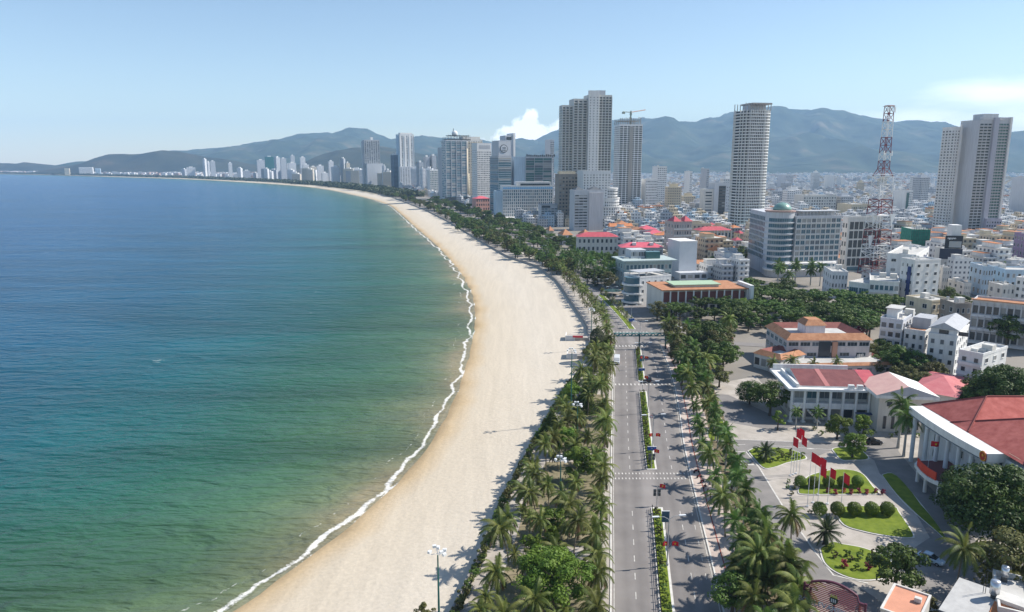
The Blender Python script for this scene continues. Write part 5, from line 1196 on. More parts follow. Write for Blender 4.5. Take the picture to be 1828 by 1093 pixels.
def star(mb,c,r,axis='x',mi=0,t=.03):
    P=[(r*(1 if k%2==0 else .4)*math.sin(k*math.pi/5),r*(1 if k%2==0 else .4)*math.cos(k*math.pi/5)) for k in range(10)]
    f=lambda u,v,d: (c[0]+d,c[1]+u,c[2]+v) if axis=='x' else (c[0]+u,c[1]+d,c[2]+v)
    vs=[f(u,v,-t) for u,v in P]+[f(0,0,-t)]+[f(u,v,t) for u,v in P]+[f(0,0,t)]
    mb.add(vs,[(k,(k+1)%10,10) for k in range(10)]+[(11+(k+1)%10,11+k,21) for k in range(10)])
mb=MB(); star(mb,(arcx(3)-.9,3,hh+.4),.45); 
for k in range(16):
    if 4<k<12 or 1: a=k*math.pi/8; mb.ball((arcx(3)-.88,3+1.0*math.sin(a),hh+.2+1.0*math.cos(a)),.14,6,4)
mb.build('emblem_ornament',GOLD,root)
s.clutter(0)
# bottom-right roofs
b=Bd('house with grey sheet roof and shiny water tank at the lower right corner','house',g(1676,1083,7),g(1752,1112,7),11,7)
b.mbox('wall',GREYW,.6,b.w-.6,.6,b.d-.6,0,6.4); mb=MB(); mb.quad((0,0,6.6),(b.w,0,6.6),(b.w,b.d,7.4),(0,b.d,7.4)); mb.quad((0,0,6.5),(0,b.d,7.3),(b.w,b.d,7.3),(b.w,0,6.5)); mb.build('sheet_roof',W('grey_sheet',(.48,.47,.45)),b.root)
mb=MB(); mb.tube([(5.5,8.5,8.0),(5.5,8.5,10.2)],.72,14); mb.ball((5.5,8.5,10.2),.72,14,6,0,(1,1,.35),0); mb.build('water_tank',STEEL,b.root,smooth=True)
mb=MB(); mb.tube([(5.5,8.5,7.3),(5.5,8.5,8.0)],.5,8); mb.tube([(4.2,9,7.2),(4.2,9,11)],.05,4); mb.tube([(3.9,9,7.2),(3.9,9,10.6)],.05,4); mb.build('tank_stand',DARKM,b.root)
mb=MB(); mb.quad((b.w+.1,-2,5.5),(b.w+6,-2,5.5),(b.w+6,7,7.6),(b.w+.1,7,7.6)); mb.build('red_tile_lean_to',TERRA,b.root); b.mbox('rear_room',OFFW,b.w+.2,b.w+5,7.1,10,0,8.2); b.mbox('parapet_wall',WHITE,b.w+6.1,b.w+6.5,-3,10,0,8.4); b.done()
b=Bd('white-parapeted flat roof with a second water tank at the right corner','house',g(1782,1093,7),g(1850,1110,7),12,7.2)
b.body(OFFW); mb=MB(); mb.tube([(1.4,10.2,8.3),(1.4,10.2,9.9)],.6,14); mb.ball((1.4,10.2,9.9),.6,14,6,0,(1,1,.5),0); mb.build('water_tank',STEEL,b.root,smooth=True); b.mbox('tank_stand',DARKM,1.0,1.8,9.8,10.6,7.35,8.3); b.done()
b=Bd('small house with bright orange terrace roof at the bottom edge','house',g(1572,1088,6),g(1640,1112,6),9,6)
b.body(OFFW,rm=mat('orange_screed',(.60,.28,.18),.8,var=.1,scale=.4),par=.35); b.mbox('roof_box',OFFW,3.6,4.6,5.5,6.3,6.2,6.9); b.done()
# arched slatted billboard
P0=g(1436,1030,12); P1=g(1549,1068,12)
bw=math.hypot(P1[0]-P0[0],P1[1]-P0[1]); rz=math.atan2(P1[1]-P0[1],P1[0]-P0[0])
sg=thing('billboard','maroon slatted arched rooftop billboard with pale lettering and a crest','sign',(P0[0],P0[1],0),rz)
MRN=mat('maroon_paint',(.10,.025,.045),.5); 
def top(u): t=u/bw; return 10.9+1.9*math.sin(math.pi*min(1,max(0,t)))**.8 if .08<t<.88 else 10.9
mb=MB(); mb.box(0,.3,-.15,.15,5.6,11.2); mb.box(bw-.3,bw,-.15,.15,5.6,11.0); mb.box(.3,bw-.3,-.14,.14,5.6,5.9)
n=26
for i in range(n):
    u0,u1=.0+bw*i/n,bw*(i+1)/n; mb.add([(u0,-.16,top(u0)-.32),(u1,-.16,top(u1)-.32),(u1,-.16,top(u1)),(u0,-.16,top(u0)),(u0,.16,top(u0)-.32),(u1,.16,top(u1)-.32),(u1,.16,top(u1)),(u0,.16,top(u0))],[(0,1,2,3),(7,6,5,4),(3,2,6,7),(0,4,5,1)])
mb.build('frame',MRN,sg)
mb=MB(); z=6.15
while z<12.4:
    us=[u*bw/60 for u in range(61) if top(u*bw/60)-.35>z+.12]
    if us: mb.box(max(.3,us[0]),min(bw-.3,us[-1]),-.06,.06,z,z+.13)
    z+=.30
mb.build('slats',mat('slat_paint',(.20,.06,.06),.5),sg)
mb=MB()
for x in (1.0,bw*.5,bw-1.0): mb.box(x-.15,x+.15,.17,.45,0,10.5)
mb.build('post',DARKM,sg)
LT=mat('letter_silver',(.42,.44,.50),.5)
for txt,u,z,sz,m_ in (('BOULEVARD',.29,8.4,1.15,LT),('TERRACE',.76,8.35,1.1,LT),('COFFEE',.22,6.8,.62,SIGNW)):
    me=text_mesh(txt,sz,.05,.012); me.materials.append(m_); o=ob('lettering',me,sg,(bw*u,-.28,z)); o.rotation_euler=(math.pi/2,0,0)
mb=MB(); mb.tube([(bw*.5,-.30,9.9),(bw*.5,-.1,9.9)],.62,20); mb.build('crest',mat('crest_green',(.02,.035,.03),.5),sg)
mb=MB()
for k in range(3): mb.box(bw*.5-.36+k*.27,bw*.5-.2+k*.27,-.36,-.31,9.6,10.15)
mb.build('crest_mark',LT,sg)
mb=MB(); 
for k in (-1,0,1): mb.add([(bw*.5+k*.35-.17,-.34,10.5),(bw*.5+k*.35+.17,-.34,10.5),(bw*.5+k*.35,-.34,11.05)],[(0,1,2)])
mb.box(bw*.5-.55,bw*.5+.55,-.35,-.3,10.4,10.52); mb.build('crest_crown',mat('crest_gold',(.35,.33,.10),.5),sg)
b=Bd('cafe house with pale render below the slatted billboard','house',(P0[0]-3,P0[1]-6),(P0[0]+8,P0[1]-8.5),6,4.8); b.body(CREAM,par=.4); b.done()
# ------------------------------------------------------------ vegetation
def dry(m,c=(.22,.14,.06)):
    N,L=nt(m); at=next(n for n in N if n.type=='ATTRIBUTE'); hs=next(n for n in N if n.type=='HUE_SAT'); src=hs.inputs['Color'].links[0].from_socket
    g1=N.new('ShaderNodeMath'); g1.operation='GREATER_THAN'; g1.inputs[1].default_value=1.15; L.new(at.outputs['Fac'],g1.inputs[0]); mx=N.new('ShaderNodeMix'); mx.data_type='RGBA'; mx.inputs[7].default_value=(*c,1); L.new(g1.outputs[0],mx.inputs[0]); L.new(src,mx.inputs[6]); L.new(mx.outputs[2],hs.inputs['Color']); return m
LF1=leafmat('coconut_leaf',(.07,.11,.02),(.24,.24,.06),trans=.3); dry(LF1)
LF2=leafmat('royal_palm_leaf',(.05,.105,.02),(.14,.21,.04),trans=.3)
LF3=leafmat('broad_leaf',(.045,.088,.015),(.135,.20,.038),trans=.2)
LF4=leafmat('bright_leaf',(.07,.13,.014),(.19,.265,.04),trans=.3)
LF5=leafmat('needle_leaf',(.045,.062,.026),(.10,.118,.055),trans=.15)
LF6=leafmat('dark_leaf',(.024,.052,.010),(.085,.13,.022),trans=.15)
LF7=leafmat('olive_leaf',(.075,.085,.025),(.17,.165,.05),trans=.2)
LFR=leafmat('red_bract',(.20,.02,.04),(.42,.05,.09),trans=.2)
BARK=mat('palm_bark',(.16,.135,.105),.95,scale=2,col2=(.28,.245,.20)); BARKD=mat('tree_bark',(.07,.055,.04),.95,scale=2,col2=(.13,.105,.08)); BARKW=mat('royal_palm_bark',(.34,.33,.30),.85,scale=1.5,col2=(.45,.44,.41))
def palm_crown(seed,n=20,L_=4.6,droop=1.0,up=.9,leaf=.85,stations=13,wind=0.25,shaft=None):
    r=random.Random(seed); mb=MB()
    for i in range(n):
        az=i*2.399963+r.uniform(-.2,.2); e0=math.radians(82-118*(i/n)**.85)*up+r.uniform(-.1,.1); ln=L_*r.uniform(.85,1.1)*(.8+.2*min(1,(n-i)/n+.3))
        px,py,pz=0,0,0; d=Vector((math.cos(az)*math.cos(e0),math.sin(az)*math.cos(e0),math.sin(e0)))
        dead=1.6 if (i>n*.84 and r.random()<.45) else r.uniform(0,.6)
        pts=[Vector((0,0,0))]; p=Vector((0,0,0)); m=stations; dirs=[]
        for k in range(m):
            dirs.append(d.copy()); p=p+d*(ln/m); pts.append(p.copy())
            d=d+Vector((-wind*.12,-wind*.03,-.115*droop*(1+.6*k/m))); d.normalize()
        for k in range(m):
            t=(k+.6)/m; D=dirs[k]; side=D.cross(Vector((0,0,1)))
            if side.length<.1: side=Vector((math.sin(az),-math.cos(az),0))
            side.normalize(); up_=side.cross(D); b_=pts[k]; w=.035*(1-t)+.012
            mb.add([tuple(b_-side*w),tuple(b_+side*w),tuple(pts[k+1]+side*w),tuple(pts[k+1]-side*w)],[(0,1,2,3)],0,min(1.9,dead+.3))
            ll=leaf*(math.sin(math.pi*min(.96,t*.9+.1))**.6)*r.uniform(.85,1.1)
            if t<.12: continue
            for sgn in (-1,1):
                q=(side*sgn*.92+D*.5-up_*.0+Vector((0,0,-.38-.25*r.random()))).normalized()
                wd=D*(ln/m*.62); a=b_+D*(ln/m*.1); tip=a+q*ll
                mb.add([tuple(a),tuple(a+wd),tuple(tip+wd*.45)],[(0,1,2)],0,max(0,min(1.8,dead+r.uniform(-.1,.15))))
                a2=a+D*(ln/m*.5); tip2=a2+q*ll*r.uniform(.9,1.05)
                mb.add([tuple(a2),tuple(a2+wd),tuple(tip2+wd*.45)],[(0,1,2)],0,max(0,min(1.8,dead+r.uniform(-.1,.15))))
    return mb
def leafy(seed,rx,rz,nleaf,ls,nclump=26,shape='dome',flat=0.0,gap=.0,core=True,tm=1.0):
    "leaf clumps spread through the crown's volume; crown centre at origin"
    r=random.Random(seed); mb=MB(); cl=[]
    tries=0
    while len(cl)<nclump and tries<5000:
        tries+=1
        a=r.uniform(0,6.283); rr=math.sqrt(r.random()); z=r.uniform(-.75,1)
        if shape=='cone': lim=(1-(z+1)/2)*.95+.05
        elif shape=='umbrella': lim=1.0 if z>-.1 else .35; z=z*.55+.25
        else: lim=math.sqrt(max(0,1-z*z))
        rr*=lim
        c=Vector((math.cos(a)*rr*rx,math.sin(a)*rr*rx,z*rz))
        cr=r.uniform(.22,.40)*min(rx,rz*1.3)*(1.0 if shape!='cone' else .7)
        if any((c-o).length<(cr+q)*.42 for o,q,_ in cl): continue
        cl.append((c,cr,r.random()))
    per=max(6,nleaf//max(1,len(cl)))
    for c,cr,tn in cl:
        # hidden dark-leaf heart of a clump so that crowns are not see-through
        for _ in range(per):
            v=Vector((r.gauss(0,1),r.gauss(0,1),r.gauss(0,1)))
            if v.length<.01: continue
            v.normalize(); 
            if v.z<-.3 and r.random()<.6: v.z=-v.z
            q=c+Vector((v.x*cr,v.y*cr,v.z*cr*(.72-flat)))*(r.random()**.25)
            nrm=(v+Vector((r.uniform(-.7,.7),r.uniform(-.7,.7),r.uniform(-.2,.9)))).normalized()
            u=nrm.cross(Vector((r.uniform(-1,1),r.uniform(-1,1),r.uniform(-1,1))));
            if u.length<.05: continue
            u.normalize(); w=nrm.cross(u); s1=ls*r.uniform(.6,1.3); s2=s1*r.uniform(.45,.8)
            mb.add([tuple(q-u*s1-w*s2*.3),tuple(q-w*s2),tuple(q+u*s1+w*s2*.2),tuple(q+w*s2)],[(0,1,2,3)],0,max(0,min(1,tn*.6*tm+r.uniform(0,.4))))
    return mb
def trunk_mesh(h,r0,r1,bend,n=7,seg=6,mat_=None,limbs=None,seed=0):
    r=random.Random(seed); mb=MB(); pts=[(bend[0]*(k/seg)**2,bend[1]*(k/seg)**2,h*k/seg) for k in range(seg+1)]
    mb.tube(pts,[r0*(1.25 if k==0 else 1)+(r1-r0)*k/seg for k in range(seg+1)],n)
    if limbs:
        for k in range(limbs[0]):
            a=k*6.283/limbs[0]+r.uniform(-.4,.4); z=h*r.uniform(.55,.98); x,y=bend[0]*(z/h)**2,bend[1]*(z/h)**2; L_=limbs[1]*r.uniform(.7,1)
            mb.tube([(x,y,z),(x+math.cos(a)*L_*.5,y+math.sin(a)*L_*.5,z+L_*.35),(x+math.cos(a)*L_,y+math.sin(a)*L_,z+L_*.8)],[r1*.7,r1*.45,r1*.15],5)
    return mb.mesh('trunk',mat_ or BARK)
KIND={}
def kind(name,variants): KIND[name]=variants
v=[]
for sd in range(6):
    h=[7.5,8.5,9.5,7,8,10][sd]; bx,by=[(-.5,.2),(-1.2,-.4),(.3,.5),(-.8,.1),(-1.5,.5),(-.3,-.6)][sd]
    v.append((trunk_mesh(h,.19,.12,(bx,by),mat_=BARK),palm_crown(sd,27,4.7+.15*sd,1.1,.95,1.1).mesh('crown',LF1,tint=True),(bx,by,h)))
kind('coconut_palm',v)
v=[]
for sd in range(3):
    h=[5.5,7,6.2][sd]; v.append((trunk_mesh(h,.15,.1,(-.3,.1),n=5,seg=3,mat_=BARK),palm_crown(20+sd,16,3.5,1.15,.95,1.0,stations=8).mesh('crown',LF1,tint=True),(-.3,.1,h)))
kind('slim_coconut',v)
v=[]
for sd in range(4):
    h=[6.5,7.5,5.6,8.2][sd]; mb=palm_crown(40+sd,18,3.7,1.25,1.0,1.15,stations=11,wind=.15); mb.tube([(0,0,-1.3),(0,0,.05)],[.2,.09],6)
    v.append((trunk_mesh(h-1.2,.24,.18,(0,0),mat_=BARKW),mb.mesh('crown',LF2,tint=True),(0,0,h)))
kind('royal_palm',v)
v=[]
for sd in range(2):
    v.append((trunk_mesh(1.8,.35,.3,(0,0),mat_=BARKD),palm_crown(60+sd,34,2.6,.9,1.05,.55,stations=8,wind=0).mesh('crown',leafmat('date_palm_leaf' ,(.03,.05,.02),(.09,.11,.05)) if sd==0 else MATS['date_palm_leaf'],tint=True),(0,0,1.9)))
kind('date_palm',v)
def tree_kind(nm,specs,lm,tm=None):
    v=[]
    for i,(h,rx,rz,nl,ls,ncl,shape,flat) in enumerate(specs):
        cr=leafy(100+i+len(nm)*7,rx,rz,nl,ls,ncl,shape,flat).mesh('crown',lm,tint=True)
        v.append((trunk_mesh(h*.72,rx*.065+.08,rx*.04+.05,(rx*.05,0),mat_=BARKD,limbs=(5,rx*.55),seed=i),cr,(0,0,h-rz*.85)))
    kind(nm,v)
tree_kind('broadleaf_tree',[(8.5,4.6,3.2,3600,.30,30,'dome',0),(7.5,4.0,3.0,3200,.29,26,'dome',0),(9.5,5.2,3.6,4200,.32,34,'dome',.1)],LF3)
tree_kind('bright_tree',[(7,3.6,2.8,3000,.26,26,'dome',0),(6,3.2,2.5,2600,.25,22,'dome',0)],LF4)
tree_kind('almond_tree',[(9,6.2,3.0,4200,.32,44,'umbrella',.28),(8,5.6,2.8,3800,.32,40,'umbrella',.25),(10,6.8,3.2,4600,.34,46,'umbrella',.28)],LF3)
tree_kind('olive_tree',[(7,4.0,2.8,3000,.26,26,'dome',0),(8.5,4.4,3.4,3200,.27,28,'dome',0)],LF7)
tree_kind('banyan_tree',[(15,9.5,6.5,15000,.34,70,'dome',.05),(13,8.0,6.0,12000,.33,60,'dome',0)],LF6)
tree_kind('rain_tree',[(12,8.5,4.6,13000,.30,64,'dome',.08)],LF4)
tree_kind('conifer',[(9,2.2,5.2,3000,.22,46,'cone',0),(7.5,1.9,4.2,2600,.22,40,'cone',0)],LF5)
tree_kind('small_tree',[(4.2,1.7,1.5,1100,.17,16,'dome',0),(3.6,1.5,1.3,900,.17,14,'dome',0)],LF4)
def ball_crown(seed,r0,n,ls):
    r=random.Random(seed); mb=MB()
    for i in range(n):
        v=Vector((r.gauss(0,1),r.gauss(0,1),r.gauss(0,1))).normalized()
        if v.z<-.85: continue
        b_=1+.10*noise.noise(v*3+Vector((seed,0,0))); q=v*r0*b_*r.uniform(.9,1.02); u=v.cross(Vector((r.uniform(-1,1),r.uniform(-1,1),r.uniform(-1,1)))).normalized(); w=(v.cross(u)+v*r.uniform(-.5,.5)).normalized()
        mb.add([tuple(q-u*ls),tuple(q-w*ls*.6),tuple(q+u*ls),tuple(q+w*ls*.6)],[(0,1,2,3)],0,r.uniform(0,.9))
    return mb.mesh('crown',LF4,tint=True)
v=[]
for i in range(3): v.append((trunk_mesh(.7,.12,.1,(0,0),n=5,seg=2,mat_=BARKD),ball_crown(300+i,1.45,2600,.13),(0,0,1.6)))
kind('clipped_shrub',v)
v=[]
for i in range(3): v.append((trunk_mesh(.4,.1,.08,(0,0),n=4,seg=2,mat_=BARKD),leafy(320+i,.85,.8,500,.14,14,'dome').mesh('crown',[LF3,LF4,LF7][i],tint=True),(0,0,.85)))
kind('round_shrub',v)
v=[(trunk_mesh(.5,.1,.08,(0,0),n=4,seg=2,mat_=BARKD),leafy(340,1.3,1.1,600,.18,16,'dome').mesh('crown',LFR,tint=True),(0,0,1.1))]
kind('bougainvillea',v)
CAT={'coconut_palm':'palm tree','slim_coconut':'palm tree','royal_palm':'palm tree','date_palm':'palm tree','clipped_shrub':'shrub','round_shrub':'shrub','bougainvillea':'shrub'}
NM={'slim_coconut':'coconut_palm'}
def plant(k,x,y,label,group=None,s=1.0,z=0.0,sz=None,vi=None,rz=None):
    tm,cm,off=rnd.choice(KIND[k]) if vi is None else KIND[k][vi]
    r=thing(NM.get(k,k),label,CAT.get(k,'tree'),(x,y,z),rnd.uniform(-.6,.6) if rz is None else rz,group)
    r.scale=(s,s,sz or s); ob('trunk',tm,r)
    if 'coconut' in k: r.rotation_euler=(rnd.gauss(0,.06),rnd.gauss(-.03,.07),r.rotation_euler.z)
    c=ob('crown',cm,r,off,0 if 'coconut' in k else rnd.uniform(0,6.28)); return r
def at(k,px,py,label,group=None,s=1.0,**kw): x,y=g(px,py); return plant(k,x,y,label,group,s,**kw)
def scatter(poly,n,dmin,r=rnd):
    xs=[p[0] for p in poly]; ys=[p[1] for p in poly]; out=[]; t=0
    while len(out)<n and t<n*60:
        t+=1; p=(r.uniform(min(xs),max(xs)),r.uniform(min(ys),max(ys)))
        if inpoly(p,poly) and all((p[0]-q[0])**2+(p[1]-q[1])**2>dmin*dmin for q in out): out.append(p)
    return out
# row of coconut palms on the kerb of the beach park
y=96
while y<292:
    x=interp_x(RL,y)-2.2+rnd.uniform(-.4,.4); plant('coconut_palm',x,y,'coconut palm in the row along the left kerb of the boulevard','coconut palms along the left kerb',rnd.uniform(.66,.95),rz=rnd.uniform(-.5,.2)); y+=rnd.uniform(4.6,6.4)
# palms inside the beach park
poly=[(interp_x(WL,yy)+6.0,yy) for yy in range(92,290,12)]+[(interp_x(RL,yy)-6.5,yy) for yy in range(284,90,-12)]
BIGS=[g(985,1085),g(1032,862)]
pp=[p for p in scatter(poly,132,3.6) if all(math.hypot(p[0]-b_[0],p[1]-b_[1])>6.5 for b_ in BIGS)]
for (x,y) in pp: 
    if rnd.random()<.74: plant('coconut_palm',x,y,'coconut palm inside the narrow park between sea wall and boulevard','coconut palms in the beach park',rnd.uniform(.42,.92))
    else: plant(rnd.choice(['small_tree','round_shrub','bright_tree']) ,x,y,'low green garden tree under the palms of the beach park','low trees in the beach park',rnd.uniform(.6,1.1))
at('rain_tree',988,1090,'large bright green spreading tree at the bottom of the beach park',s=.78)
at('bright_tree',1032,862,'layered green tree over the pale clearing of the beach park',s=1.25)
at('olive_tree',757,1112,'small grey-green tree on the sand at the bottom edge left of the light pole',s=.45)
# shrubs along the sea wall
y=100
while y<300:
    plant('round_shrub',interp_x(WL,y)+1.3,y,'round dark shrub in the hedge line on top of the sea wall','hedge shrubs on the sea wall',rnd.uniform(.9,1.35),vi=rnd.choice([0,0,2])); y+=1.75
# promenade row further on
y=300
while y<520:
    plant('slim_coconut',interp_x(RL,y)-3.0+rnd.uniform(-.5,.5),y,'slim palm in the promenade row beyond the teardrop conifer','slim palms on the promenade',rnd.uniform(.85,1.15)); y+=rnd.uniform(5,7)
y=305
while y<470:
    plant('slim_coconut',interp_x(RL,y)-6.5+rnd.uniform(-.6,.6),y,'slim palm in the promenade row beyond the teardrop conifer','slim palms on the promenade',rnd.uniform(.6,.85)); y+=rnd.uniform(10,14)
# belt of trees behind the far beach
for i in range(250):
    y=500+ (i/250)**1.5*1300+rnd.uniform(-6,6); w_=interp_x(WL,y); x=w_+rnd.uniform(2,20)
    k=rnd.choices(['slim_coconut','olive_tree','broadleaf_tree','conifer'],[4,3,3,1])[0]
    plant(k,x,y,'palm in the long green belt behind the far beach' if k=='slim_coconut' else 'bushy tree in the long green belt behind the far beach','palms of the far beach belt' if k=='slim_coconut' else 'trees of the far beach belt',rnd.uniform(.8,1.2))
for i in range(190):
    y=520+ (i/190)**1.3*1000+rnd.uniform(-6,6); x=interp_x(WL,y)+rnd.uniform(44,78)
    if not free(x,y,1): continue
    plant(rnd.choice(['broadleaf_tree','olive_tree','broadleaf_tree','almond_tree']),x,y,'leafy tree between boulevard and hotel strip','trees on the inland side of the far boulevard',rnd.uniform(.75,1.15))
# far belt as a mass
mb=MB(); rr=random.Random(5)
y=1750
while y<6900:
    w_=interp_x(WL,y)
    for q in range(9):
        x=w_+rr.uniform(3,60)*(1+y/5000); h=rr.uniform(6,13); s_=rr.uniform(5,10)
        for c in range(10):
            a=rr.uniform(0,6.28); ox,oy,oz=math.cos(a)*s_*rr.random(),math.sin(a)*s_*rr.random(),h*rr.uniform(.3,1); t=s_*.5
            v0=Vector((rr.uniform(-1,1),rr.uniform(-1,1),rr.uniform(-.6,.6))).normalized()*t; v1=Vector((rr.uniform(-1,1),rr.uniform(-1,1),rr.uniform(-1,1))).normalized()*t
            cc=Vector((x+ox,y+oy,oz)); mb.add([tuple(cc-v0),tuple(cc-v1),tuple(cc+v0),tuple(cc+v1)],[(0,1,2,3)],0,rr.random())
    y+=6 if y<3000 else 14
tag(mb.build('distant_trees',LF5,tint=True),kind='stuff')
# city greenery between the houses, as a mass of leaf clumps
mb=MB()
for (x,y) in [(c[0]+6,c[1]+5) for c in cells if c[1]<2600][::5]:
    s_=rr.uniform(4,8)
    for c in range(70):
        cc=Vector((x+rr.gauss(0,s_*.55),y+rr.gauss(0,s_*.55),abs(rr.gauss(0,.5))*s_+3)); v0=Vector((rr.uniform(-1,1),rr.uniform(-1,1),rr.uniform(-.6,.6)))*.8; v1=Vector((rr.uniform(-1,1),rr.uniform(-1,1),rr.uniform(-1,1)))*.8
        mb.add([tuple(cc-v0),tuple(cc-v1),tuple(cc+v0),tuple(cc+v1)],[(0,1,2,3)],0,rr.random())
tag(mb.build('city_greenery',LF3,tint=True),kind='stuff')
# palm grove and trees around the red-roofed halls
for (x,y) in scatter(G_([(935,462),(1000,462),(1075,478),(1100,500),(1095,520),(1050,500),(985,478)]),46,5):
    plant('royal_palm',x,y,'tall pale-trunked palm in the grove before the red-roofed hall','palms of the grove by the red-roofed hall',rnd.uniform(1.1,1.4),vi=rnd.randrange(4))
for (x,y) in scatter(G_([(800,405),(900,400),(990,425),(1010,448),(930,452),(850,430)]),60,9):
    if free(x,y,2): plant(rnd.choice(['broadleaf_tree','olive_tree','almond_tree']),x,y,'leafy garden tree between the beach belt and the blue-trimmed hotel','garden trees before the blue-trimmed hotel',rnd.uniform(.8,1.1))
for (x,y) in scatter(G_([(1040,500),(1140,500),(1150,540),(1130,545),(1090,530),(1050,512)]),16,7):
    if free(x,y,1): plant(rnd.choice(['broadleaf_tree','conifer','olive_tree']),x,y,'street-side tree in front of the teal-grey office','trees before the teal-grey office',rnd.uniform(.9,1.3))
for (x,y) in scatter(G_([(1140,455),(1320,455),(1330,500),(1260,500),(1250,480),(1140,480)]),30,8):
    if free(x,y,0): plant('broadleaf_tree',x,y,'dark tree around the cream villa left of the domed hotel','trees around the cream villa',rnd.uniform(.9,1.3))
for (x,y) in scatter(G_([(1385,500),(1465,500),(1465,512),(1385,514)]),9,5): plant('royal_palm',x,y,'tall palm in the row before the domed hotel','palms before the domed hotel',1.5)
# big wooded square left of the three tube houses
for (x,y) in scatter(G_([(1330,520),(1470,548),(1600,562),(1560,590),(1570,612),(1440,600),(1330,598),(1200,580),(1200,560),(1335,570)]),70,8.5):
    if free(x,y,-3): plant(rnd.choice(['almond_tree','almond_tree','broadleaf_tree']),x,y,'spreading dark green tree of the wooded square behind the pinkish office','trees of the wooded square',rnd.uniform(.85,1.2))
for px,py in ((1318,573),(1306,580)): at('bright_tree',px,py,'yellow-green rounded tree at the left end of the wooded square','yellow-green trees at the wooded square',1.5)
at('bougainvillea',1538,600,'purple-red flowering shrub at the right rim of the wooded square',s=2.6)
at('broadleaf_tree',1500,600,'rust-tinged tree beside the purple flowering shrub',s=1.1)
# tree clump right of the boulevard beyond the drive
for (x,y) in scatter(G_([(1192,605),(1300,600),(1300,690),(1262,705),(1222,700),(1200,670)]),34,5.6):
    k=rnd.choices(['broadleaf_tree','bright_tree','royal_palm','coconut_palm','olive_tree'],[4,3,2,2,1])[0]
    plant(k,x,y,{'royal_palm':'palm crowded in the green clump right of the boulevard','coconut_palm':'palm crowded in the green clump right of the boulevard'}.get(k,'dense green tree in the clump right of the boulevard'),'palms of the roadside clump' if 'palm' in k else 'trees of the roadside clump',rnd.uniform(.85,1.25))
for px,py in ((1165,572),(1182,580),(1175,562)): at('olive_tree',px+8,py,'brownish tree by the bend of the inland carriageway','brownish trees at the bend',1.0)
# palms on the right pavement
y=98
while y<285:
    plant('coconut_palm' if rnd.random()<.35 else 'royal_palm',interp_x(RR,y)+4.2+rnd.uniform(-.3,.3),y,'palm in the front row on the pink right-hand pavement','palms on the right pavement, front row',rnd.uniform(.78,1.0)*.98); y+=rnd.uniform(7.0,9.5)
y=96
while y<262:
    plant('royal_palm' if rnd.random()<.7 else 'coconut_palm',interp_x(RR,y)+9.2+rnd.uniform(-.9,.9)+max(0,140-y)*.05,y,'palm in the rear row between right pavement and forecourt drive','palms on the right pavement, rear row',rnd.uniform(.8,1.05)); y+=rnd.uniform(4.2,6.0)
for i in range(48):
    y=rnd.uniform(98,150) if i<30 else rnd.uniform(150,240); plant(rnd.choice(['round_shrub','small_tree','round_shrub']),interp_x(RR,y)+rnd.uniform(7.8,13),y,'low shrub under the right-hand palms','shrubs under the right-hand palms',rnd.uniform(.8,1.3))
for px,py,s in ((1360,1085,.95),(1395,1092,1.0),(1335,1050,.85),(1420,1110,1.05),(1330,1092,.9)): at('coconut_palm',px,py,'tall drooping coconut palm in the lower group left of the slatted billboard','tall coconut palms left of the billboard',s)
for (x,y) in scatter(G_([(1310,1000),(1390,1000),(1430,1060),(1425,1100),(1300,1100)]),22,3): plant(rnd.choice(['broadleaf_tree','coconut_palm','small_tree']),x,y,'undergrowth tree in the dark corner left of the slatted billboard','undergrowth left of the billboard',rnd.uniform(.5,.75))
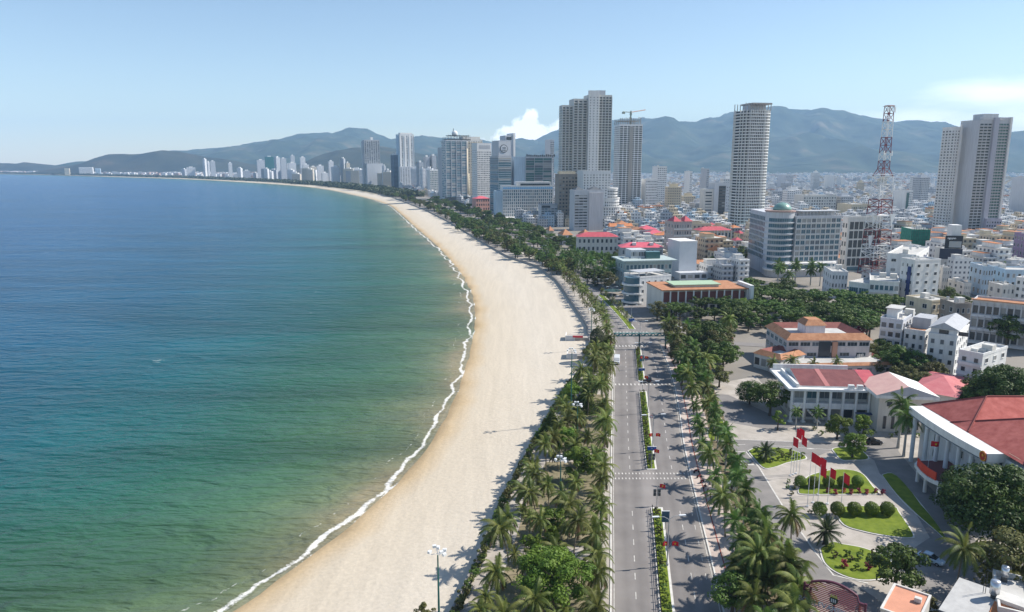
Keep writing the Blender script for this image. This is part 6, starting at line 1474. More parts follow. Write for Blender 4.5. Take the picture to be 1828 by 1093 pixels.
# single trees of the forecourt
S=[('banyan_tree',1338,722,'big rounded tree left of the conference house, rear one of two',.50,1),('broadleaf_tree',1374,742,'big rounded tree at the left corner of the conference house',1.0,2),
('small_tree',1388,768,'small rust-tipped tree at the left corner of the forecourt',1.25,0),('bright_tree',1494,784,'left of two rounded trees in front of the conference house columns',.95,0),('bright_tree',1540,782,'right of two rounded trees in front of the conference house columns',.95,1),
('bright_tree',1521,818,'umbrella-shaped tree on the small round lawn by the drive',.92,0),('date_palm',1366,822,'stout dark palm on the triangular lawn at the drive corner',1.25,0),
('royal_palm',1603,800,'taller of two palms left of the state office colonnade',1.5,3),('royal_palm',1613,815,'shorter of two palms left of the state office colonnade',1.45,1),
('date_palm',1473,972,'stout dark palm between the two front lawns',1.5,1),('coconut_palm',1412,1000,'tall coconut palm at the forecourt edge before the dark stout palm',.92,2),
('coconut_palm',1706,1062,'tall coconut palm beside the pale blue parked car',.95,5),('broadleaf_tree',1596,1062,'dark dense tree right of the flower lawn',1.0,0),('olive_tree',1650,1105,'dark bushy tree between orange roof and grey sheet roof',.6,0),
('banyan_tree',1775,985,'huge dark tree in front of the state office, nearest one',1.04,0),('banyan_tree',1715,925,'huge dark tree at the corner of the state office canopy',.68,1),('banyan_tree',1850,930,'huge dark tree cut by the right edge before the state office',1.0,1),
('olive_tree',1790,1075,'feathery olive green tree behind the grey sheet roof',1.4,1),('olive_tree',1840,1060,'feathery olive green tree at the right edge above the water tanks',1.3,0),
('banyan_tree',1785,742,'large tree crown before the long orange-edged building',.92,0),('broadleaf_tree',1740,735,'tree left of the large crown at the right edge',1.25,1),('banyan_tree',1840,770,'tree crown at the right picture edge behind the red tiled roof',.7,1),
('broadleaf_tree',1600,668,'bushy tree under the tall pale blue tube house',1.1,0),('broadleaf_tree',1630,672,'bushy tree under the lower white tube house',1.1,1),('olive_tree',1668,690,'olive bush in front of the sloping-roof tube house',1.1,0),('bright_tree',1640,705,'pale green small tree at the rose roofed hall',.7,0),
('broadleaf_tree',1795,622,'dark tree against the long orange-edged building',1.3,2),('coconut_palm',1418,672,'palm before the pinkish office, leftmost of four',.85,3),('coconut_palm',1455,674,'palm before the pinkish office, second of four',.62,1),('coconut_palm',1496,674,'palm before the pinkish office, third of four',.62,2),('coconut_palm',1380,672,'short palm at the folded-roof annexe',.7,0),
('royal_palm',1420,765,'young palm before the columns of the conference house',.7,1),('royal_palm',1458,765,'second young palm before the columns of the conference house',.75,0)]
for k,px,py,lab,s,vi in S: at(k,px,py,lab,s=s,vi=min(vi,len(KIND[k])-1))
for i,px in enumerate((1428,1452,1478,1504,1530)): at('clipped_shrub',px,870+(i%2),'clipped ball shrub in the row behind the flag poles','clipped ball shrubs, rear row',.95)
for i,px in enumerate((1462,1494,1524,1555,1583)): at('clipped_shrub',px,921,'clipped ball shrub in the row along the big oval lawn','clipped ball shrubs, front row',1.05)
for i in range(8): at('bougainvillea',1478+i*14,881+(i%2)*2,'little reddish shrub in the planted bed behind the flag poles','reddish shrubs in the bed',.55)
for (x,y) in scatter(G_([(1345,806),(1430,812),(1435,818),(1400,826),(1362,832)]),18,1.8): plant('round_shrub',x,y,'low shrub on the triangular lawn','shrubs of the triangular lawn',rnd.uniform(.5,.95),z=.2)
for (x,y) in scatter(G_([(1475,985),(1550,985),(1588,1005),(1580,1028),(1510,1020)]),16,2.0): plant(rnd.choice(['round_shrub','round_shrub','bougainvillea']),x,y,'low shrub on the flower lawn above the billboard','shrubs of the flower lawn',rnd.uniform(.5,.9),z=.2)
for (x,y) in scatter(G_([(1600,990),(1660,985),(1700,1010),(1720,1090),(1640,1093)]),0,3): pass
for (x,y) in scatter(G_([(1450,768),(1640,775),(1640,782),(1450,780)]),12,3): plant('round_shrub',x,y,'small shrub along the conference house frontage','shrubs along the conference house',.8)
for (x,y) in scatter(G_([(1555,630),(1640,660),(1720,700),(1828,700),(1828,740),(1650,712),(1560,668)]),30,5): plant(rnd.choice(['broadleaf_tree','olive_tree']),x,y,'bush in the green strip between tube houses and rose roofed hall','bushes below the tube houses',rnd.uniform(.6,.9))
for (x,y) in scatter(G_([(1625,500),(1720,520),(1720,600),(1640,560)]),14,9):
    if free(x,y,-2): plant('broadleaf_tree',x,y,'backyard tree among the low roofs right of the mast','backyard trees right of the mast',rnd.uniform(.8,1.2))
# median shrubs
for a,b_ in MEDS[:3]:
    y=a+1.5
    while y<b_-1.5:
        plant('round_shrub',interp_x(ML,y)+1.2,y,'clipped shrub in the hedge line of the central reservation','clipped shrubs of the central reservation',rnd.uniform(.65,.9),z=.2); y+=1.75 if a>160 else 2.1
y=332
while y<420:
    plant('slim_coconut' if rnd.random()<.4 else 'small_tree',interp_x(ML,y)+1.8,y,'small planting on the far central reservation','plants of the far central reservation',rnd.uniform(.5,.8),z=.2); y+=4.5
# shaped conifers
x,y=g(1065,640); t=thing('teardrop_conifer','tall clipped teardrop-shaped conifer beside the beach steps','tree',(x,y,0)); ob('trunk',trunk_mesh(2.2,.35,.3,(0,0),mat_=BARKD),t)
mb=MB(); r=random.Random(3)
for i in range(7000):
    z=r.random(); rad=(2.9*math.sin(math.pi*min(1,(1-z)*1.0)**.62*.98+.0)**.9) if z<1 else 0; a=r.uniform(0,6.283); rad*=r.uniform(.86,1.0)
    c=Vector((rad*math.cos(a),rad*math.sin(a),1.6+z*10.5)); u=Vector((r.uniform(-1,1),r.uniform(-1,1),r.uniform(-1,1))).normalized()*.2; w_=Vector((math.cos(a),math.sin(a),.4)).cross(u).normalized()*.12
    mb.add([tuple(c-u),tuple(c-w_),tuple(c+u),tuple(c+w_)],[(0,1,2,3)],0,r.random())
ob('crown',mb.mesh('crown',LF5,tint=True),t)
def pyramid(px,py,label,h,r0):
    x,y=g(px,py); t=thing('pyramid_hedge',label,'hedge',(x,y,0),.5); mb=MB(); r=random.Random(px)
    for i in range(7000):
        z=1-math.sqrt(r.random()); s_=r0*(1-z); k=r.randrange(4); q=r.uniform(-1,1)*s_; j=r.uniform(.95,1.02)*s_
        c={0:(j,q),1:(-j,q),2:(q,j),3:(q,-j)}[k]; c=Vector((c[0],c[1],z*h)); u=Vector((r.uniform(-1,1),r.uniform(-1,1),r.uniform(-1,1))).normalized()*.2; w_=Vector((r.uniform(-1,1),r.uniform(-1,1),r.uniform(-1,1))).normalized()*.13
        mb.add([tuple(c-u),tuple(c-w_),tuple(c+u),tuple(c+w_)],[(0,1,2,3)],0,r.random()*.6)
    ob('foliage',mb.mesh('foliage',LF3,tint=True),t)
pyramid(985,783,'clipped green pyramid in the beach park, the one close to the sea wall',8.5,3.2); pyramid(1045,736,'clipped green pyramid in the beach park, the one behind among palms',9,3.0)
# ------------------------------------------------------------ street furniture
POLEM=mat('pole_grey',(.42,.43,.44),.5,metal=.3); POLEG=mat('pole_green',(.03,.13,.11),.5); LAMPW=mat('lamp_head_white',(.70,.71,.72),.4); BLACKM=mat('railing_black',(.02,.02,.022),.5)
FLAGR=mat('flag_red',(.62,.02,.035),.75); FLAGY=mat('flag_star_yellow',(.85,.62,.05),.6); BLUES=mat('sign_blue',(.02,.10,.38),.5)
# median railing: posts and rails on the left edge of the reservation
for i,(a,b_) in enumerate(MEDS[:3]):
    P=[(x+.18,y) for x,y in along(ML,a+.6,b_-.6)]
    f=thing('median_railing',['black railing on the nearest reservation','black railing on the middle reservation beyond the dashed stop lines','black railing on the short reservation before the gantry'][i],'railing',(P[0][0],P[0][1],.16)); ox,oy=P[0]
    mb=MB()
    for (ax,ay),(bx,by) in zip(P,P[1:]):
        for z in (.25,.6,.95): mb.quad((ax-ox,ay-oy,z),(bx-ox,by-oy,z),(bx-ox,by-oy,z+.09),(ax-ox,ay-oy,z+.09)); mb.quad((ax-ox-.04,ay-oy,z+.09),(ax-ox+.05,ay-oy,z+.09),(bx-ox+.05,by-oy,z+.09),(bx-ox-.04,by-oy,z+.09))
    mb.build('rail',BLACKM,f)
    y=a+.6
    pm=MB(); pm.box(-.06,.06,-.06,.06,0,1.15); pm.ball((0,0,1.25),.13,8,5); pme=pm.mesh('post',BLACKM)
    while y<b_-.6: ob('post',pme,f,(interp_x(ML,y)+.18-ox,y-oy,0)); y+=2.1
def flag_mesh(w,h,star_=True,vert=False,seed=0):
    r=random.Random(seed); mb=MB(); n=7; ph=r.uniform(0,6)
    P=[]
    for i in range(n+1):
        t=i/n; y=.16*w*math.sin(ph+t*4.5)*t; sag=-h*.18*t*t if not vert else -h*.30*t
        P.append((t*w*.94,y,sag))
    for a,c in zip(P,P[1:]):
        mb.quad((a[0],a[1],a[2]),(c[0],c[1],c[2]),(c[0],c[1],c[2]+h),(a[0],a[1],a[2]+h),0)
    if star_:
        st=MB(); star(st,(w*.47,P[3][1],P[3][2]+h*.5),h*.28,'y',0,.12); o=len(mb.v); mb.v+=st.v; mb.f+=[tuple(i+o for i in f) for f in st.f]; mb.m+=[1]*len(st.f); mb.t+=st.t
    return mb.mesh('flag',[FLAGR,FLAGY])
fsmall=[flag_mesh(1.3,.9,seed=i) for i in range(3)]; fbig=[flag_mesh(1.25,2.2,False,True,seed=i) for i in range(4)]
# double-armed lamp posts with pairs of small flags
def lamp(y,label,h=9.5,flags=True,x=None):
    x=(interp_x(ML,y)+2.1) if x is None else x
    t=thing('street_lamp',label,'street lamp',(x,y,.2),.12)
    mb=MB(); mb.tube([(0,0,0),(0,0,h*.6),(0,0,h)],[.13,.10,.07],8); mb.box(-.2,.2,-.2,.2,0,.5); mb.build('pole',POLEM,t)
    for s_ in (-1,1):
        mb=MB(); mb.tube([(0,0,h-.1),(s_*.9,0,h+.5),(s_*2.0,0,h+.62)],.055,5); mb.build('arm',POLEM,t)
        mb=MB(); mb.box(s_*2.6-.65,s_*2.6+.65,-.2,.2,h+.56,h+.72); mb.box(s_*2.6-.5,s_*2.6+.5,-.14,.14,h+.5,h+.56); mb.build('lamp_head',LAMPW,t)
    if flags:
        for s_ in (-1,1):
            f=ob('flag',rnd.choice(fsmall),t,(s_*.9-.1,0,h*.42),0 if s_>0 else .25)
            mb=MB(); mb.tube([(0,0,h*.38),(s_*.85,0,h*.52)],.03,4); mb.build('flag_bracket',POLEM,t)
    return t
for i,(y,lab) in enumerate([(126.5,'street lamp with twin arms and red flags on the nearest reservation'),(183,'twin-armed street lamp at the start of the middle reservation'),(213,'twin-armed street lamp on the middle reservation'),(262,'twin-armed street lamp on the short reservation'),(300,'twin-armed street lamp just before the gantry')]): lamp(y,lab,flags=i in(0,1,3))
for y in (335,360,388,415): lamp(y,'twin-armed street lamp on the far reservation',flags=False).__setitem__('group','lamps of the far reservation')
for y in (450,490,530,580,640,710): lamp(y,'street lamp standing beside the far boulevard before the palm grove',x=interp_x(RR,y)+1.5,flags=False,h=11).__setitem__('group','lamps beside the far boulevard')
# traffic signals at the reservation heads
def signal(x,y,label):
    t=thing('traffic_light',label,'traffic light',(x,y,.1)); mb=MB(); mb.tube([(0,0,0),(0,0,4.6)],.08,7); mb.build('pole',POLEM,t)
    for dx,dz in ((-.55,3.6),(.45,3.6),(-.55,2.75),(.45,2.75)): 
        mb=MB(); mb.box(dx-.3,dx+.3,-.2,.1,dz-.35,dz+.35,0); 
        for k in (-.2,0,.2): mb.ball((dx,-.22,dz+k),.09,8,4,1)
        mb.build('signal_box',[mat('signal_grey',(.12,.13,.13),.6),mat('signal_lens',(.05,.03,.03),.3)],t)
    f=ob('flag',fsmall[1],t,(.5,0,4.3)); return t
signal(interp_x(ML,151.5)+1.3,151.4,'four-boxed traffic signal with red flag at the head of the nearest reservation')
signal(interp_x(ML,236)+1.2,236,'traffic signal with red flag between middle and short reservations')
signal(interp_x(ML,172)+1.2,171.6,'traffic signal near the foot of the middle reservation')
# signs on the reservation
def board(y,dx,w,h,z,m,label,mark=None,cat='sign'):
    t=thing('sign_board',label,cat,(interp_x(ML,y)+dx,y,.2)); mb=MB(); mb.tube([(0,0,0),(0,0,z)],.07,6); mb.build('post',POLEM,t)
    mb=MB(); mb.box(-w/2,w/2,-.06,.06,z,z+h,0); mb.box(-w/2-.06,w/2+.06,-.1,.1,z+h,z+h+.12,1); mb.build('panel',[m,LAMPW],t)
    if mark:
        me=text_mesh(mark,h*.62,.01,.0); me.materials.append(SIGNW); o=ob('lettering',me,t,(0,-.09,z+h*.5)); o.rotation_euler=(math.pi/2,0,0)
    return t
SLATE=mat('slate_blue_panel',(.07,.13,.19),.4)
board(140.5,2.5,1.6,2.4,1.6,SLATE,'tall slate-blue panel sign on the nearest reservation')
board(267,2.0,1.6,2.3,1.6,mat('teal_panel',(.06,.20,.24),.4),'teal panel sign on the short reservation')
board(177.5,1.6,2.2,.9,2.4,BLUES,'blue direction sign at the near end of the middle reservation','<>')
board(175.5,2.1,.8,.8,3.3,BLUES,'small square blue sign above the blue direction sign')
board(252,1.4,2.2,.9,2.2,BLUES,'blue direction sign at the near end of the short reservation','<>')
board(331,1.6,2.6,1.4,3.2,BLUES,'blue road sign at the near tip of the far reservation')
def round_sign(x,y,label):
    t=thing('road_sign',label,'sign',(x,y,.1)); mb=MB(); mb.tube([(0,0,0),(0,0,2.6)],.05,6); mb.build('post',POLEM,t); mb=MB(); mb.tube([(0,-.1,2.9),(0,-.05,2.9)],.42,18,0); mb.tube([(0,-.13,2.9),(0,-.101,2.9)],.3,18,1); mb.build('disc',[FLAGR,LAMPW],t)
round_sign(interp_x(ML,202)+2.6,202,'round red and white road sign on the middle reservation')
# entrance gantry across both carriageways
ya=292.0; xa=interp_x(RL,ya)-.3; xb=interp_x(RR,ya)+1.5; t=thing('gantry','teal lattice gantry spanning both carriageways','gantry',(xa,ya,0)); TEAL=mat('gantry_teal',(.06,.20,.20),.5); L_=xb-xa
mb=MB()
for z,dy in ((5.6,0),(6.8,0),(5.6,1.1),(6.8,1.1)): mb.tube([(0,dy,z),(L_,dy,z)],.12,5)
n=16
for i in range(n):
    u0,u1=L_*i/n,L_*(i+1)/n
    for dy in (0,1.1): mb.tube([(u0,dy,5.6 if i%2 else 6.8),(u1,dy,6.8 if i%2 else 5.6)],.16,4)
    mb.tube([(u0,0,6.8),(u1,1.1,6.8)],.08,4)
mb.build('truss',TEAL,t)
for u in (0,L_*.5-.2,L_): mb=MB(); mb.tube([(u,0,0),(u,0,6.9)],.2,8); mb.tube([(u,1.1,0),(u,1.1,6.9)],.2,8); mb.build('post',mat('gantry_post',(.03,.08,.09),.5),t)
# floodlight masts along the beach wall
def flood(x,y,h,label):
    t=thing('floodlight_mast',label,'floodlight mast',(x,y,-.1),.4); mb=MB(); mb.tube([(0,0,0),(0,0,h*.5),(0,0,h)],[.22,.17,.11],8); mb.build('pole',POLEG,t)
    mb=MB(); mb.tube([(-1.3,0,h+.3),(1.3,0,h+.3)],.05,4); mb.tube([(0,0,h),(0,0,h+.8)],.07,4); mb.tube([(0,-1,h+.5),(0,1,h+.5)],.05,4); mb.build('crossbar',LAMPW,t)
    for dx,dy,dz,r_ in ((-1.3,0,.75,.6),(1.2,.2,.45,-.5),(.3,-1,.9,.2),(-.2,1,.95,-.2),(.1,0,1.2,1.0),(.9,-.5,.1,.4)):
        mb=MB(); mb.box(dx-.3,dx+.3,dy-.22,dy+.22,h+dz-.15,h+dz+.25,0,r_); mb.build('floodlight',LAMPW,t)
x,y=g(797,1135); flood(interp_x(WL,104)+1.2,104,hgt(795,990,104),'tall floodlight mast at the lower end of the beach, clear against the sand')
for px,py0,pt,lab in ((1019,752,622,'floodlight mast rising from the palms, farthest of those by the beach park'),(1030,790,718,'shorter floodlight mast behind the near green pyramid'),(1000,905,815,'floodlight mast among palms above the pale clearing')):
    x,y=g(px,py0); flood(x,y,hgt(px,pt,y)-1.2,lab)
x,y=g(1055,620); flood(x,y,hgt(1055,555,y),'slim mast beside the teardrop conifer')
x,y=g(856,470); 
for px,py0,pt in ((928,455,424),(968,470,440),(872,428,405)): 
    x,y=g(px,py0); lamp(y,'lamp mast between the far palms of the promenade',h=hgt(px,pt,y),flags=False,x=x).__setitem__('group','lamp masts of the far promenade')
# flag poles of the forecourt
for i,(px,py,top_) in enumerate([(1411,850,779),(1416,848,764),(1421,846,763),(1426,852,777),(1441,905,806),(1451,898,812),(1458,918,830),(1460,884,815),(1477,900,834),(1500,918,843)]):
    x,y=g(px,py); h=hgt(px,top_,y)
    t=thing('flagpole',f'white pole flying a plain red banner over the forecourt','flagpole',(x,y,0),-.35,'red-bannered poles of the forecourt'); mb=MB(); mb.tube([(0,0,0),(0,0,h)],[.07,.04],6); mb.box(-.25,.25,-.25,.25,0,.25); mb.build('pole',LAMPW,t)
    ob('flag',fbig[i%4],t,(.05,0,h-2.3))
x,y=98.2,161.5; t=thing('flagpole','slim white pole with a small red flag on the state office canopy','flagpole',(x,y,4.9)); mb=MB(); mb.tube([(0,0,0),(0,0,6.8)],.06,6); mb.build('pole',LAMPW,t); ob('flag',flag_mesh(2.2,1.3,seed=9),t,(.05,0,5.2))
# guard booth, planters, gate posts
x,y=g(1299,878); t=thing('guard_booth','small white guard booth at the drive entrance','booth',(x,y,.05),.15); mb=MB(); mb.box(-1,1,-1,1,0,2.4); mb.build('wall',WHITE,t); mb=MB(); mb.box(-1.25,1.25,-1.25,1.25,2.4,2.6); mb.build('roof',LGREY,t)
for s_ in (-1,1): mb=MB(); mb.box(s_*.45-.3,s_*.45+.3,-1.05,-1.0,1.1,2.0); mb.build('window',GLASS,t)
for px,py in ((1408,862),(1406,872),(1413,884),(1417,874),(1420,868),(1446,918)): at('round_shrub',px,py,'potted shrub near the flag pole feet','potted shrubs by the flag poles',.6)
# platforms on the beach
for i,(px,py) in enumerate(((1035,600),(1040,632))):
    x,y=g(px,py); t=thing('beach_platform',['pale paved platform with retaining walls on the beach, farther one','pale paved platform with retaining walls on the beach, nearer one'][i],'platform',(x,y,0),-.12)
    mb=MB(); mb.box(-6,6,-3.2,3.2,-3.1,.05); mb.build('platform_base',PAVE,t)
    for q in ((-6.3,-6.01,-3.5,3.5),(-6,-2,-3.5,-3.21)): mb=MB(); mb.box(*q,-3.1,.8); mb.build('retaining_wall',WHITE if q[1]<-6 else LGREY,t)
    if i==0: mb=MB(); mb.box(-3,1.5,-3.55,-3.25,.06,.9); mb.build('red_barrier',mat('barrier_red',(.55,.05,.07),.6),t)
# --------- vehicles
TYRE=mat('tyre_rubber',(.02,.02,.02),.9); HUB=mat('wheel_hub',(.4,.4,.42),.4,metal=.7); CARG=mat('car_glass',(.02,.025,.03),.08,spec=.7); HL=mat('headlight_glass',(.75,.76,.78),.2); TL=mat('tail_light_red',(.45,.02,.02),.3)
def loft(mb,secs,mi=0):
    "secs: (x, half width, z low, z high) with rounded cross section"
    rings=[]
    for x,hw,z0,z1 in secs:
        c=min(.12,hw*.3); rings.append([(x,-hw,z0+c),(x,-hw,z1-c*1.2),(x,-hw+c,z1),(x,hw-c,z1),(x,hw,z1-c*1.2),(x,hw,z0+c),(x,hw-c,z0),(x,-hw+c,z0)])
    n=8; vs=[v for r in rings for v in r]; fs=[(i*n+k,(i+1)*n+k,(i+1)*n+(k+1)%n,i*n+(k+1)%n) for i in range(len(rings)-1) for k in range(n)]
    fs=[tuple(reversed(f)) for f in fs]; fs.append(tuple(range(n))); fs.append(tuple(reversed([(len(rings)-1)*n+k for k in range(n)]))); mb.add(vs,fs,mi)
def car(x,y,rz,col,label,kind_='car',group=None,z=.03):
    m=mat('car_paint_'+'_'.join(str(int(c*99)) for c in col),col,.25,spec=.6); t=thing('van' if kind_=='van' else 'parked_car' if group or 'parked' in label else 'car',label,'van' if kind_=='van' else 'car',(x,y,z),rz,group)
    mb=MB()
    if kind_=='van':
        loft(mb,[(-2.5,.85,.35,1.0),(-2.45,.95,.3,2.1),(-2.2,.97,.3,2.25),(1.2,.97,.3,2.25),(1.6,.96,.3,2.1),(2.2,.95,.3,1.25),(2.5,.85,.35,1.0)]); mb.build('body',m,t)
        mb=MB(); loft(mb,[(1.42,.80,1.3,2.06),(2.12,.80,1.28,1.33)]); mb.build('windscreen',CARG,t); mb=MB(); mb.box(-2.2,1.2,-.99,-.975,1.3,1.9); mb.box(-2.2,1.2,.975,.99,1.3,1.9); mb.build('side_windows',CARG,t); mb=MB(); mb.box(-2.53,-2.48,-.75,.75,1.35,1.95); mb.build('rear_window',CARG,t); ln=2.5
    else:
        loft(mb,[(-2.15,.72,.38,.80),(-2.05,.84,.28,.92),(-1.3,.88,.25,.98),(0,.9,.25,.98),(1.0,.88,.25,.95),(1.85,.84,.28,.80),(2.15,.70,.38,.66)]); mb.build('body',m,t)
        mb=MB(); loft(mb,[(-1.75,.66,.93,.99),(-1.05,.66,.9,1.42),(.15,.66,.9,1.44),(1.0,.68,.9,.97)]); mb.build('windows',CARG,t); mb=MB(); loft(mb,[(-1.1,.62,1.41,1.46),(.2,.62,1.42,1.48)]); mb.build('roof',m,t); ln=2.1
    for s_ in (-1,1):
        mb=MB(); mb.box(ln-.1,ln+.04,s_*.6-.16,s_*.6+.16,.58,.72); mb.build('headlight',HL,t); mb=MB(); mb.box(-ln-.05,-ln+.1,s_*.62-.14,s_*.62+.14,.66,.82); mb.build('tail_light',TL,t)
        for xx in (-ln*.62,ln*.64):
            mb=MB(); mb.tube([(xx,s_*.72,.32),(xx,s_*.93,.32)],.32,14); w_=mb.build('wheel',TYRE,t); mb=MB(); mb.tube([(xx,s_*.92,.32),(xx,s_*.94,.32)],.19,10); mb.build('rim',HUB,w_)
    return t
R90=math.pi/2
x,y=g(1098,648); car(x+.6,y,R90+3.14159-.15,(.66,.67,.68),'white minibus driving towards the camera on the left carriageway','van').scale=(1.25,1.2,1.2)
x,y=g(1158,681); car(x,y,R90-.2,(.012,.012,.014),'black hatchback driving away on the right carriageway').scale=(1.1,1.1,1.1)
x,y=g(1661,1003); car(x,y,-.9,(.42,.52,.60),'pale blue parked car in the shade of the coconut palm right of the lawn').scale=(1.1,1.1,1.1)
x,y=g(1559,793); car(x,y,.02,(.012,.013,.016),'black parked car at the kerb beside the umbrella tree').scale=(1.1,1.1,1.1)
for i,(px,py,c,a) in enumerate([(1050,503,(.5,.5,.52),.9),(1062,510,(.6,.6,.6),1.2),(1073,517,(.05,.05,.06),1.1),(1085,521,(.35,.36,.38),1.3)]):
    x,y=g(px,py); car(x,y,a,c,['silver parked car, leftmost of four by the junction trees','white parked car, second from left by the junction trees','black parked car by the junction trees','grey parked car, rightmost of four by the junction trees'][i])
x,y=g(1093,526); t=thing('market_parasol','wide dark green parasol by the junction','parasol',(x,y,0)); mb=MB(); mb.tube([(0,0,0),(0,0,3)],.06,6); mb.build('pole',POLEM,t); mb=MB(); mb.tube([(0,0,2.4),(0,0,3.5)],[5.5,.3],12); mb.build('canopy',mat('parasol_dark',(.03,.07,.07),.7),t)
for i,(px,py,c) in enumerate([(1210,588,(.7,.7,.72)),(1262,604,(.05,.05,.06)),(1300,606,(.5,.06,.05))]):
    x,y=g(px,py); car(x,y,.05,c,['white parked car under the trees of the cross street','black parked car on the cross street','red parked car on the cross street beside the wooded square'][i])
# small motorbikes on the pavement
def bike(x,y,rz,label,grp):
    t=thing('motorbike',label,'motorbike',(x,y,.12),rz,grp); mb=MB(); mb.tube([(-.5,0,.55),(0,0,.5),(.35,0,.75),(.5,0,1.0)],[.14,.16,.1,.04],6); mb.build('body',mat('bike_red',(.3,.03,.03),.4),t)
    mb=MB(); mb.box(-.6,.05,-.13,.13,.72,.82); mb.build('seat',BLACKM,t)
    for xx in (-.6,.65): mb=MB(); mb.tube([(xx,-.05,.28),(xx,.05,.28)],.28,12); mb.build('wheel',TYRE,t)
    mb=MB(); mb.tube([(.45,-.35,1.0),(.45,.35,1.0)],.025,5); mb.build('handlebar',BLACKM,t)
for i in range(7): x,y=g(1243+i*5,845+i*9); bike(x,y,.3+i*.2,'small motorbike on the pink pavement under the palms','motorbikes on the right pavement')
# beach boat and far shore ship
x,y=g(98,312.5,ZS); t=thing('white_boat','small white ship lying off the far left shore','boat',(x,y,ZS)); mb=MB(); mb.prism([(-35,-4),(28,-4),(40,0),(28,4),(-35,4)],0,5); mb.build('hull',WHITE,t); mb=MB(); mb.box(-20,8,-3,3,5.01,11); mb.build('cabin',LGREY,t)
# ------------------------------------------------------------ camera, sun, sky, haze
cam=bpy.data.cameras.new('camera'); co=ob('camera',cam); co.location=(0,0,HC); co.rotation_euler=(math.pi/2-PT,0,0)
cam.sensor_width=36; cam.lens=F/1828*36; cam.clip_start=1; cam.clip_end=60000; SC.camera=co
SUN_AZ=math.radians(80.5)   # clockwise from +Y
SUN_EL=math.radians(44)
sl=bpy.data.lights.new('sun','SUN'); sl.energy=5.0; sl.angle=math.radians(.5); sl.color=(1,.945,.86)
so=ob('sun',sl); d=Vector((math.sin(SUN_AZ)*math.cos(SUN_EL),math.cos(SUN_AZ)*math.cos(SUN_EL),math.sin(SUN_EL)))
so.rotation_euler=d.to_track_quat('Z','Y').to_euler(); so.location=(0,0,300)
w=bpy.data.worlds.new('World'); SC.world=w; w.use_nodes=True; N=w.node_tree.nodes; L=w.node_tree.links
bg=N['Background']; bg.inputs['Strength'].default_value=.115
sk=N.new('ShaderNodeTexSky'); sk.sky_type='NISHITA'; sk.sun_disc=False; sk.sun_elevation=SUN_EL; sk.sun_rotation=SUN_AZ
sk.air_density=1.0; sk.dust_density=.2; sk.ozone_density=1.25; sk.altitude=50
# clouds: cumulus low over the hills and thin high cloud on the right, by direction in the sky
tc=N.new('ShaderNodeTexCoord'); sp=N.new('ShaderNodeSeparateXYZ'); L.new(tc.outputs['Generated'],sp.inputs[0])
def M(op,a,b=None,c=None,cl=False):
    n=N.new('ShaderNodeMath'); n.operation=op; n.use_clamp=cl
    for i,x in enumerate((a,b,c)):
        if x is None: continue
        if isinstance(x,(int,float)): n.inputs[i].default_value=x
        else: L.new(x,n.inputs[i])
    return n.outputs[0]
az=M('ARCTAN2',sp.outputs[0],sp.outputs[1]); el=M('ARCSINE',sp.outputs[2])
cb=N.new('ShaderNodeCombineXYZ'); L.new(az,cb.inputs[0]); L.new(el,cb.inputs[1])
def NZ(scale,det,sx,sy,rough=.55):
    mp=N.new('ShaderNodeMapping'); mp.inputs['Scale'].default_value=(sx,sy,1); L.new(cb.outputs[0],mp.inputs[0])
    n=N.new('ShaderNodeTexNoise'); n.inputs['Scale'].default_value=scale; n.inputs['Detail'].default_value=det; n.inputs['Roughness'].default_value=rough; L.new(mp.outputs[0],n.inputs['Vector']); return n.outputs['Fac']
def blob(a0,e0,ra,re):
    return M('SUBTRACT',1.0,M('SQRT',M('ADD',M('POWER',M('DIVIDE',M('SUBTRACT',az,a0),ra),2.0),M('POWER',M('DIVIDE',M('SUBTRACT',el,e0),re),2.0))))
def pxdir(x,y):
    u=(x-CXP)/F; v=(y-CYP)/F; dy=math.cos(PT)-v*math.sin(PT); dz=-math.sin(PT)-v*math.cos(PT)
    return math.atan2(u,dy),math.atan2(dz,math.hypot(u,dy))
cum=None
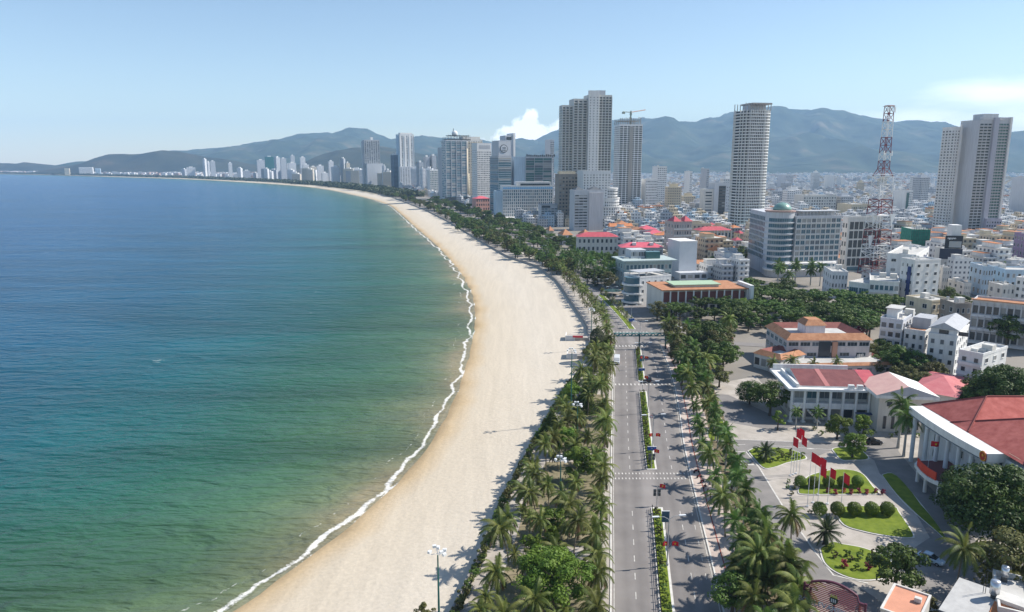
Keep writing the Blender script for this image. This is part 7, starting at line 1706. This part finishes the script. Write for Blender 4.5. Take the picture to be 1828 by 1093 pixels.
for x,y,rx,ry in [(938,228,30,24),(915,236,26,14),(962,236,28,16),(946,210,18,16),(930,248,60,14),(1000,235,26,20)]:
    a,e=pxdir(x,y); q=blob(a,e,rx/F,ry/F); cum=q if cum is None else M('MAXIMUM',cum,q)
cm=M('MULTIPLY',M('ADD',cum,M('MULTIPLY',M('SUBTRACT',NZ(55,6,1,1,.6),.52),2.2)),3.2,cl=True)
thin=None
for x,y,rx,ry in [(1790,170,150,30),(1640,215,110,24),(1720,225,170,28),(1828,215,90,30)]:
    a,e=pxdir(x,y); q=blob(a,e,rx/F,ry/F); thin=q if thin is None else M('MAXIMUM',thin,q)
tm=M('MULTIPLY',M('ADD',M('MULTIPLY',thin,.8),M('MULTIPLY',M('SUBTRACT',NZ(14,6,.6,2.4),.5),1.5)),1.3,cl=True)
tm=M('MULTIPLY',tm,.5)
m1=N.new('ShaderNodeMix'); m1.data_type='RGBA'; L.new(M('MAXIMUM',M('MULTIPLY',cm,.72),tm),m1.inputs[0])
L.new(sk.outputs[0],m1.inputs[6]); m1.inputs[7].default_value=(14,13.8,14,1)
L.new(m1.outputs[2],bg.inputs['Color'])
# air between here and the mountains
if HAZE>0:
    HTOP=max((v.co.z for o in COL.objects if o.name.startswith('mountain') for v in o.data.vertices),default=900)+12
    hz=bpy.data.materials.new('haze_air'); hz.use_nodes=True; n=hz.node_tree.nodes; n.remove(n['Principled BSDF'])
    pv=n.new('ShaderNodeVolumePrincipled'); pv.inputs['Color'].default_value=(.46,.71,1,1); pv.inputs['Density'].default_value=HAZE; pv.inputs['Anisotropy'].default_value=.0
    hz.node_tree.links.new(pv.outputs[0],n['Material Output'].inputs['Volume'])
    mb=MB(); mb.box(-11500,21000,-300,14600,-9,HTOP); h=mb.build('haze',hz); h['kind']='stuff'
SC.view_settings.view_transform='Standard'; SC.view_settings.look='None'; SC.view_settings.exposure=0.42; SC.view_settings.gamma=1
SC.render.engine='CYCLES'; SC.cycles.use_denoising=True; SC.cycles.max_bounces=6; SC.cycles.diffuse_bounces=3; SC.cycles.glossy_bounces=2; SC.cycles.transparent_max_bounces=6; SC.cycles.volume_bounces=1
SC.cycles.sample_clamp_indirect=6
